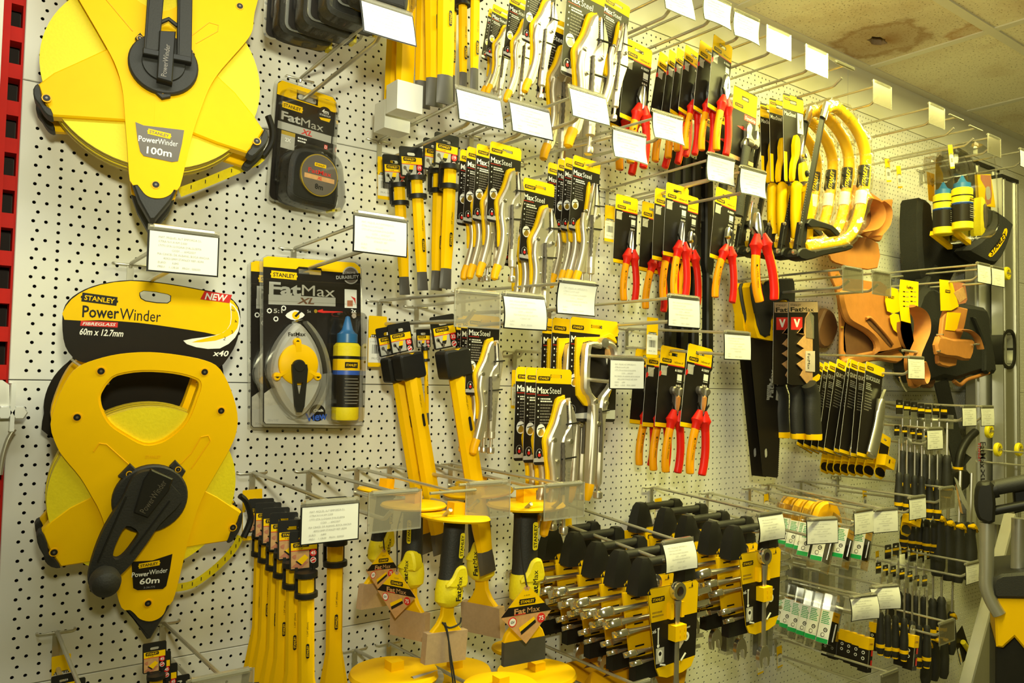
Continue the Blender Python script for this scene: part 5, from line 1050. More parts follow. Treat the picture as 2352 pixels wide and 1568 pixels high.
def k_wset():
    r = thing('wrench_set')
    b = MB(); x0 = .005
    for x in (x0, x0+.108):
        vs = []
        for z, hx, hy in ((-.060, .026 if x == x0 else .016, .014), (-.03, .0205 if x == x0 else .013, .012), (-.008, .013, .010), (0, .007, .007)):
            vs += [(x-hx, .016-hy, z), (x, .012-hy, z), (x+hx, .016-hy, z), (x+hx, .016+hy, z), (x-hx, .016+hy, z)]
        b.add(vs, [(5*i+k, 5*i+(k+1) % 5, 5*i+5+(k+1) % 5, 5*i+5+k) for i in range(3) for k in range(5)]+[(15, 16, 17, 18, 19), (4, 3, 2, 1, 0)], 'black')
    b.tube([(x0, .016, -.010), (x0+.108, .016, -.010)], .008, 'rubber', 16); b.build('rack_handle', r)
    b = MB(); b.poly([(-.03, -.058), (.043, -.058), (.055, -.16), (.05, -.195), (.0, -.205), (-.012, -.16)], -.030, -.026, 'yellow'); 
    for k, z in enumerate((-.068, -.084, -.098, -.112, -.15, -.165, -.18)): b.rect(-.012+.003*k, z-.003, .010+.003*k, z, -.0258, 'black')
    b.poly([(.09, -.058), (.125, -.06), (.12, -.20), (.09, -.205)], -.030, -.026, 'yellow'); b.box(-.012, .05, -.028, -.012, -.205, -.17, 'black'); b.build('rear_board', r)
    b = MB(); C = [(.0, -.056), (.006, -.050), (.124, -.050), (.130, -.056), (.123, -.180), (.112, -.198), (.09, -.204), (.05, -.206), (.03, -.200), (.022, -.185)]
    b.poly(C, 0, .0012, 'card_black', 'yellow_card'); b.decal([(.0008, -.056), (.006, -.0508), (.124, -.0508), (.1292, -.056), (.1262, -.107), (.0098, -.107)], .0014, 'yellow_card')
    b.decal([(.0228, -.185), (.1222, -.181), (.112, -.1975), (.09, -.2035), (.05, -.2055), (.0305, -.1995)], .0014, 'yellow_card')
    badge(b, .026, -.070, .032, .0016, 'black', 'yellow_card'); lines(b, .012, -.090, .03, 2, .006, .003, .0016, 'gold', 4); b.text('x6', .017, -.122, .007, .0016, 'white', bold=.01)
    b.poly([(.026, -.146), (.0285, -.146), (.0285, -.120), (.026, -.120)], .0, .0016, 'white'); b.decal(circ(.0272, -.148, .0032, 12), .0016, 'white'); b.decal([(.0245, -.118), (.030, -.118), (.029, -.122), (.0255, -.122)], .0017, 'white')
    b.rect(.022, -.178, .042, -.152, .0015, 'photo_grey'); b.decal(smooth([(.026, -.160), (.032, -.155), (.038, -.160), (.036, -.171), (.032, -.176), (.028, -.171)], 3), .0016, 'white'); b.decal(circ(.032, -.162, .0035, 12), .0017, 'card_black')
    b.decal(circ(.098, -.144, .008, 16), .0016, 'white'); b.decal(circ(.098, -.144, .0035, 12), .0017, 'grey_text'); b.decal(smooth([(.080, -.142), (.088, -.136), (.094, -.148), (.086, -.158), (.080, -.162)], 2), .0015, 'pale_pink'); b.decal([(.082, -.132), (.108, -.130), (.108, -.127), (.082, -.129)], .0016, 'silver_card'); lines(b, .104, -.06, .015, 1, .003, .002, .0016, 'gold', 8)
    for x in (.044, .084): b.tube([(x, -.002, -.183), (x+(.012 if x > .06 else -.012), -.002, -.180 if x < .06 else -.172)], .0016, 'white', 6)
    b.build('printed_card', r)
    m = wrench_mesh(.19, 1.25); o = m.build('wrench', r); o.location = (.066, -.0085, -.155); o.rotation_euler = (0, math.radians(91), 0)
    b = MB(); b.box(.052, .080, .001, .018, -.142, -.116, 'yellow'); b.box(.049, .056, .001, .010, -.106, -.080, 'yellow'); b.box(.076, .083, .001, .010, -.106, -.080, 'yellow')
    for x, z in ((.064, -.124), (.075, -.124), (.064, -.134), (.075, -.134)): b.box(x-.001, x+.001, .018, .0183, z-.0022, z+.0022, 'yellow_deep')
    b.build('plastic_clip', r)
    m = wrench_mesh(.22, 1.35); first = None
    for z, dx, s in ((-.079, 0, 1.08), (-.100, .010, .98), (-.119, .018, .88), (-.156, .026, .74), (-.174, .030, .66)):
        if first is None: o = first = m.build('wrench', r)
        else: o = first.copy(); COL.objects.link(o)
        o.location = (.032+dx, .014, z); o.scale = (s,)*3; o.rotation_euler = (math.radians(65), 0, 0)
    return r
BUILD['wset'] = k_wset; HGT['wset'] = .206
stack('wset', 'ratchet wrench set in the near row, %s, chrome ends fanned out', 'wrench set', 'near row of ratchet wrench sets', [((1487, 1284), None), ((1433, 1267), None), ((1380, 1248), None), ((1328, 1225), None), ((1274, 1212), None)], .285)
stack('wset', 'ratchet wrench set in the far row, %s, by the blade packs', 'wrench set', 'far row of ratchet wrench sets', [((1697, 1210), None, {}), ((1645, 1200), None), ((1589, 1186), None), ((1539, 1168), None), ((1480, 1156), None)], .285)
# ---------------------------------------------------------------- hacksaws wrapped in clear film
def tr(F, b, pts, r, m, f=0, n=10, sm=4, rf=None):
    q = [(F.p(x, y, f)[0], -f, F.p(x, y, f)[1]) for x, y in (smooth(pts, sm, False) if sm else pts)]
    b.tube(q, r if not isinstance(r, list) else [r[min(len(r)-1, int(i/len(q)*len(r)))] for i in range(len(q))], m, n, rf=rf); return q
def k_hack():
    F = Frame(1893, 262, .24); r = thing('hacksaw'); F0 = F
    b = MB(); path = [(1893, 252), (1915, 245), (1945, 268), (1972, 305), (1986, 345), (1988, 380), (1984, 430), (1976, 480), (1962, 525), (1940, 552), (1905, 562), (1845, 570)]
    tr(F, b, path, .0125, 'yellow', n=12); 
    tr(F, b, [(1985, 382), (1983, 410), (1980, 428)], .0132, 'black', n=12, sm=3); tr(F, b, [(1979, 440), (1976, 470)], .0131, 'white', n=12, sm=3)
    F.text(b, 'STANLEY', 1986, 403, 8, .0137, 'yellow_card', deg=-82, w=44, bold=.02); b.build('bow_frame', r)
    b = MB(); tr(F, b, [(1892, 255), (1835, 565)], .0105, 'black', f=.004, n=4, sm=0, rf=.004)
    tr(F, b, [(1899, 238), (1890, 272)], .011, 'chrome', f=.006, n=8, sm=3, rf=.006); lines(b, F.p(1868, 420)[0], F.p(1868, 420)[1], .002, 1, .01, .03, .0085, 'silver_card', 3)
    p0 = F.p(1880, 290, .008); p1 = F.p(1842, 530, .008)
    for k in range(40): t = k/40; x = p0[0]+(p1[0]-p0[0])*t-.006; z = p0[1]+(p1[1]-p0[1])*t; b.rect(x-.0008, z-.001, x+.0008, z+.001, .0082, 'grey_text')
    b.build('blade', r)
    b = MB(); b.poly(smooth(F.P([(1842, 514), (1852, 503), (1866, 508), (1900, 519), (1918, 538), (1908, 544), (1894, 530), (1866, 524), (1850, 524)]), 2), -.006, .014, 'black', bev=.002); b.poly(smooth(F.P([(1818, 590), (1822, 574), (1836, 570), (1850, 576), (1890, 570), (1938, 562), (1946, 570), (1930, 578), (1880, 588), (1838, 600)]), 2), -.010, .016, 'black', bev=.003); b.poly(F.P([(1834, 510), (1850, 514), (1844, 590), (1822, 592)]), -.004, .006, 'black', bev=.001)
    q = F.p(1828, 578, .02); b.lathe([(.006, .014), (.005, .019), (.001, .020)], (q[0], 0, q[1]), 'chrome', 14, 'f'); q = F.p(1843, 512, .02); b.lathe([(.004, .014), (.0035, .018), (.001, .019)], (q[0], 0, q[1]), 'steel', 12, 'f'); b.build('handle', r)
    b = MB(); q = smooth(path, 5, False); rr = random.Random(4)
    tr(F, b, path, .0125, 'clear_wrap', n=10); n = 10; N_ = len(b.v)//n
    for i in range(N_):
        k = rr.uniform(1.25, 1.65)
        c = Vector((0, 0, 0))
        for j in range(n): c += Vector(b.v[i*n+j])
        c /= n
        for j in range(n): b.v[i*n+j] = tuple(c+(Vector(b.v[i*n+j])-c)*(k*rr.uniform(.85, 1.2)))
    b.build('film_wrap', r); return r
BUILD['hack'] = k_hack
P = un(1893, 262, .24)
for i in range(5):
    o = inst('hack'); o.location = P+Vector((.0, .040*i, 0)); o.scale = (1-.02*i,)*3
    tag(o, 'yellow framed hacksaw in clear film, %s of the hanging row' % ORD[i], 'hacksaw', 'hacksaws wrapped in film')
# ---------------------------------------------------------------- hand saws and jab saws
def k_saw():
    F = Frame(1780, 650, .11); r = thing('hand_saw')
    b = MB(); b.poly(F.P([(1722, 780), (1733, 760), (1796, 770), (1796, 782), (1784, 900), (1768, 1090), (1762, 1096), (1748, 1094)]), -.0005, .0008, 'card_black')
    p0, p1 = F.p(1800, 780), F.p(1786, 1094); q0 = F.p(1755, 1094)
    b = MB(); b.poly(F.P([(1720, 775), (1800, 775), (1786, 1094), (1784, 1097), (1752, 1093)]), -.0005, .0008, 'card_black')
    n = 70
    for k in range(n):
        t = k/n; x = p0[0]+(p1[0]-p0[0])*t; z = p0[1]+(p1[1]-p0[1])*t; b.add([(x-.0005, -.0009, z), (x+.0028, -.0005, z-.0015), (x-.0005, -.0009, z-.0044)], [(0, 2, 1)], 'dark_steel')
    F.text(b, 'FatMax', 1772, 880, 11, .0010, 'silver_card', deg=-86, w=64, bold=.03); b.poly(F.P([(1760, 918), (1766, 918), (1768, 884), (1762, 884)]), 0, .0011, 'silver_card'); F.text(b, 'STANLEY', 1764, 901, 5, .0013, 'black', deg=-86, w=30)
    b.poly(F.P([(1781, 918), (1790, 921), (1797, 830), (1789, 828)]), 0, .0010, 'photo_grey'); b.poly(smooth(F.P([(1756, 1034), (1760, 1030), (1761, 1046), (1757, 1050)]), 2), 0, .0011, 'silver_card'); b.build('blade', r)
    b = MB(); O = [(1712, 660), (1722, 648), (1742, 652), (1760, 644), (1800, 640), (1812, 646), (1816, 700), (1802, 760), (1794, 780), (1730, 776), (1722, 720)]
    H = [(1770, 700), (1790, 690), (1800, 700), (1796, 722), (1780, 734), (1768, 752), (1764, 730)]
    b.poly(smooth(F.P(O), 2), -.012, .012, 'yellow', holes=[smooth(F.P(H), 2)])
    b.poly(smooth(F.P([(1712, 660), (1722, 648), (1742, 655), (1758, 720), (1756, 770), (1735, 768), (1722, 720)]), 2), .011, .016, 'rubber', bev=.003)
    b.poly(smooth(F.P([(1742, 655), (1760, 644), (1800, 640), (1812, 647), (1814, 695), (1806, 720), (1790, 735), (1776, 752), (1764, 758), (1770, 735), (1790, 722), (1800, 704), (1796, 690), (1776, 694), (1764, 720), (1758, 740), (1750, 700)]), 2), .011, .016, 'rubber', bev=.003)
    F.text(b, 'STANLEY', 1785, 757, 5, .0125, 'black', deg=-80, w=24); 
    for x, y in ((1766, 768), (1790, 768), (1806, 730)): q = F.p(x, y, .012); b.poly(circ(q[0], q[1], .003, 10), .011, .0135, 'black')
    b.build('handle', r); return r
BUILD['saw'] = k_saw
o = inst('saw'); o.location = un(1780, 650, .11); tag(o, 'front black bladed hand saw with yellow and black handle', 'hand saw', 'hand saws')
o = inst('saw'); o.location = un(1755, 652, .085); tag(o, 'hand saw close behind the front one, showing its left edge', 'hand saw', 'hand saws')
def k_jab():
    F = Frame(1850, 700, .17); r = thing('jab_saw')
    b = MB(); b.poly(F.P([(1811, 692), (1878, 692), (1884, 884), (1820, 884), (1809, 880)]), -.0006, 0, 'card_black', 'white', holes=[F.P([(1842, 690+3), (1866, 693), (1866, 699), (1842, 699)])] if False else [])
    b.decal(F.P([(1812, 693), (1878, 693), (1879, 717), (1813, 717)], .0002), .0002, 'cardboard'); F.text(b, 'Fat', 1829, 710, 10, .0004, 'black', deg=0, w=26, bold=.03); F.text(b, 'Max', 1856, 710, 10, .0004, 'black', w=26); F.text(b, 'STANLEY', 1828, 700, 5, .0004, 'black', w=24)
    b.decal(F.P([(1817, 728), (1843, 728), (1843, 757), (1817, 757)], .0002), .0002, 'red_print'); b.decal(F.P([(1823, 732), (1827, 732), (1831, 742), (1834, 732), (1838, 732), (1832, 751), (1829, 751)], .0004), .0004, 'white'); F.text(b, 'STANLEY', 1849, 853, 4, .0004, 'white', w=10)
    b.decal(F.P([(1860, 872), (1880, 858), (1885, 862), (1882, 872), (1862, 884)], .0004), .0004, 'yellow_card'); b.build('printed_card', r)
    b = MB(); b.poly(F.P([(1829, 765), (1840, 752), (1846, 770), (1829, 790), (1845, 800), (1828, 812), (1845, 824), (1828, 836), (1842, 850), (1836, 862), (1850, 880), (1864, 880), (1864, 760), (1856, 716), (1848, 730), (1845, 765)]), .001, .003, 'photo_wood'); b.poly(F.P([(1848, 775), (1848, 730), (1858, 716), (1866, 726), (1866, 778)]), .001, .004, 'clear_dull'); b.poly(F.P([(1847, 806), (1868, 806), (1868, 854), (1847, 852)]), .001, .0045, 'pale_pink'); F.text(b, 'FatMax', 1858, 830, 6, .0048, 'black', deg=90, w=36); b.build('blade', r)
    b = MB(); tr(F, b, [(1858, 882), (1866, 910), (1866, 950), (1868, 985), (1869, 1000)], [.018, .021, .022, .0225, .0225], 'rubber', f=.010, n=16, sm=4, rf=.016); tr(F, b, [(1869, 996), (1869, 1006), (1869, 1010)], [.023, .0225, .018], 'yellow', f=.010, n=16, sm=2, rf=.0165); b.build('handle', r); return r
BUILD['jab'] = k_jab
for i, (dx, l) in enumerate([((0, 0, 0), 'front jab saw with soft black handle on a FatMax card'), ((-.012, .03, 0), 'jab saw second from the front with half its handle showing'), ((-.012, .075, 0), 'jab saw at the back, handle seen beside the hand saw')]):
    o = inst('jab'); o.location = un(1850, 700, .17)+Vector(dx); tag(o, l.replace('FatMax', 'brown topped'), 'jab saw', 'jab saws')
# ---------------------------------------------------------------- carded utility knives, holsters
def k_knife():
    r = thing('carded_knife'); b = MB(); W, H, zt = .078, .205, .014
    b.poly([(-W/2, zt-.003), (-W/2+.003, zt), (W/2-.003, zt), (W/2, zt-.003), (W/2, zt-.018), (W/2-.006, zt-.024), (W/2-.006, zt-H+.02), (W/2-.012, zt-H), (-W/2+.003, zt-H), (-W/2, zt-H+.003)], -.0006, 0, 'card_black', 'white')
    b.decal([(-W/2, zt-.020), (W/2-.004, zt-.020), (W/2, zt-.016), (W/2, zt-.003), (W/2-.003, zt), (-W/2+.003, zt), (-W/2, zt-.003)], .0002, 'yellow_card'); badge(b, -.020, zt-.012, .026, .0004)
    b.text('QUICKSLIDE', -.006, zt-.033, .009, .0003, 'silver_card', bold=.02, w=.058); lines(b, -.03, zt-.045, .026, 4, .004, .002, .0003, 'silver_card', 3); lines(b, -.03, zt-.066, .03, 7, .006, .002, .0003, 'grey_text', 9); b.rect(-W/2, zt-H+.001, W/2-.013, zt-H+.008, .0003, 'yellow_card'); b.build('printed_card', r)
    b = MB(); P = smooth([(.020, -.058), (.022, -.080), (.022, -.11), (.014, -.150), (.006, -.178), (.003, -.186)], 3, False); b.tube([(x-.004, -.010, z) for x, z in P], [.005, .008, .0105, .0125, .0135, .0145, .015, .0155, .016, .0165, .0165, .0165, .016, .0155, .013, .007][:len(P)], 'steel', 12, rf=.009); b.poly([(.018, -.062), (.024, -.058), (.034, -.034), (.031, -.034), (.020, -.056)], .006, .012, 'steel'); b.build('knife', r); return r
BUILD['knife'] = k_knife; HGT['knife'] = .191
KL = [((2010, 852), (1990, 1052)), ((1992, 852), (1976, 1052)), ((1974, 848), (1950, 1046)), ((1967, 848), (1938, 1046)), ((1943, 848), (1915, 1044)), ((1924, 852), (1900, 1040)), ((1912, 854), (1884, 1038)), ((1900, 856), (1866, 1036)), ((1890, 858), (1850, 1034))]
stack('knife', 'utility knife on a black card with yellow top, %s of the row', 'knife', 'utility knives on black cards', KL, .215, False)
for o, i in zip(sorted([q for q in COL.objects if q.get('group') == 'utility knives on black cards'], key=lambda q: -q.location.x), range(9)):
    d_ = .215-.020*i; t, q = KL[i]; P = un(*t, d_); Q = un(*q, d_); v = P-Q; pose(o, P, v, v.length/HGT['knife'])
def k_holster():
    r = thing('carded_blade_dispenser'); b = MB(); b.poly(smooth([(-.024, .012), (.024, .012), (.026, .0), (.024, -.09), (.012, -.10), (-.016, -.10), (-.024, -.09)], 1), -.001, .001, 'yellow_card', holes=[rrect(0, 0, .018, .005, .0025)]); b.rect(-.022, -.044, .022, -.012, .0012, 'card_black'); b.decal(smooth([(-.022, -.080), (.0, -.072), (.022, -.078), (.020, -.092), (-.018, -.094)], 2), .0013, 'card_black'); b.build('card', r)
    b = MB(); b.box(-.022, .026, .001, .022, -.070, -.042, 'yellow'); b.rect(-.006, -.060, .0, -.050, .0224, 'black'); b.rect(.008, -.054, .020, -.049, .0224, 'yellow_deep'); b.build('dispenser', r); return r
BUILD['holster'] = k_holster; HGT['holster'] = .10
stack('holster', 'yellow blade dispenser under the utility knives, %s of the row', 'blade dispenser', 'yellow blade dispensers', [((2033+dx, 1010+dy), (2018+dx, 1098+dy)) for dx, dy in ((0, 0), (-26, -4), (-45, -6), (-62, -7), (-79, -8), (-95, -9), (-110, -10), (-124, -12))], .2, True)
hang('holster', 'single yellow blade dispenser below beside the screwdrivers', 'blade dispenser', (2092, 1140), (2078, 1230), d=.22)
# ---------------------------------------------------------------- saw blade packs and drill bit packs
def k_blade():
    r = thing('saw_blade_pack'); b = MB(); w_, D, z0, z1 = .030, .030, -.105, -.03
    b.box(-w_/2, w_/2, -D, 0, z0, z1, 'paper'); b.box(-w_/2+.0003, w_/2+.0004, -D+.0004, .0004, z0-.0005, z1+.0004, 'card_black') if False else None
    b.rect(-w_/2, z0, w_/2, z1, .0003, 'card_black'); b.rect(-w_/2, z1-.022, w_/2, z1, .0005, 'yellow_deep'); badge(b, 0, z1-.008, .018, .0007, 'yellow_deep', 'black'); b.tube([(.0, -.002, z0+.008), (.002, -.002, z1-.026)], .0022, 'steel', 8)
    k = len(b.v); b.rect(-D+.0005, z0, -.0005, z0+.010, .0, 'green')
    b.rect(-D+.003, z0+.014, -.003, z1-.002, .0001, 'paper'); lines(b, -D+.004, z1-.004, .022, 7, .0042, .0022, .0003, 'green', 3); b.poly(circ(-.011, z0+.030, .0052, 14), 0, .0003, 'black'); b.text('G', -.011, z0+.030, .006, .0006, 'white', bold=.03); b.poly(circ(-.016, z0+.018, .0052, 14), 0, .0003, 'grey_text'); b.decal(circ(-.0155, z0+.018, .0035, 12), .0005, 'paper')
    for i in range(k, len(b.v)): x, y, z = b.v[i]; b.v[i] = (-w_/2-.0004+y, -x-.0, z)     # the print on the pack's left side
    for i in range(k, len(b.v)):
        x, y, z = b.v[i]; b.v[i] = (x, D+(-y)*1.0-0.0 if False else y, z)
    b.build('printed_box', r)
    b = MB(); b.box(-w_/2-.002, w_/2+.002, -D-.002, .003, z0-.022, z1+.040, 'clear'); b.box(-w_/2-.002, w_/2+.002, -D-.002, .003, z0-.022, z0-.019, 'clear_edge'); b.build('blister', r); return r
BUILD['blade'] = k_blade; HGT['blade'] = .105
stack('blade', 'white and green saw blade pack in the upper row, %s', 'saw blades', 'saw blade packs, upper row', [((1918, 1190), (1895, 1293)), ((1885, 1185), (1862, 1282)), ((1872, 1180), (1852, 1268)), ((1850, 1176), (1832, 1262)), ((1828, 1170), (1812, 1253)), ((1808, 1166), (1792, 1246)), ((1790, 1162), (1774, 1240))], .24, True)
hang('blade', 'white and green saw blade pack standing alone between two tickets', 'saw blades', (1962, 1192), (1942, 1285), d=.25, group='saw blade packs on the right hooks')
hang('blade', 'white and green saw blade pack rightmost under the price tickets', 'saw blades', (2002, 1192), (1985, 1288), d=.25, group='saw blade packs on the right hooks')
stack('blade', 'white and green saw blade pack in the lower row, %s', 'saw blades', 'saw blade packs, lower row', [((1928, 1378), (1908, 1482)), ((1900, 1372), (1880, 1472)), ((1878, 1368), (1859, 1464)), ((1856, 1362), (1838, 1456)), ((1836, 1354), (1819, 1446)), ((1816, 1346), (1800, 1436))], .25, True)
def k_bit():
    r = thing('drill_bit_pack'); b = MB(); w_, D = .024, .026
    b.box(-w_/2, w_/2, -D, 0, -.045, -.016, 'yellow'); badge(b, 0, -.030, .016, .0004, 'yellow_deep', 'black'); b.build('yellow_cap', r)
    b = MB(); b.box(-w_/2+.0008, w_/2-.0008, -D+.0008, -.0008, -.10, -.045, 'card_black'); b.rect(.002, -.060, .010, -.046, 0, 'red_print'); b.rect(.002, -.088, .010, -.070, 0, 'red_print'); b.rect(-.009, -.09, -.007, -.046, 0, 'silver_card')
    k = len(b.v)
    for z in (-.054, -.068): b.poly(circ(-.013, z, .0042, 12), 0, .0003, 'white'); b.decal(circ(-.013, z, .0026, 10), .0005, 'card_black')
    for i in range(k, len(b.v)): x, y, z = b.v[i]; b.v[i] = (-w_/2+.0006+y, -x, z)
    b.build('black_case', r)
    b = MB(); b.poly(smooth([(-.009, -.016), (-.009, .004), (0, .008), (.009, .004), (.009, -.016)], 2), -.014, -.011, 'clear_edge', holes=[circ(0, -.001, .0045, 12)]); b.build('hang_loop', r); return r
BUILD['bit'] = k_bit; HGT['bit'] = .10
stack('bit', 'yellow capped drill bit pack in the left row, %s', 'drill bits', 'drill bit packs, left row', [((2004, 1450), (1996, 1545)), ((1986, 1445), (1978, 1534)), ((1969, 1440), (1961, 1526)), ((1953, 1436), (1945, 1518)), ((1930, 1440), (1922, 1515)), ((1912, 1436), (1906, 1508))], .24, True)
stack('bit', 'yellow capped drill bit pack in the right row, %s', 'drill bits', 'drill bit packs, right row', [((2108, 1445), (2100, 1540)), ((2085, 1440), (2078, 1530)), ((2056, 1430), (2050, 1510)), ((2020, 1420), (2014, 1495))], .24, True)
# ---------------------------------------------------------------- yellow tape blisters behind the far wrench row
def k_roll():
    r = thing('blister_tape'); b = MB(); b.poly(smooth([(-.05, -.05), (-.045, -.01), (-.02, .01), (.02, .01), (.045, -.01), (.05, -.05)], 3), -.012, -.001, 'yellow_deep', bev=.004); b.rect(-.02, -.045, .02, -.035, 0, 'black'); b.build('tape_case', r); b = MB(); b.poly(smooth([(-.056, -.07), (-.05, -.005), (-.02, .018), (.02, .018), (.05, -.005), (.056, -.07)], 3), -.014, .008, 'clear', bev=.004); b.build('blister', r); return r
BUILD['roll'] = k_roll
for i, (x, y, d_) in enumerate([(1905, 1165, .22), (1880, 1160, .17), (1856, 1155, .12), (1830, 1150, .07)]):
    o = inst('roll'); pose(o, un(x, y, d_), None, 1); tag(o, 'yellow item in a clear blister over the saw blade packs, %s' % ORD[i], 'blister pack', 'yellow blister packs over the saw blades')
# ---------------------------------------------------------------- screwdrivers
def k_sd(handle='black', L=.20, flat=False):
    def f():
        r = thing('screwdriver'); b = MB(); b.poly(rrect(0, -.005, .030, .034, .003), -.0006, 0, 'card_black', holes=[rrect(0, .004, .012, .004, .002)]); b.rect(-.015, -.006, .015, .0, .0002, 'yellow_card'); b.build('hang_card', r)
        b = MB(); b.box(-.013, .013, .0, .016, -.044, -.012, 'clear'); b.box(-.013, .013, .0, .016, -.022, -.021, 'clear_edge'); b.box(-.013, .013, .015, .016, -.044, -.012, 'clear_edge') if not flat else None; b.build('bubble', r)
        b = MB(); b.tube([(0, -.008, -.03), (0, -.008, -L*.55)], .003, 'steel', 8); b.build('shaft', r)
        b = MB(); z = -L*.52; P = [(0, -.008, z), (0, -.008, z-.008), (0, -.008, z-.02), (0, -.008, z-L*.25), (0, -.008, z-L*.42), (0, -.008, -L)]; b.tube(P, [.006, .010, .009, .0125, .012, .008], 'rubber', 12); b.tube([(0, -.008, z-L*.36), (0, -.008, z-L*.40)], .0128, 'yellow', 12); b.tube([(0, -.008, -L-.002), (0, -.008, -L+.004)], .0085, 'yellow', 10); b.build('handle', r); return r
    return f
BUILD['sd'] = k_sd(); HGT['sd'] = .2; BUILD['sdl'] = k_sd(L=.26); HGT['sdl'] = .26
rows = [('upper screwdriver row near the leather pouch', [(2066, 930), (2084, 933), (2100, 935), (2116, 938), (2132, 940), (2150, 938), (2168, 940)], .22, 200, 'sd'),
        ('second screwdriver row beside the knife cards', [(2060, 985), (2078, 988), (2096, 992), (2112, 994), (2130, 1000), (2148, 1002)], .25, 190, 'sdl'),
        ('third screwdriver row under the second', [(2072, 1105), (2090, 1108), (2108, 1110), (2124, 1114), (2140, 1116), (2156, 1120)], .15, 150, 'sd'),
        ('lower screwdriver row behind the long hooks', [(2040, 1262), (2058, 1258), (2078, 1262), (2098, 1268), (2116, 1270), (2136, 1274), (2156, 1270)], .15, 190, 'sd'),
        ('lowest screwdriver row with grey clear heads', [(2018, 1300), (2034, 1306), (2052, 1308), (2072, 1314), (2090, 1320), (2106, 1330), (2124, 1330)], .22, 200, 'sdl')]
for nm, pts, d_, h, k in rows:
    for i, q in enumerate(pts):
        hang(k, '%s screwdriver from the left in the %s' % (['first', 'second', 'third', 'fourth', 'fifth', 'sixth', 'seventh'][i], nm), 'screwdriver', q, (q[0]-2, q[1]+h), d=d_-.01*(i % 3), group=nm)
def k_big():
    r = thing('screwdriver'); b = MB(); b.tube([(0, -.01, .0), (0, -.01, -.14)], .004, 'steel', 8); b.build('shaft', r); b = MB(); P = [(0, -.01, -.12), (0, -.01, -.13), (0, -.01, -.15), (0, -.01, -.19), (0, -.01, -.24), (0, -.01, -.26)]; b.tube(P, [.008, .013, .012, .017, .017, .011], 'rubber', 14); b.poly(smooth([(-.014, -.13), (-.004, -.122), (.010, -.130), (.014, -.145), (.004, -.138), (-.008, -.136)], 3), .010, .024, 'yellow', bev=.003); b.build('handle', r); return r
BUILD['big'] = k_big; HGT['big'] = .26
for i, (t, q) in enumerate([((2170, 1070), (2164, 1330)), ((2196, 1080), (2188, 1335)), ((2222, 1085), (2216, 1330)), ((2150, 1060), (2142, 1320))]): hang('big', '%s large black screwdriver with yellow flash beside the level' % ['second', 'third', 'rightmost', 'leftmost'][i], 'screwdriver', t, q, d=.14, group='large screwdrivers by the aluminium level')
for i, (t, q) in enumerate([((2146, 1375), (2138, 1560)), ((2166, 1380), (2160, 1555)), ((2128, 1380), (2118, 1570)), ((2182, 1320), (2176, 1500))]): hang('big', '%s dark screwdriver low under the last ticket row' % ['second', 'third', 'leftmost', 'rightmost'][i], 'screwdriver', t, q, d=.10, group='dark screwdrivers low on the right')
# ---------------------------------------------------------------- leather and nylon tool pouches
def c2(ox, oy, s, pts): return [(ox+x/s, oy+y/s) for x, y in pts]
CA = lambda pts: c2(1780, 300, 3.409, pts)
CB = lambda pts: c2(1780, 640, 3.409, pts)
def bulge(F, b, pts, f0, f1, m, bev=.004, sm=2): b.poly(smooth(F.P(pts, f1), sm), f0, f1, m, bev=bev)
F = Frame(1960, 520, .11); o = F.empty('leather_pouch'); tag(o, 'tan leather holster with a curled loop hanging behind the hacksaws', 'tool pouch', 'leather tool pouches')
b = MB(); bulge(F, b, CA([(560, 440), (720, 455), (850, 545), (930, 535), (895, 700), (850, 830), (820, 870), (740, 850), (640, 800), (540, 780)]), -.004, .0, 'leather'); bulge(F, b, CA([(440, 930), (560, 870), (660, 830), (810, 880), (805, 1075), (640, 1075), (520, 1050), (440, 1015)]), .002, .006, 'leather', .002); b.build('back_panel', o)
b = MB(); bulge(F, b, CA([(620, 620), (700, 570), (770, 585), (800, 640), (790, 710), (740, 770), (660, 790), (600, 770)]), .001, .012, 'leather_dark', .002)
tr(F, b, CA([(700, 540), (770, 570), (805, 640), (795, 720), (740, 780), (640, 800)]), .0035, 'leather', f=.03, n=8, sm=4, rf=.022); tr(F, b, CA([(800, 560), (860, 620), (850, 740), (780, 830)]), .003, 'leather', f=.03, n=8, sm=4, rf=.020); b.build('curled_loop', o)
b = MB(); bulge(F, b, CA([(560, 150), (600, 160), (625, 260), (620, 400), (565, 395)]), -.003, -.001, 'yellow_card', .0005); b.decal(F.P(CA([(590, 240), (605, 200), (614, 260), (600, 300)]), -.0005), -.0005, 'red_print'); b.decal(F.P(CA([(715, 480), (760, 510), (800, 560), (770, 550), (725, 505)]), .004), .004, 'yellow_card'); b.build('hang_tag', o)
F = Frame(1990, 760, .10); o = F.empty('leather_pouch'); tag(o, 'big tan leather tool pouch with a folded open pocket on the right', 'tool pouch', 'leather tool pouches')
b = MB(); bulge(F, b, CB([(430, -60), (480, -90), (520, -20), (545, 120), (560, 300), (548, 440), (560, 560), (545, 660), (515, 600), (520, 420), (500, 150), (450, 10)]), -.004, .002, 'leather', .002); bulge(F, b, CB([(520, 30), (600, 0), (760, 20), (880, 60), (880, 400), (800, 560), (560, 600), (540, 300)]), -.008, -.003, 'leather', .002)
bulge(F, b, CB([(540, 640), (620, 600), (760, 570), (860, 550), (980, 560), (1010, 620), (960, 660), (840, 640), (700, 660), (560, 690)]), .001, .012, 'leather'); b.build('back_panel', o)
b = MB(); bulge(F, b, CB([(555, 300), (660, 330), (790, 440), (840, 520), (810, 585), (690, 600), (560, 600), (535, 500)]), -.003, .002, 'leather_dark', .001); b.build('pocket_opening', o)
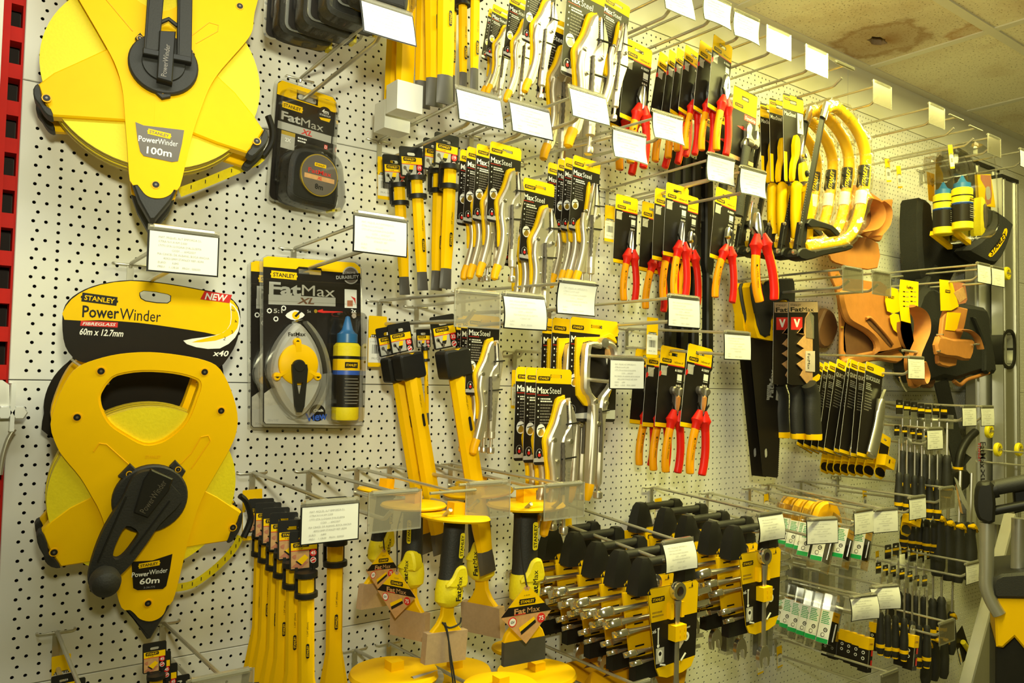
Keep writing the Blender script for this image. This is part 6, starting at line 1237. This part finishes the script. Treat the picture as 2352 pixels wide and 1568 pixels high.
b = MB(); bulge(F, b, CB([(525, 120), (560, 85), (700, 75), (865, 110), (910, 240), (960, 350), (1020, 440), (1082, 530), (1000, 552), (900, 580), (800, 595), (812, 545), (800, 490), (730, 420), (640, 370), (585, 330), (550, 250)]), .010, .024, 'leather', .008)
b.poly(smooth(F.P(CB([(715, 312), (745, 305), (800, 360), (870, 440), (922, 510), (905, 535), (870, 500), (810, 430), (740, 360)]), .025), 2), .023, .0252, 'leather_dark'); tr(F, b, CB([(715, 312), (745, 305), (800, 360), (870, 440), (922, 510)]), .004, 'leather', f=.027, sm=3); b.build('front_pocket', o)
b = MB()
for x, y in ((495, 60), (520, 115), (605, 100), (530, 380), (490, -30)): q = F.p(*CB([(x, y)])[0], f=.006); b.lathe([(.003, .003), (.0028, .0075), (.001, .008)], (q[0], 0, q[1]), 'gold', 10, 'f')
b.build('rivets', o)
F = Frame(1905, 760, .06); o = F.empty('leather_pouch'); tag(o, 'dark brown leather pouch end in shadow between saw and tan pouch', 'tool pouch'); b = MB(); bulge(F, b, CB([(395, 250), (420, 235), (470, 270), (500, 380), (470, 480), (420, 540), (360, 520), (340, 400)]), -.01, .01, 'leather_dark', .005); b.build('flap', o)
F = Frame(2095, 760, .20); o = F.empty('hammer_holder'); tag(o, 'leather strap holder with yellow instruction tag and metal ring', 'tool holder', 'leather tool pouches')
b = MB(); tr(F, b, CB([(1040, 215), (1110, 250), (1150, 320), (1150, 420), (1110, 520), (1080, 600), (1080, 700), (1120, 820), (1150, 760), (1120, 650)]), .004, 'leather', f=.02, n=8, sm=4, rf=.022); bulge(F, b, CB([(990, 340), (1060, 360), (1080, 540), (1060, 700), (1080, 840), (1130, 850), (1165, 800), (1150, 640), (1100, 560), (1040, 540), (1000, 460)]), -.002, .010, 'leather', .003); b.build('strap', o)
b = MB(); bulge(F, b, CB([(985, 5), (1125, 25), (1122, 240), (1050, 215), (1065, 350), (990, 330), (970, 160)]), .022, .0235, 'yellow_card', .0004, 1); F.text(b, 'FatMax', *CB([(1058, 68)])[0], 7, .0238, 'black', deg=4, w=15, bold=.02)
for k in range(4):
    for x in (1003, 1062): q = F.P(CB([(x, 95+k*38), (x+16, 97+k*38), (x+16, 106+k*38), (x, 104+k*38)]), .0238); b.decal(q, .0238, 'black'); q = F.P(CB([(x+22, 100+k*38), (x+45, 102+k*38), (x+45, 106+k*38), (x+22, 104+k*38)]), .0238); b.decal(q, .0238, 'grey_text')
b.build('instruction_tag', o)
b = MB(); tr(F, b, CB([(975, 770), (985, 800), (1005, 840), (1030, 880)]), .0022, 'chrome', f=.01, sm=3); tr(F, b, CB([(1000, 560), (1110, 575)]), .0035, 'zinc', f=.03, sm=0); b.build('metal_ring', o)
F = Frame(2050, 700, .13); o = F.empty('card_tag'); tag(o, 'yellow product card hanging behind the hammer holder, left half in view', 'product card'); b = MB(); bulge(F, b, CB([(870, 90), (960, 80), (985, 200), (970, 260), (880, 255)]), -.001, 0, 'yellow_card', .0003); bulge(F, b, CB([(900, 290), (970, 280), (985, 420), (930, 400)]), -.001, 0, 'yellow_card', .0003); F.text(b, 'STANLEY', *CB([(902, 143)])[0], 6, .0004, 'black', deg=8, w=20, bold=.03); b.build('printed_card', o)
# black nylon pouches
F = Frame(2180, 470, .08); o = F.empty('tool_pouch'); tag(o, 'large black nylon pouch behind the chalk bottle blisters', 'tool pouch', 'black nylon pouches')
b = MB(); bulge(F, b, CA([(1145, 545), (1180, 530), (1235, 570), (1260, 760), (1400, 900), (1490, 880), (1560, 960), (1570, 1050), (1430, 1100), (1380, 1200), (1240, 1230), (1170, 1130), (1150, 1000), (1138, 800)]), -.03, .03, 'nylon', .012); b.build('body', o)
b = MB(); bulge(F, b, CA([(1190, 320), (1250, 340), (1250, 560), (1205, 545)]), .034, .035, 'yellow_card', .0003, 1); F.text(b, 'STANLEY', *CA([(1235, 405)])[0], 7, .0355, 'black', deg=70, w=16, bold=.03); b.build('hang_tag', o)
F = Frame(2270, 470, .15); o = F.empty('knee_pad'); tag(o, 'black knee pads with a yellow brand strip at the far right', 'knee pads', 'black nylon pouches')
b = MB(); bulge(F, b, CA([(1560, 600), (1640, 585), (1720, 610), (1735, 680), (1700, 780), (1620, 860), (1520, 910), (1480, 880), (1560, 780)]), -.03, .02, 'nylon', .012); bulge(F, b, CA([(1738, 632), (1760, 625), (1872, 712), (1862, 790), (1830, 900), (1780, 1010), (1720, 1055), (1620, 1020), (1500, 935), (1610, 850), (1700, 760), (1735, 700)]), .0, .035, 'nylon', .012); b.build('pad', o)
b = MB(); b.poly(smooth(F.P(CA([(1800, 770), (1818, 775), (1812, 820), (1770, 900), (1700, 985), (1675, 980), (1690, 950), (1760, 870)]), .036), 2), .034, .0365, 'yellow_card'); F.text(b, 'STANLEY', *CA([(1752, 880)])[0], 7, .0368, 'black', deg=-53, w=58, bold=.03); b.build('brand_strip', o)
b = MB(); bulge(F, b, CA([(1535, 345), (1690, 340), (1728, 600), (1540, 580)]), -.002, 0, 'yellow_card', .0003, 1); b.decal(F.P(CA([(1610, 345), (1690, 350), (1700, 500), (1690, 570), (1640, 590), (1650, 450), (1610, 380)]), .0003), .0003, 'brick_red'); b.decal(smooth(F.P(CA([(1650, 450), (1680, 440), (1690, 520), (1660, 540)]), .0005), 2), .0005, 'photo_grey'); b.build('product_card', o)
F = Frame(2200, 740, .10); o = F.empty('tool_pouch'); tag(o, 'black nylon tool pouch with brown trim beside the aluminium level', 'tool pouch', 'black nylon pouches')
b = MB(); bulge(F, b, CB([(1125, 200), (1200, 60), (1300, 80), (1440, 190), (1670, 225), (1700, 420), (1750, 740), (1660, 730), (1540, 760), (1420, 800), (1330, 780), (1210, 820), (1130, 760), (1110, 500)]), -.04, .03, 'nylon', .014); bulge(F, b, CB([(1560, 300), (1620, 350), (1690, 500), (1700, 720), (1650, 720), (1650, 520)]), .03, .042, 'nylon', .004); bulge(F, b, CB([(1250, -90), (1290, -100), (1300, 80), (1250, 200), (1180, 120), (1200, 20)]), -.02, .02, 'nylon', .006); b.build('body', o)
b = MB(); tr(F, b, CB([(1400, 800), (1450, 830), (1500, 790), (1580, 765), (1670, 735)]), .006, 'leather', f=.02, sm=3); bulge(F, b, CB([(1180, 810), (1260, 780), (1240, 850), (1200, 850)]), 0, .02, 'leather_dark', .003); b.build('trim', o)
F = Frame(2225, 770, .20); o = F.empty('leather_holder'); tag(o, 'leather tool holder with yellow window and closed strap on the black pouch', 'tool holder', 'leather tool pouches')
b = MB(); b.poly(smooth(F.P(CB([(1330, 222), (1480, 232), (1492, 260), (1455, 430), (1420, 520), (1405, 680), (1290, 680), (1262, 620), (1290, 430)])), 2), -.004, .006, 'leather', bev=.003); bulge(F, b, CB([(1290, 450), (1400, 470), (1560, 475), (1565, 520), (1535, 640), (1430, 620), (1280, 590)]), .006, .018, 'leather', .006); tr(F, b, CB([(1440, 400), (1520, 410), (1580, 460), (1610, 550)]), .003, 'leather', f=.018, n=8, sm=4, rf=.010); b.build('body', o)
b = MB(); b.poly(F.P(CB([(1350, 260), (1455, 268), (1420, 410), (1335, 400)]), .007), .006, .0075, 'yellow_card'); b.build('window', o)
b = MB()
for x, y in ((1312, 438), (1288, 565), (1598, 510), (1548, 518)): q = F.p(*CB([(x, y)])[0], f=.02); b.lathe([(.003, .005), (.0028, .022), (.001, .0225)], (q[0], 0, q[1]), 'chrome', 10, 'f')
b.build('rivets', o)
F = Frame(2185, 690, .21); o = F.empty('product_card'); tag(o, 'yellow and red product card over the leather holder with window', 'product card'); b = MB(); b.poly(F.P(CB([(1290, 5), (1385, 15), (1440, 215), (1380, 248), (1300, 250)])), -.001, 0, 'yellow_card'); b.poly(F.P(CB([(1385, 20), (1490, 35), (1508, 160), (1495, 190), (1440, 200)])), -.002, -.0005, 'brick_red'); b.poly(F.P(CB([(1400, 110), (1480, 60), (1500, 150), (1445, 190)]), .0002), -.001, .0004, 'photo_wood'); c = F.p(*CB([(1352, 98)])[0]); badge(b, c[0], c[1], .028, .0006, 'black', 'yellow_card', rot=.02); b.build('printed_card', o)
F = Frame(2175, 920, .12); o = F.empty('belt_strap'); tag(o, 'black webbing strap running down from the nylon pouch', 'strap'); b = MB(); b.poly(F.P([(2146, 880), (2176, 870), (2215, 1040), (2230, 1050), (2205, 1080), (2190, 1070)]), -.002, .002, 'nylon'); b.build('webbing', o)
F = Frame(2215, 1040, .13); o = F.empty('pruning_saw'); tag(o, 'black handled tool with yellow band bent at its top by the level', 'hand tool'); b = MB(); tr(F, b, [(2240, 992), (2222, 1010), (2206, 1040), (2200, 1075)], .012, 'black', n=12); tr(F, b, [(2200, 1072), (2200, 1078)], .014, 'yellow', n=12, sm=0); b.poly(smooth(F.P([(2184, 1080), (2214, 1078), (2222, 1098), (2214, 1120), (2196, 1125), (2184, 1105)]), 2), -.012, .012, 'black', bev=.005); b.build('handle', o)
F = Frame(2210, 1130, .16); o = F.empty('product_card'); tag(o, 'tilted card with orange tip sticking out over the large screwdrivers', 'product card'); b = MB(); b.poly(F.P([(2192, 1095), (2198, 1100), (2226, 1165), (2224, 1176), (2208, 1150)]), -.001, 0, 'silver_card'); b.decal(F.P([(2194, 1110), (2200, 1125), (2212, 1180), (2205, 1175)], .0004), .0004, 'photo_wood'); b.build('printed_card', o)
# ---------------------------------------------------------------- blistered chalk bottles
def k_bottle():
    F = Frame(2213, 372, .20); r = thing('chalk_bottle_blister')
    b = MB(); b.poly(smooth(F.P([(2192, 350), (2200, 338), (2222, 350), (2238, 385), (2244, 560-40), (2230, 562), (2190, 530)]), 1), -.0006, 0, 'card_black', 'yellow_card'); b.poly(F.P([(2188, 528), (2230, 562), (2231, 552), (2190, 518)], .012), -.001, .012, 'yellow_card'); b.build('card', r)
    b = MB(); q = F.p(2210, 470, .03); z = lambda y: F.p(2210, y, .03)[1]; R = .0265
    b.lathe([(R-.003, z(528)), (R, z(526)), (R, z(436)), (R-.006, z(432))], (q[0], -.03, 0), 'tape_yellow', 24); b.lathe([(R+.0004, z(511)), (R+.0004, z(469))], (q[0], -.03, 0), 'card_black', 24); b.lathe([(R+.0004, z(472)), (R+.0004, z(467))], (q[0], -.03, 0), 'blue_print', 24); b.lathe([(R+.0004, z(453)), (R+.0004, z(450))], (q[0], -.03, 0), 'card_black', 24)
    b.decal([(q[0]-.016, z(464.5)), (q[0]+.008, z(464.5)), (q[0]+.008, z(458)), (q[0]-.016, z(458))], .0571, 'black'); b.text('STANLEY', q[0]-.004, z(461.2), .004, .0573, 'yellow_card', bold=.02, w=.022)
    for i in range(7): b.rect(q[0]-.016, z(475+i*4.6+1.5), q[0]+.008+.003*(i % 3), z(475+i*4.6), .0572, 'silver_card' if i % 2 else 'grey_text')
    k = b.build('bottle', r); b = MB(); b.lathe([(R-.005, z(434)), (R-.005, z(422)), (R-.012, z(420)), (.010, z(416)), (.003, z(404)), (.001, z(403))], (q[0], -.03, 0), 'blue', 20); b.build('cap', k)
    b = MB(); b.poly(smooth(F.P([(2191, 525), (2190, 352), (2200, 337), (2224, 350), (2240, 388), (2246, 500), (2244, 530), (2228, 552)], .0), 2), .001, .060, 'clear', bev=.008); b.poly(smooth(F.P([(2196, 344), (2204, 337), (2226, 352), (2240, 388), (2232, 400), (2200, 400)], .04), 2), .002, .03, 'clear', bev=.006); b.build('blister', r)
    b = MB(); c = F.p(2246, 500, .02); b.poly(smooth([(c[0]+x, c[1]+zz) for x, zz in ((-.01, -.045), (.008, -.04), (.020, 0), (.012, .045), (-.006, .050))], 3), .004, .04, 'tape_yellow', bev=.008); b.poly(smooth([(c[0]+x, c[1]+zz) for x, zz in ((-.004, -.03), (.006, -.026), (.013, 0), (.007, .03), (-.004, .032))], 3), .03, .042, 'card_grey', bev=.002); b.build('line_reel', r)
    return r
BUILD['bottle'] = k_bottle
P = un(2213, 372, .20)
o = inst('bottle'); o.location = P; tag(o, 'front blister with a blue capped yellow chalk bottle by the ceiling', 'chalk line', 'chalk bottle blisters')
o = inst('bottle'); Q = un(2171, 388, .155); o.location = Q; o.scale = (.98,)*3; tag(o, 'rear blister with a blue capped yellow chalk bottle, left of the front one', 'chalk line', 'chalk bottle blisters')
hang('tag', 'yellow barcode tag between the two chalk bottle blisters', 'tag', (2183, 340), (2188, 385), d=.24)
hang('tag', 'left of two yellow barcode tags on bare hooks right of the hacksaws', 'tag', (2038, 372), (2042, 416), d=.06)
hang('tag', 'right of two yellow barcode tags on bare hooks right of the hacksaws', 'tag', (2064, 388), (2068, 430), d=.06)
for t, q, d_, l in [((1302, 1200), (1304, 1262), .03, 'yellow tag behind the last wrench set of the near row'), ((1512, 1152), (1514, 1200), .03, 'yellow tag behind the last wrench set of the far row'), ((1760, 1140), (1761, 1175), .03, 'yellow tag on the wall above the tape blisters'), ((1986, 1130), (1988, 1165), .08, 'yellow tag on a hook above the right tickets'), ((1745, 1500), (1747, 1545), .05, 'yellow tag low on the wall left of the drill bits'), ((1790, 1490), (1792, 1530), .05, 'yellow tag low on the wall under the saw blades'), ((2015, 1270), (2016, 1300), .05, 'yellow tag left of the lower screwdriver cards')]:
    hang('tag', l, 'tag', t, q, d=d_)
# clear strip blisters hanging empty behind the saw blades
def k_clearbox():
    r = thing('clear_pack'); b = MB(); b.box(-.05, .05, -.04, 0, -.16, 0, 'clear_edge'); b.build('blister', r); b = MB(); b.box(-.044, -.02, -.03, -.01, -.15, -.02, 'card_black'); b.box(.0, .03, -.03, -.01, -.15, -.02, 'card_black'); b.build('saw_blades', r); return r
BUILD['cpk'] = k_clearbox; HGT['cpk'] = .16
for i, (t, q, d_) in enumerate([((1840, 1290), (1838, 1400), .10), ((1900, 1300), (1898, 1410), .14), ((1955, 1290), (1950, 1375), .12), ((1690, 1400), (1688, 1500), .16), ((1760, 1420), (1757, 1510), .2)]):
    hang('cpk', ['dark clear pack leftmost under the upper saw blade packs', 'dark clear pack second under the upper saw blade packs', 'dark clear pack under the blade pack right of the tickets', 'grey clear pack hanging below the near wrench sets', 'grey clear pack hanging below the far wrench sets'][i], 'clear pack', t, q, d=d_, group='dark packs in clear plastic')
hang('cpk', 'small black and yellow blister card low right by the wall', 'blister card', (2180, 1380), (2178, 1466), d=.03)
def k_pen():
    r = thing('blister_card'); b = MB(); b.poly([(-.03, .01), (.02, .012), (.034, -.085), (-.03, -.075)], -.001, 0, 'card_black'); b.rect(-.028, -.075, -.018, -.03, .0003, 'white'); b.rect(-.026, -.07, -.022, -.045, .0005, 'yellow_card'); b.build('card', r); b = MB(); b.tube([(-.005, -.006, -.02), (.022, -.006, -.075)], .007, 'tape_yellow', 10); b.tube([(.018, -.006, -.068), (.024, -.006, -.080)], .0072, 'silver_card', 10); b.build('marker', r); return r
BUILD['pen'] = k_pen; HGT['pen'] = .08
hang('pen', 'tilted black card with a yellow marker at the lower right', 'blister card', (2205, 1455), (2218, 1515), d=.06)
# ---------------------------------------------------------------- aluminium levels, ladder, tool trolley
def level(pts, d, T, label, hole=None, txt=None):
    F = Frame(*pts[0], d); o = F.empty('spirit_level'); tag(o, label, 'spirit level', 'aluminium levels at the right edge')
    b = MB(); P = F.P(pts); x0, x1 = P[0][0], P[1][0]; z1, z0 = P[0][1], P[2][1]; 
    hs = [smooth(F.P(hole), 2)] if hole else []
    b.poly([(x0, z0), (x1, z0), (x1, z1), (x0, z1)], -T, 0, 'aluminium', holes=hs); w_ = x1-x0
    for t in (.0, .16, .8, .94): b.box(x0+w_*t, x0+w_*(t+.06), 0, .004, z0, z1, 'aluminium')
    b.build('beam', o)
    b = MB(); b.box(x0-.001, x1+.001, -T-.001, .005, z1, z1+.012, 'black'); b.build('end_cap', o)
    if hole:
        b = MB(); h = F.P(hole); oh = smooth(h, 3); b.poly(inset(oh if sarea(oh) > 0 else oh[::-1], -.010), -T-.002, .006, 'black', holes=[oh]); b.build('hand_hole', o)
    if txt:
        b = MB(); F.text(b, 'FatMax', *txt, 13, .005, 'card_black', deg=90, w=60, bold=.01); F.text(b, 'STANLEY', txt[0]-8, txt[1]-6, 6, .005, 'red_print', deg=90, w=44, bold=.03); F.text(b, 'XL', txt[0], txt[1]+48, 9, .005, 'card_black', deg=90, bold=.02); b.build('lettering', o)
    return o
level([(2234, 375), (2292, 398), (2288, 1300), (2232, 1290)], .06, .025, 'aluminium spirit level nearest the black pouches, full height', None, (2258, 1045))
level([(2298, 408), (2336, 424), (2332, 1200), (2292, 1190)], .10, .03, 'aluminium spirit level at the right edge with an oval hand hole', [(2302, 780), (2308, 766), (2319, 764), (2326, 778), (2326, 825), (2319, 840), (2308, 838), (2302, 825)])
def vial(px, py, d, l):
    F = Frame(px, py, d); o = F.empty('level_vial'); tag(o, l, 'level vial', 'yellow vials'); b = MB(); b.lathe([(.020, -.006), (.022, 0), (.020, .006), (.012, .007), (.012, -.006), (.020, -.006)], (0, 0, 0), 'tape_yellow', 20, 'f'); b.tube([(-.016, -.004, 0), (.016, -.004, 0)], .005, 'clear_edge', 8); b.build('vial_ring', o)
vial(2312, 628, .12, 'round yellow vial right of the two pouch tickets'); vial(2272, 990, .12, 'yellow vial under the upper right tickets'); vial(2292, 1032, .12, 'left of the two yellow vials on the hook by the levels'); vial(2340, 1032, .14, 'right of the two yellow vials on the hook by the levels')
make_hook('lv', un(2215, 1030, .006), .34, 'zinc wire display hook in front of the aluminium levels', tbar=False)
F = Frame(2300, 1400, .30); o = F.empty('step_ladder'); tag(o, 'grey metal strut slanting behind the yellow tool trolley', 'metal strut'); b = MB(); b.poly(F.P([(2334, 1180), (2344, 1210), (2276, 1640), (2215, 1640)]), -.03, 0, 'aluminium', bev=.003); b.build('rail', o)
# tool trolley
F = Frame(2296, 1330, .46, yaw=-1.12); o = F.empty('tool_trolley'); tag(o, 'yellow and black tool trolley with telescopic handle at the lower right', 'tool trolley')
b = MB(); tr(F, b, [(2267, 1200), (2266, 1300), (2266, 1345), (2278, 1380), (2296, 1410)], .0145, 'aluminium', f=.0, n=14, sm=4); tr(F, b, [(2340, 1190), (2338, 1330)], .0145, 'aluminium', f=-.05, n=14, sm=0); b.build('telescopic_tubes', o)
b = MB(); b.poly(smooth(F.P([(2240, 1125), (2248, 1108), (2262, 1106), (2282, 1112), (2284, 1195), (2256, 1195), (2244, 1185), (2238, 1160)]), 2), -.022, .022, 'black', bev=.006, holes=()); tr(F, b, [(2262, 1128), (2290, 1122)], .019, 'black', f=.0, n=16, sm=0); tr(F, b, [(2284, 1120), (2400, 1098)], .0165, 'rubber', n=16, sm=0); tr(F, b, [(2270, 1175), (2400, 1150)], .010, 'black', n=12, sm=0); b.poly(F.P([(2325, 1110), (2400, 1100), (2400, 1160), (2330, 1178)], -.03), -.05, -.02, 'black', bev=.004); b.build('pull_handle', o)
b = MB(); b.poly(smooth(F.P([(2278, 1342), (2282, 1325), (2300, 1316), (2500, 1300), (2500, 1375), (2290, 1372), (2280, 1365)]), 1), -.20, .012, 'rubber', bev=.006); b.build('lid', o)
b = MB(); b.poly(F.P([(2283, 1370), (2500, 1376), (2500, 1520), (2352, 1488), (2330, 1462), (2312, 1478), (2304, 1486), (2288, 1484)]), -.19, .006, 'yellow', bev=.004); b.build('upper_bin', o)
b = MB(); b.poly(F.P([(2286, 1480), (2304, 1486), (2330, 1460), (2356, 1490), (2500, 1520), (2500, 2900), (2284, 2900)]), -.19, .0, 'black', bev=.004); b.build('lower_bin', o)
# ---------------------------------------------------------------- yellow trays at the bottom, bracket on the left, carded chisels bottom left
for i, (pts, d_, l, tri) in enumerate([([(1302, 1520), (1420, 1492), (1500, 1515), (1420, 1640), (1300, 1640)], .10, 'yellow plastic tray with dark triangular cut-outs, left one at the bottom', [[(1388, 1522), (1400, 1508), (1424, 1518)], [(1340, 1535), (1356, 1520), (1370, 1528)]]), ([(1360, 1540), (1462, 1515), (1580, 1530), (1560, 1640), (1350, 1640)], .18, 'yellow plastic tray under the near wrench sets, right one at the bottom', [[(1385, 1555), (1400, 1538), (1412, 1548)], [(1430, 1538), (1452, 1527), (1448, 1534)]])]):
    F = Frame(*pts[0], d_, pitch=-.9); o = F.empty('mitre_box'); tag(o, l, 'plastic tray', 'yellow trays at the bottom'); b = MB(); b.poly(F.P(pts), -.03, 0, 'yellow_deep', bev=.002); b.build('tray', o)
    b = MB()
    for t in tri: b.poly(F.P(t), -.001, .0004, 'leather_dark')
    b.build('cut_outs', o)
F = Frame(22, 945, .03); o = F.empty('bolted_bracket'); tag(o, 'pale metal bracket with two shiny bolt heads at the left edge', 'bracket')
b = MB(); b.poly(F.P([(4, 873), (8, 873), (24, 884), (24, 990), (10, 1040), (4, 1080), (-30, 1100), (-30, 873)]), -.02, -.012, 'aluminium'); b.box(F.p(25, 900)[0], F.p(35, 900)[0], -.03, .006, F.p(30, 990)[1], F.p(30, 880)[1], 'bolt_metal'); tr(F, b, [(33, 985), (18, 1010), (6, 1050), (0, 1090)], .003, 'zinc', sm=3); b.build('plate', o)
for x in (10, 44): b = MB(); c = F.p(x, 947); b.lathe([(.0095, -.016), (.0095, .004), (.008, .006), (.001, .006)], (c[0], 0, c[1]), 'bolt_metal', 6, 'f'); b.build('bolt_head', o)
G = 'carded chisels in the bottom left corner'
hang('tag', 'yellow tag at the bottom left corner behind chisel cards', 'tag', (141, 1518), (141, 1600), d=.03)
stack('ch45', 'carded chisel below the 60 m reel, %s, only its hanger in view', 'chisel', G, [((408, 1566), (408, 1950)), ((380, 1540), (380, 1920)), ((365, 1512), (365, 1890)), ((355, 1488), (354, 1860))], .16, False, yaw=-.1)
stack('ch45', 'carded chisel in the bottom left corner, %s, cut off below', 'chisel', G, [((168, 1574), (166, 1950)), ((146, 1562), (145, 1930))], .1, False)
b = MB(); o = thing('folded_leaflet'); pose(o, un(975, 1552, .25), None, 1, yaw=.4); b.tube([(-.03, 0, .004), (.02, -.01, -.006)], [.004, .011], 'silver_card', 14, cap=False); b.build('paper_roll', o); tag(o, 'rolled white leaflet lying on the lowest yellow hand guard', 'leaflet')
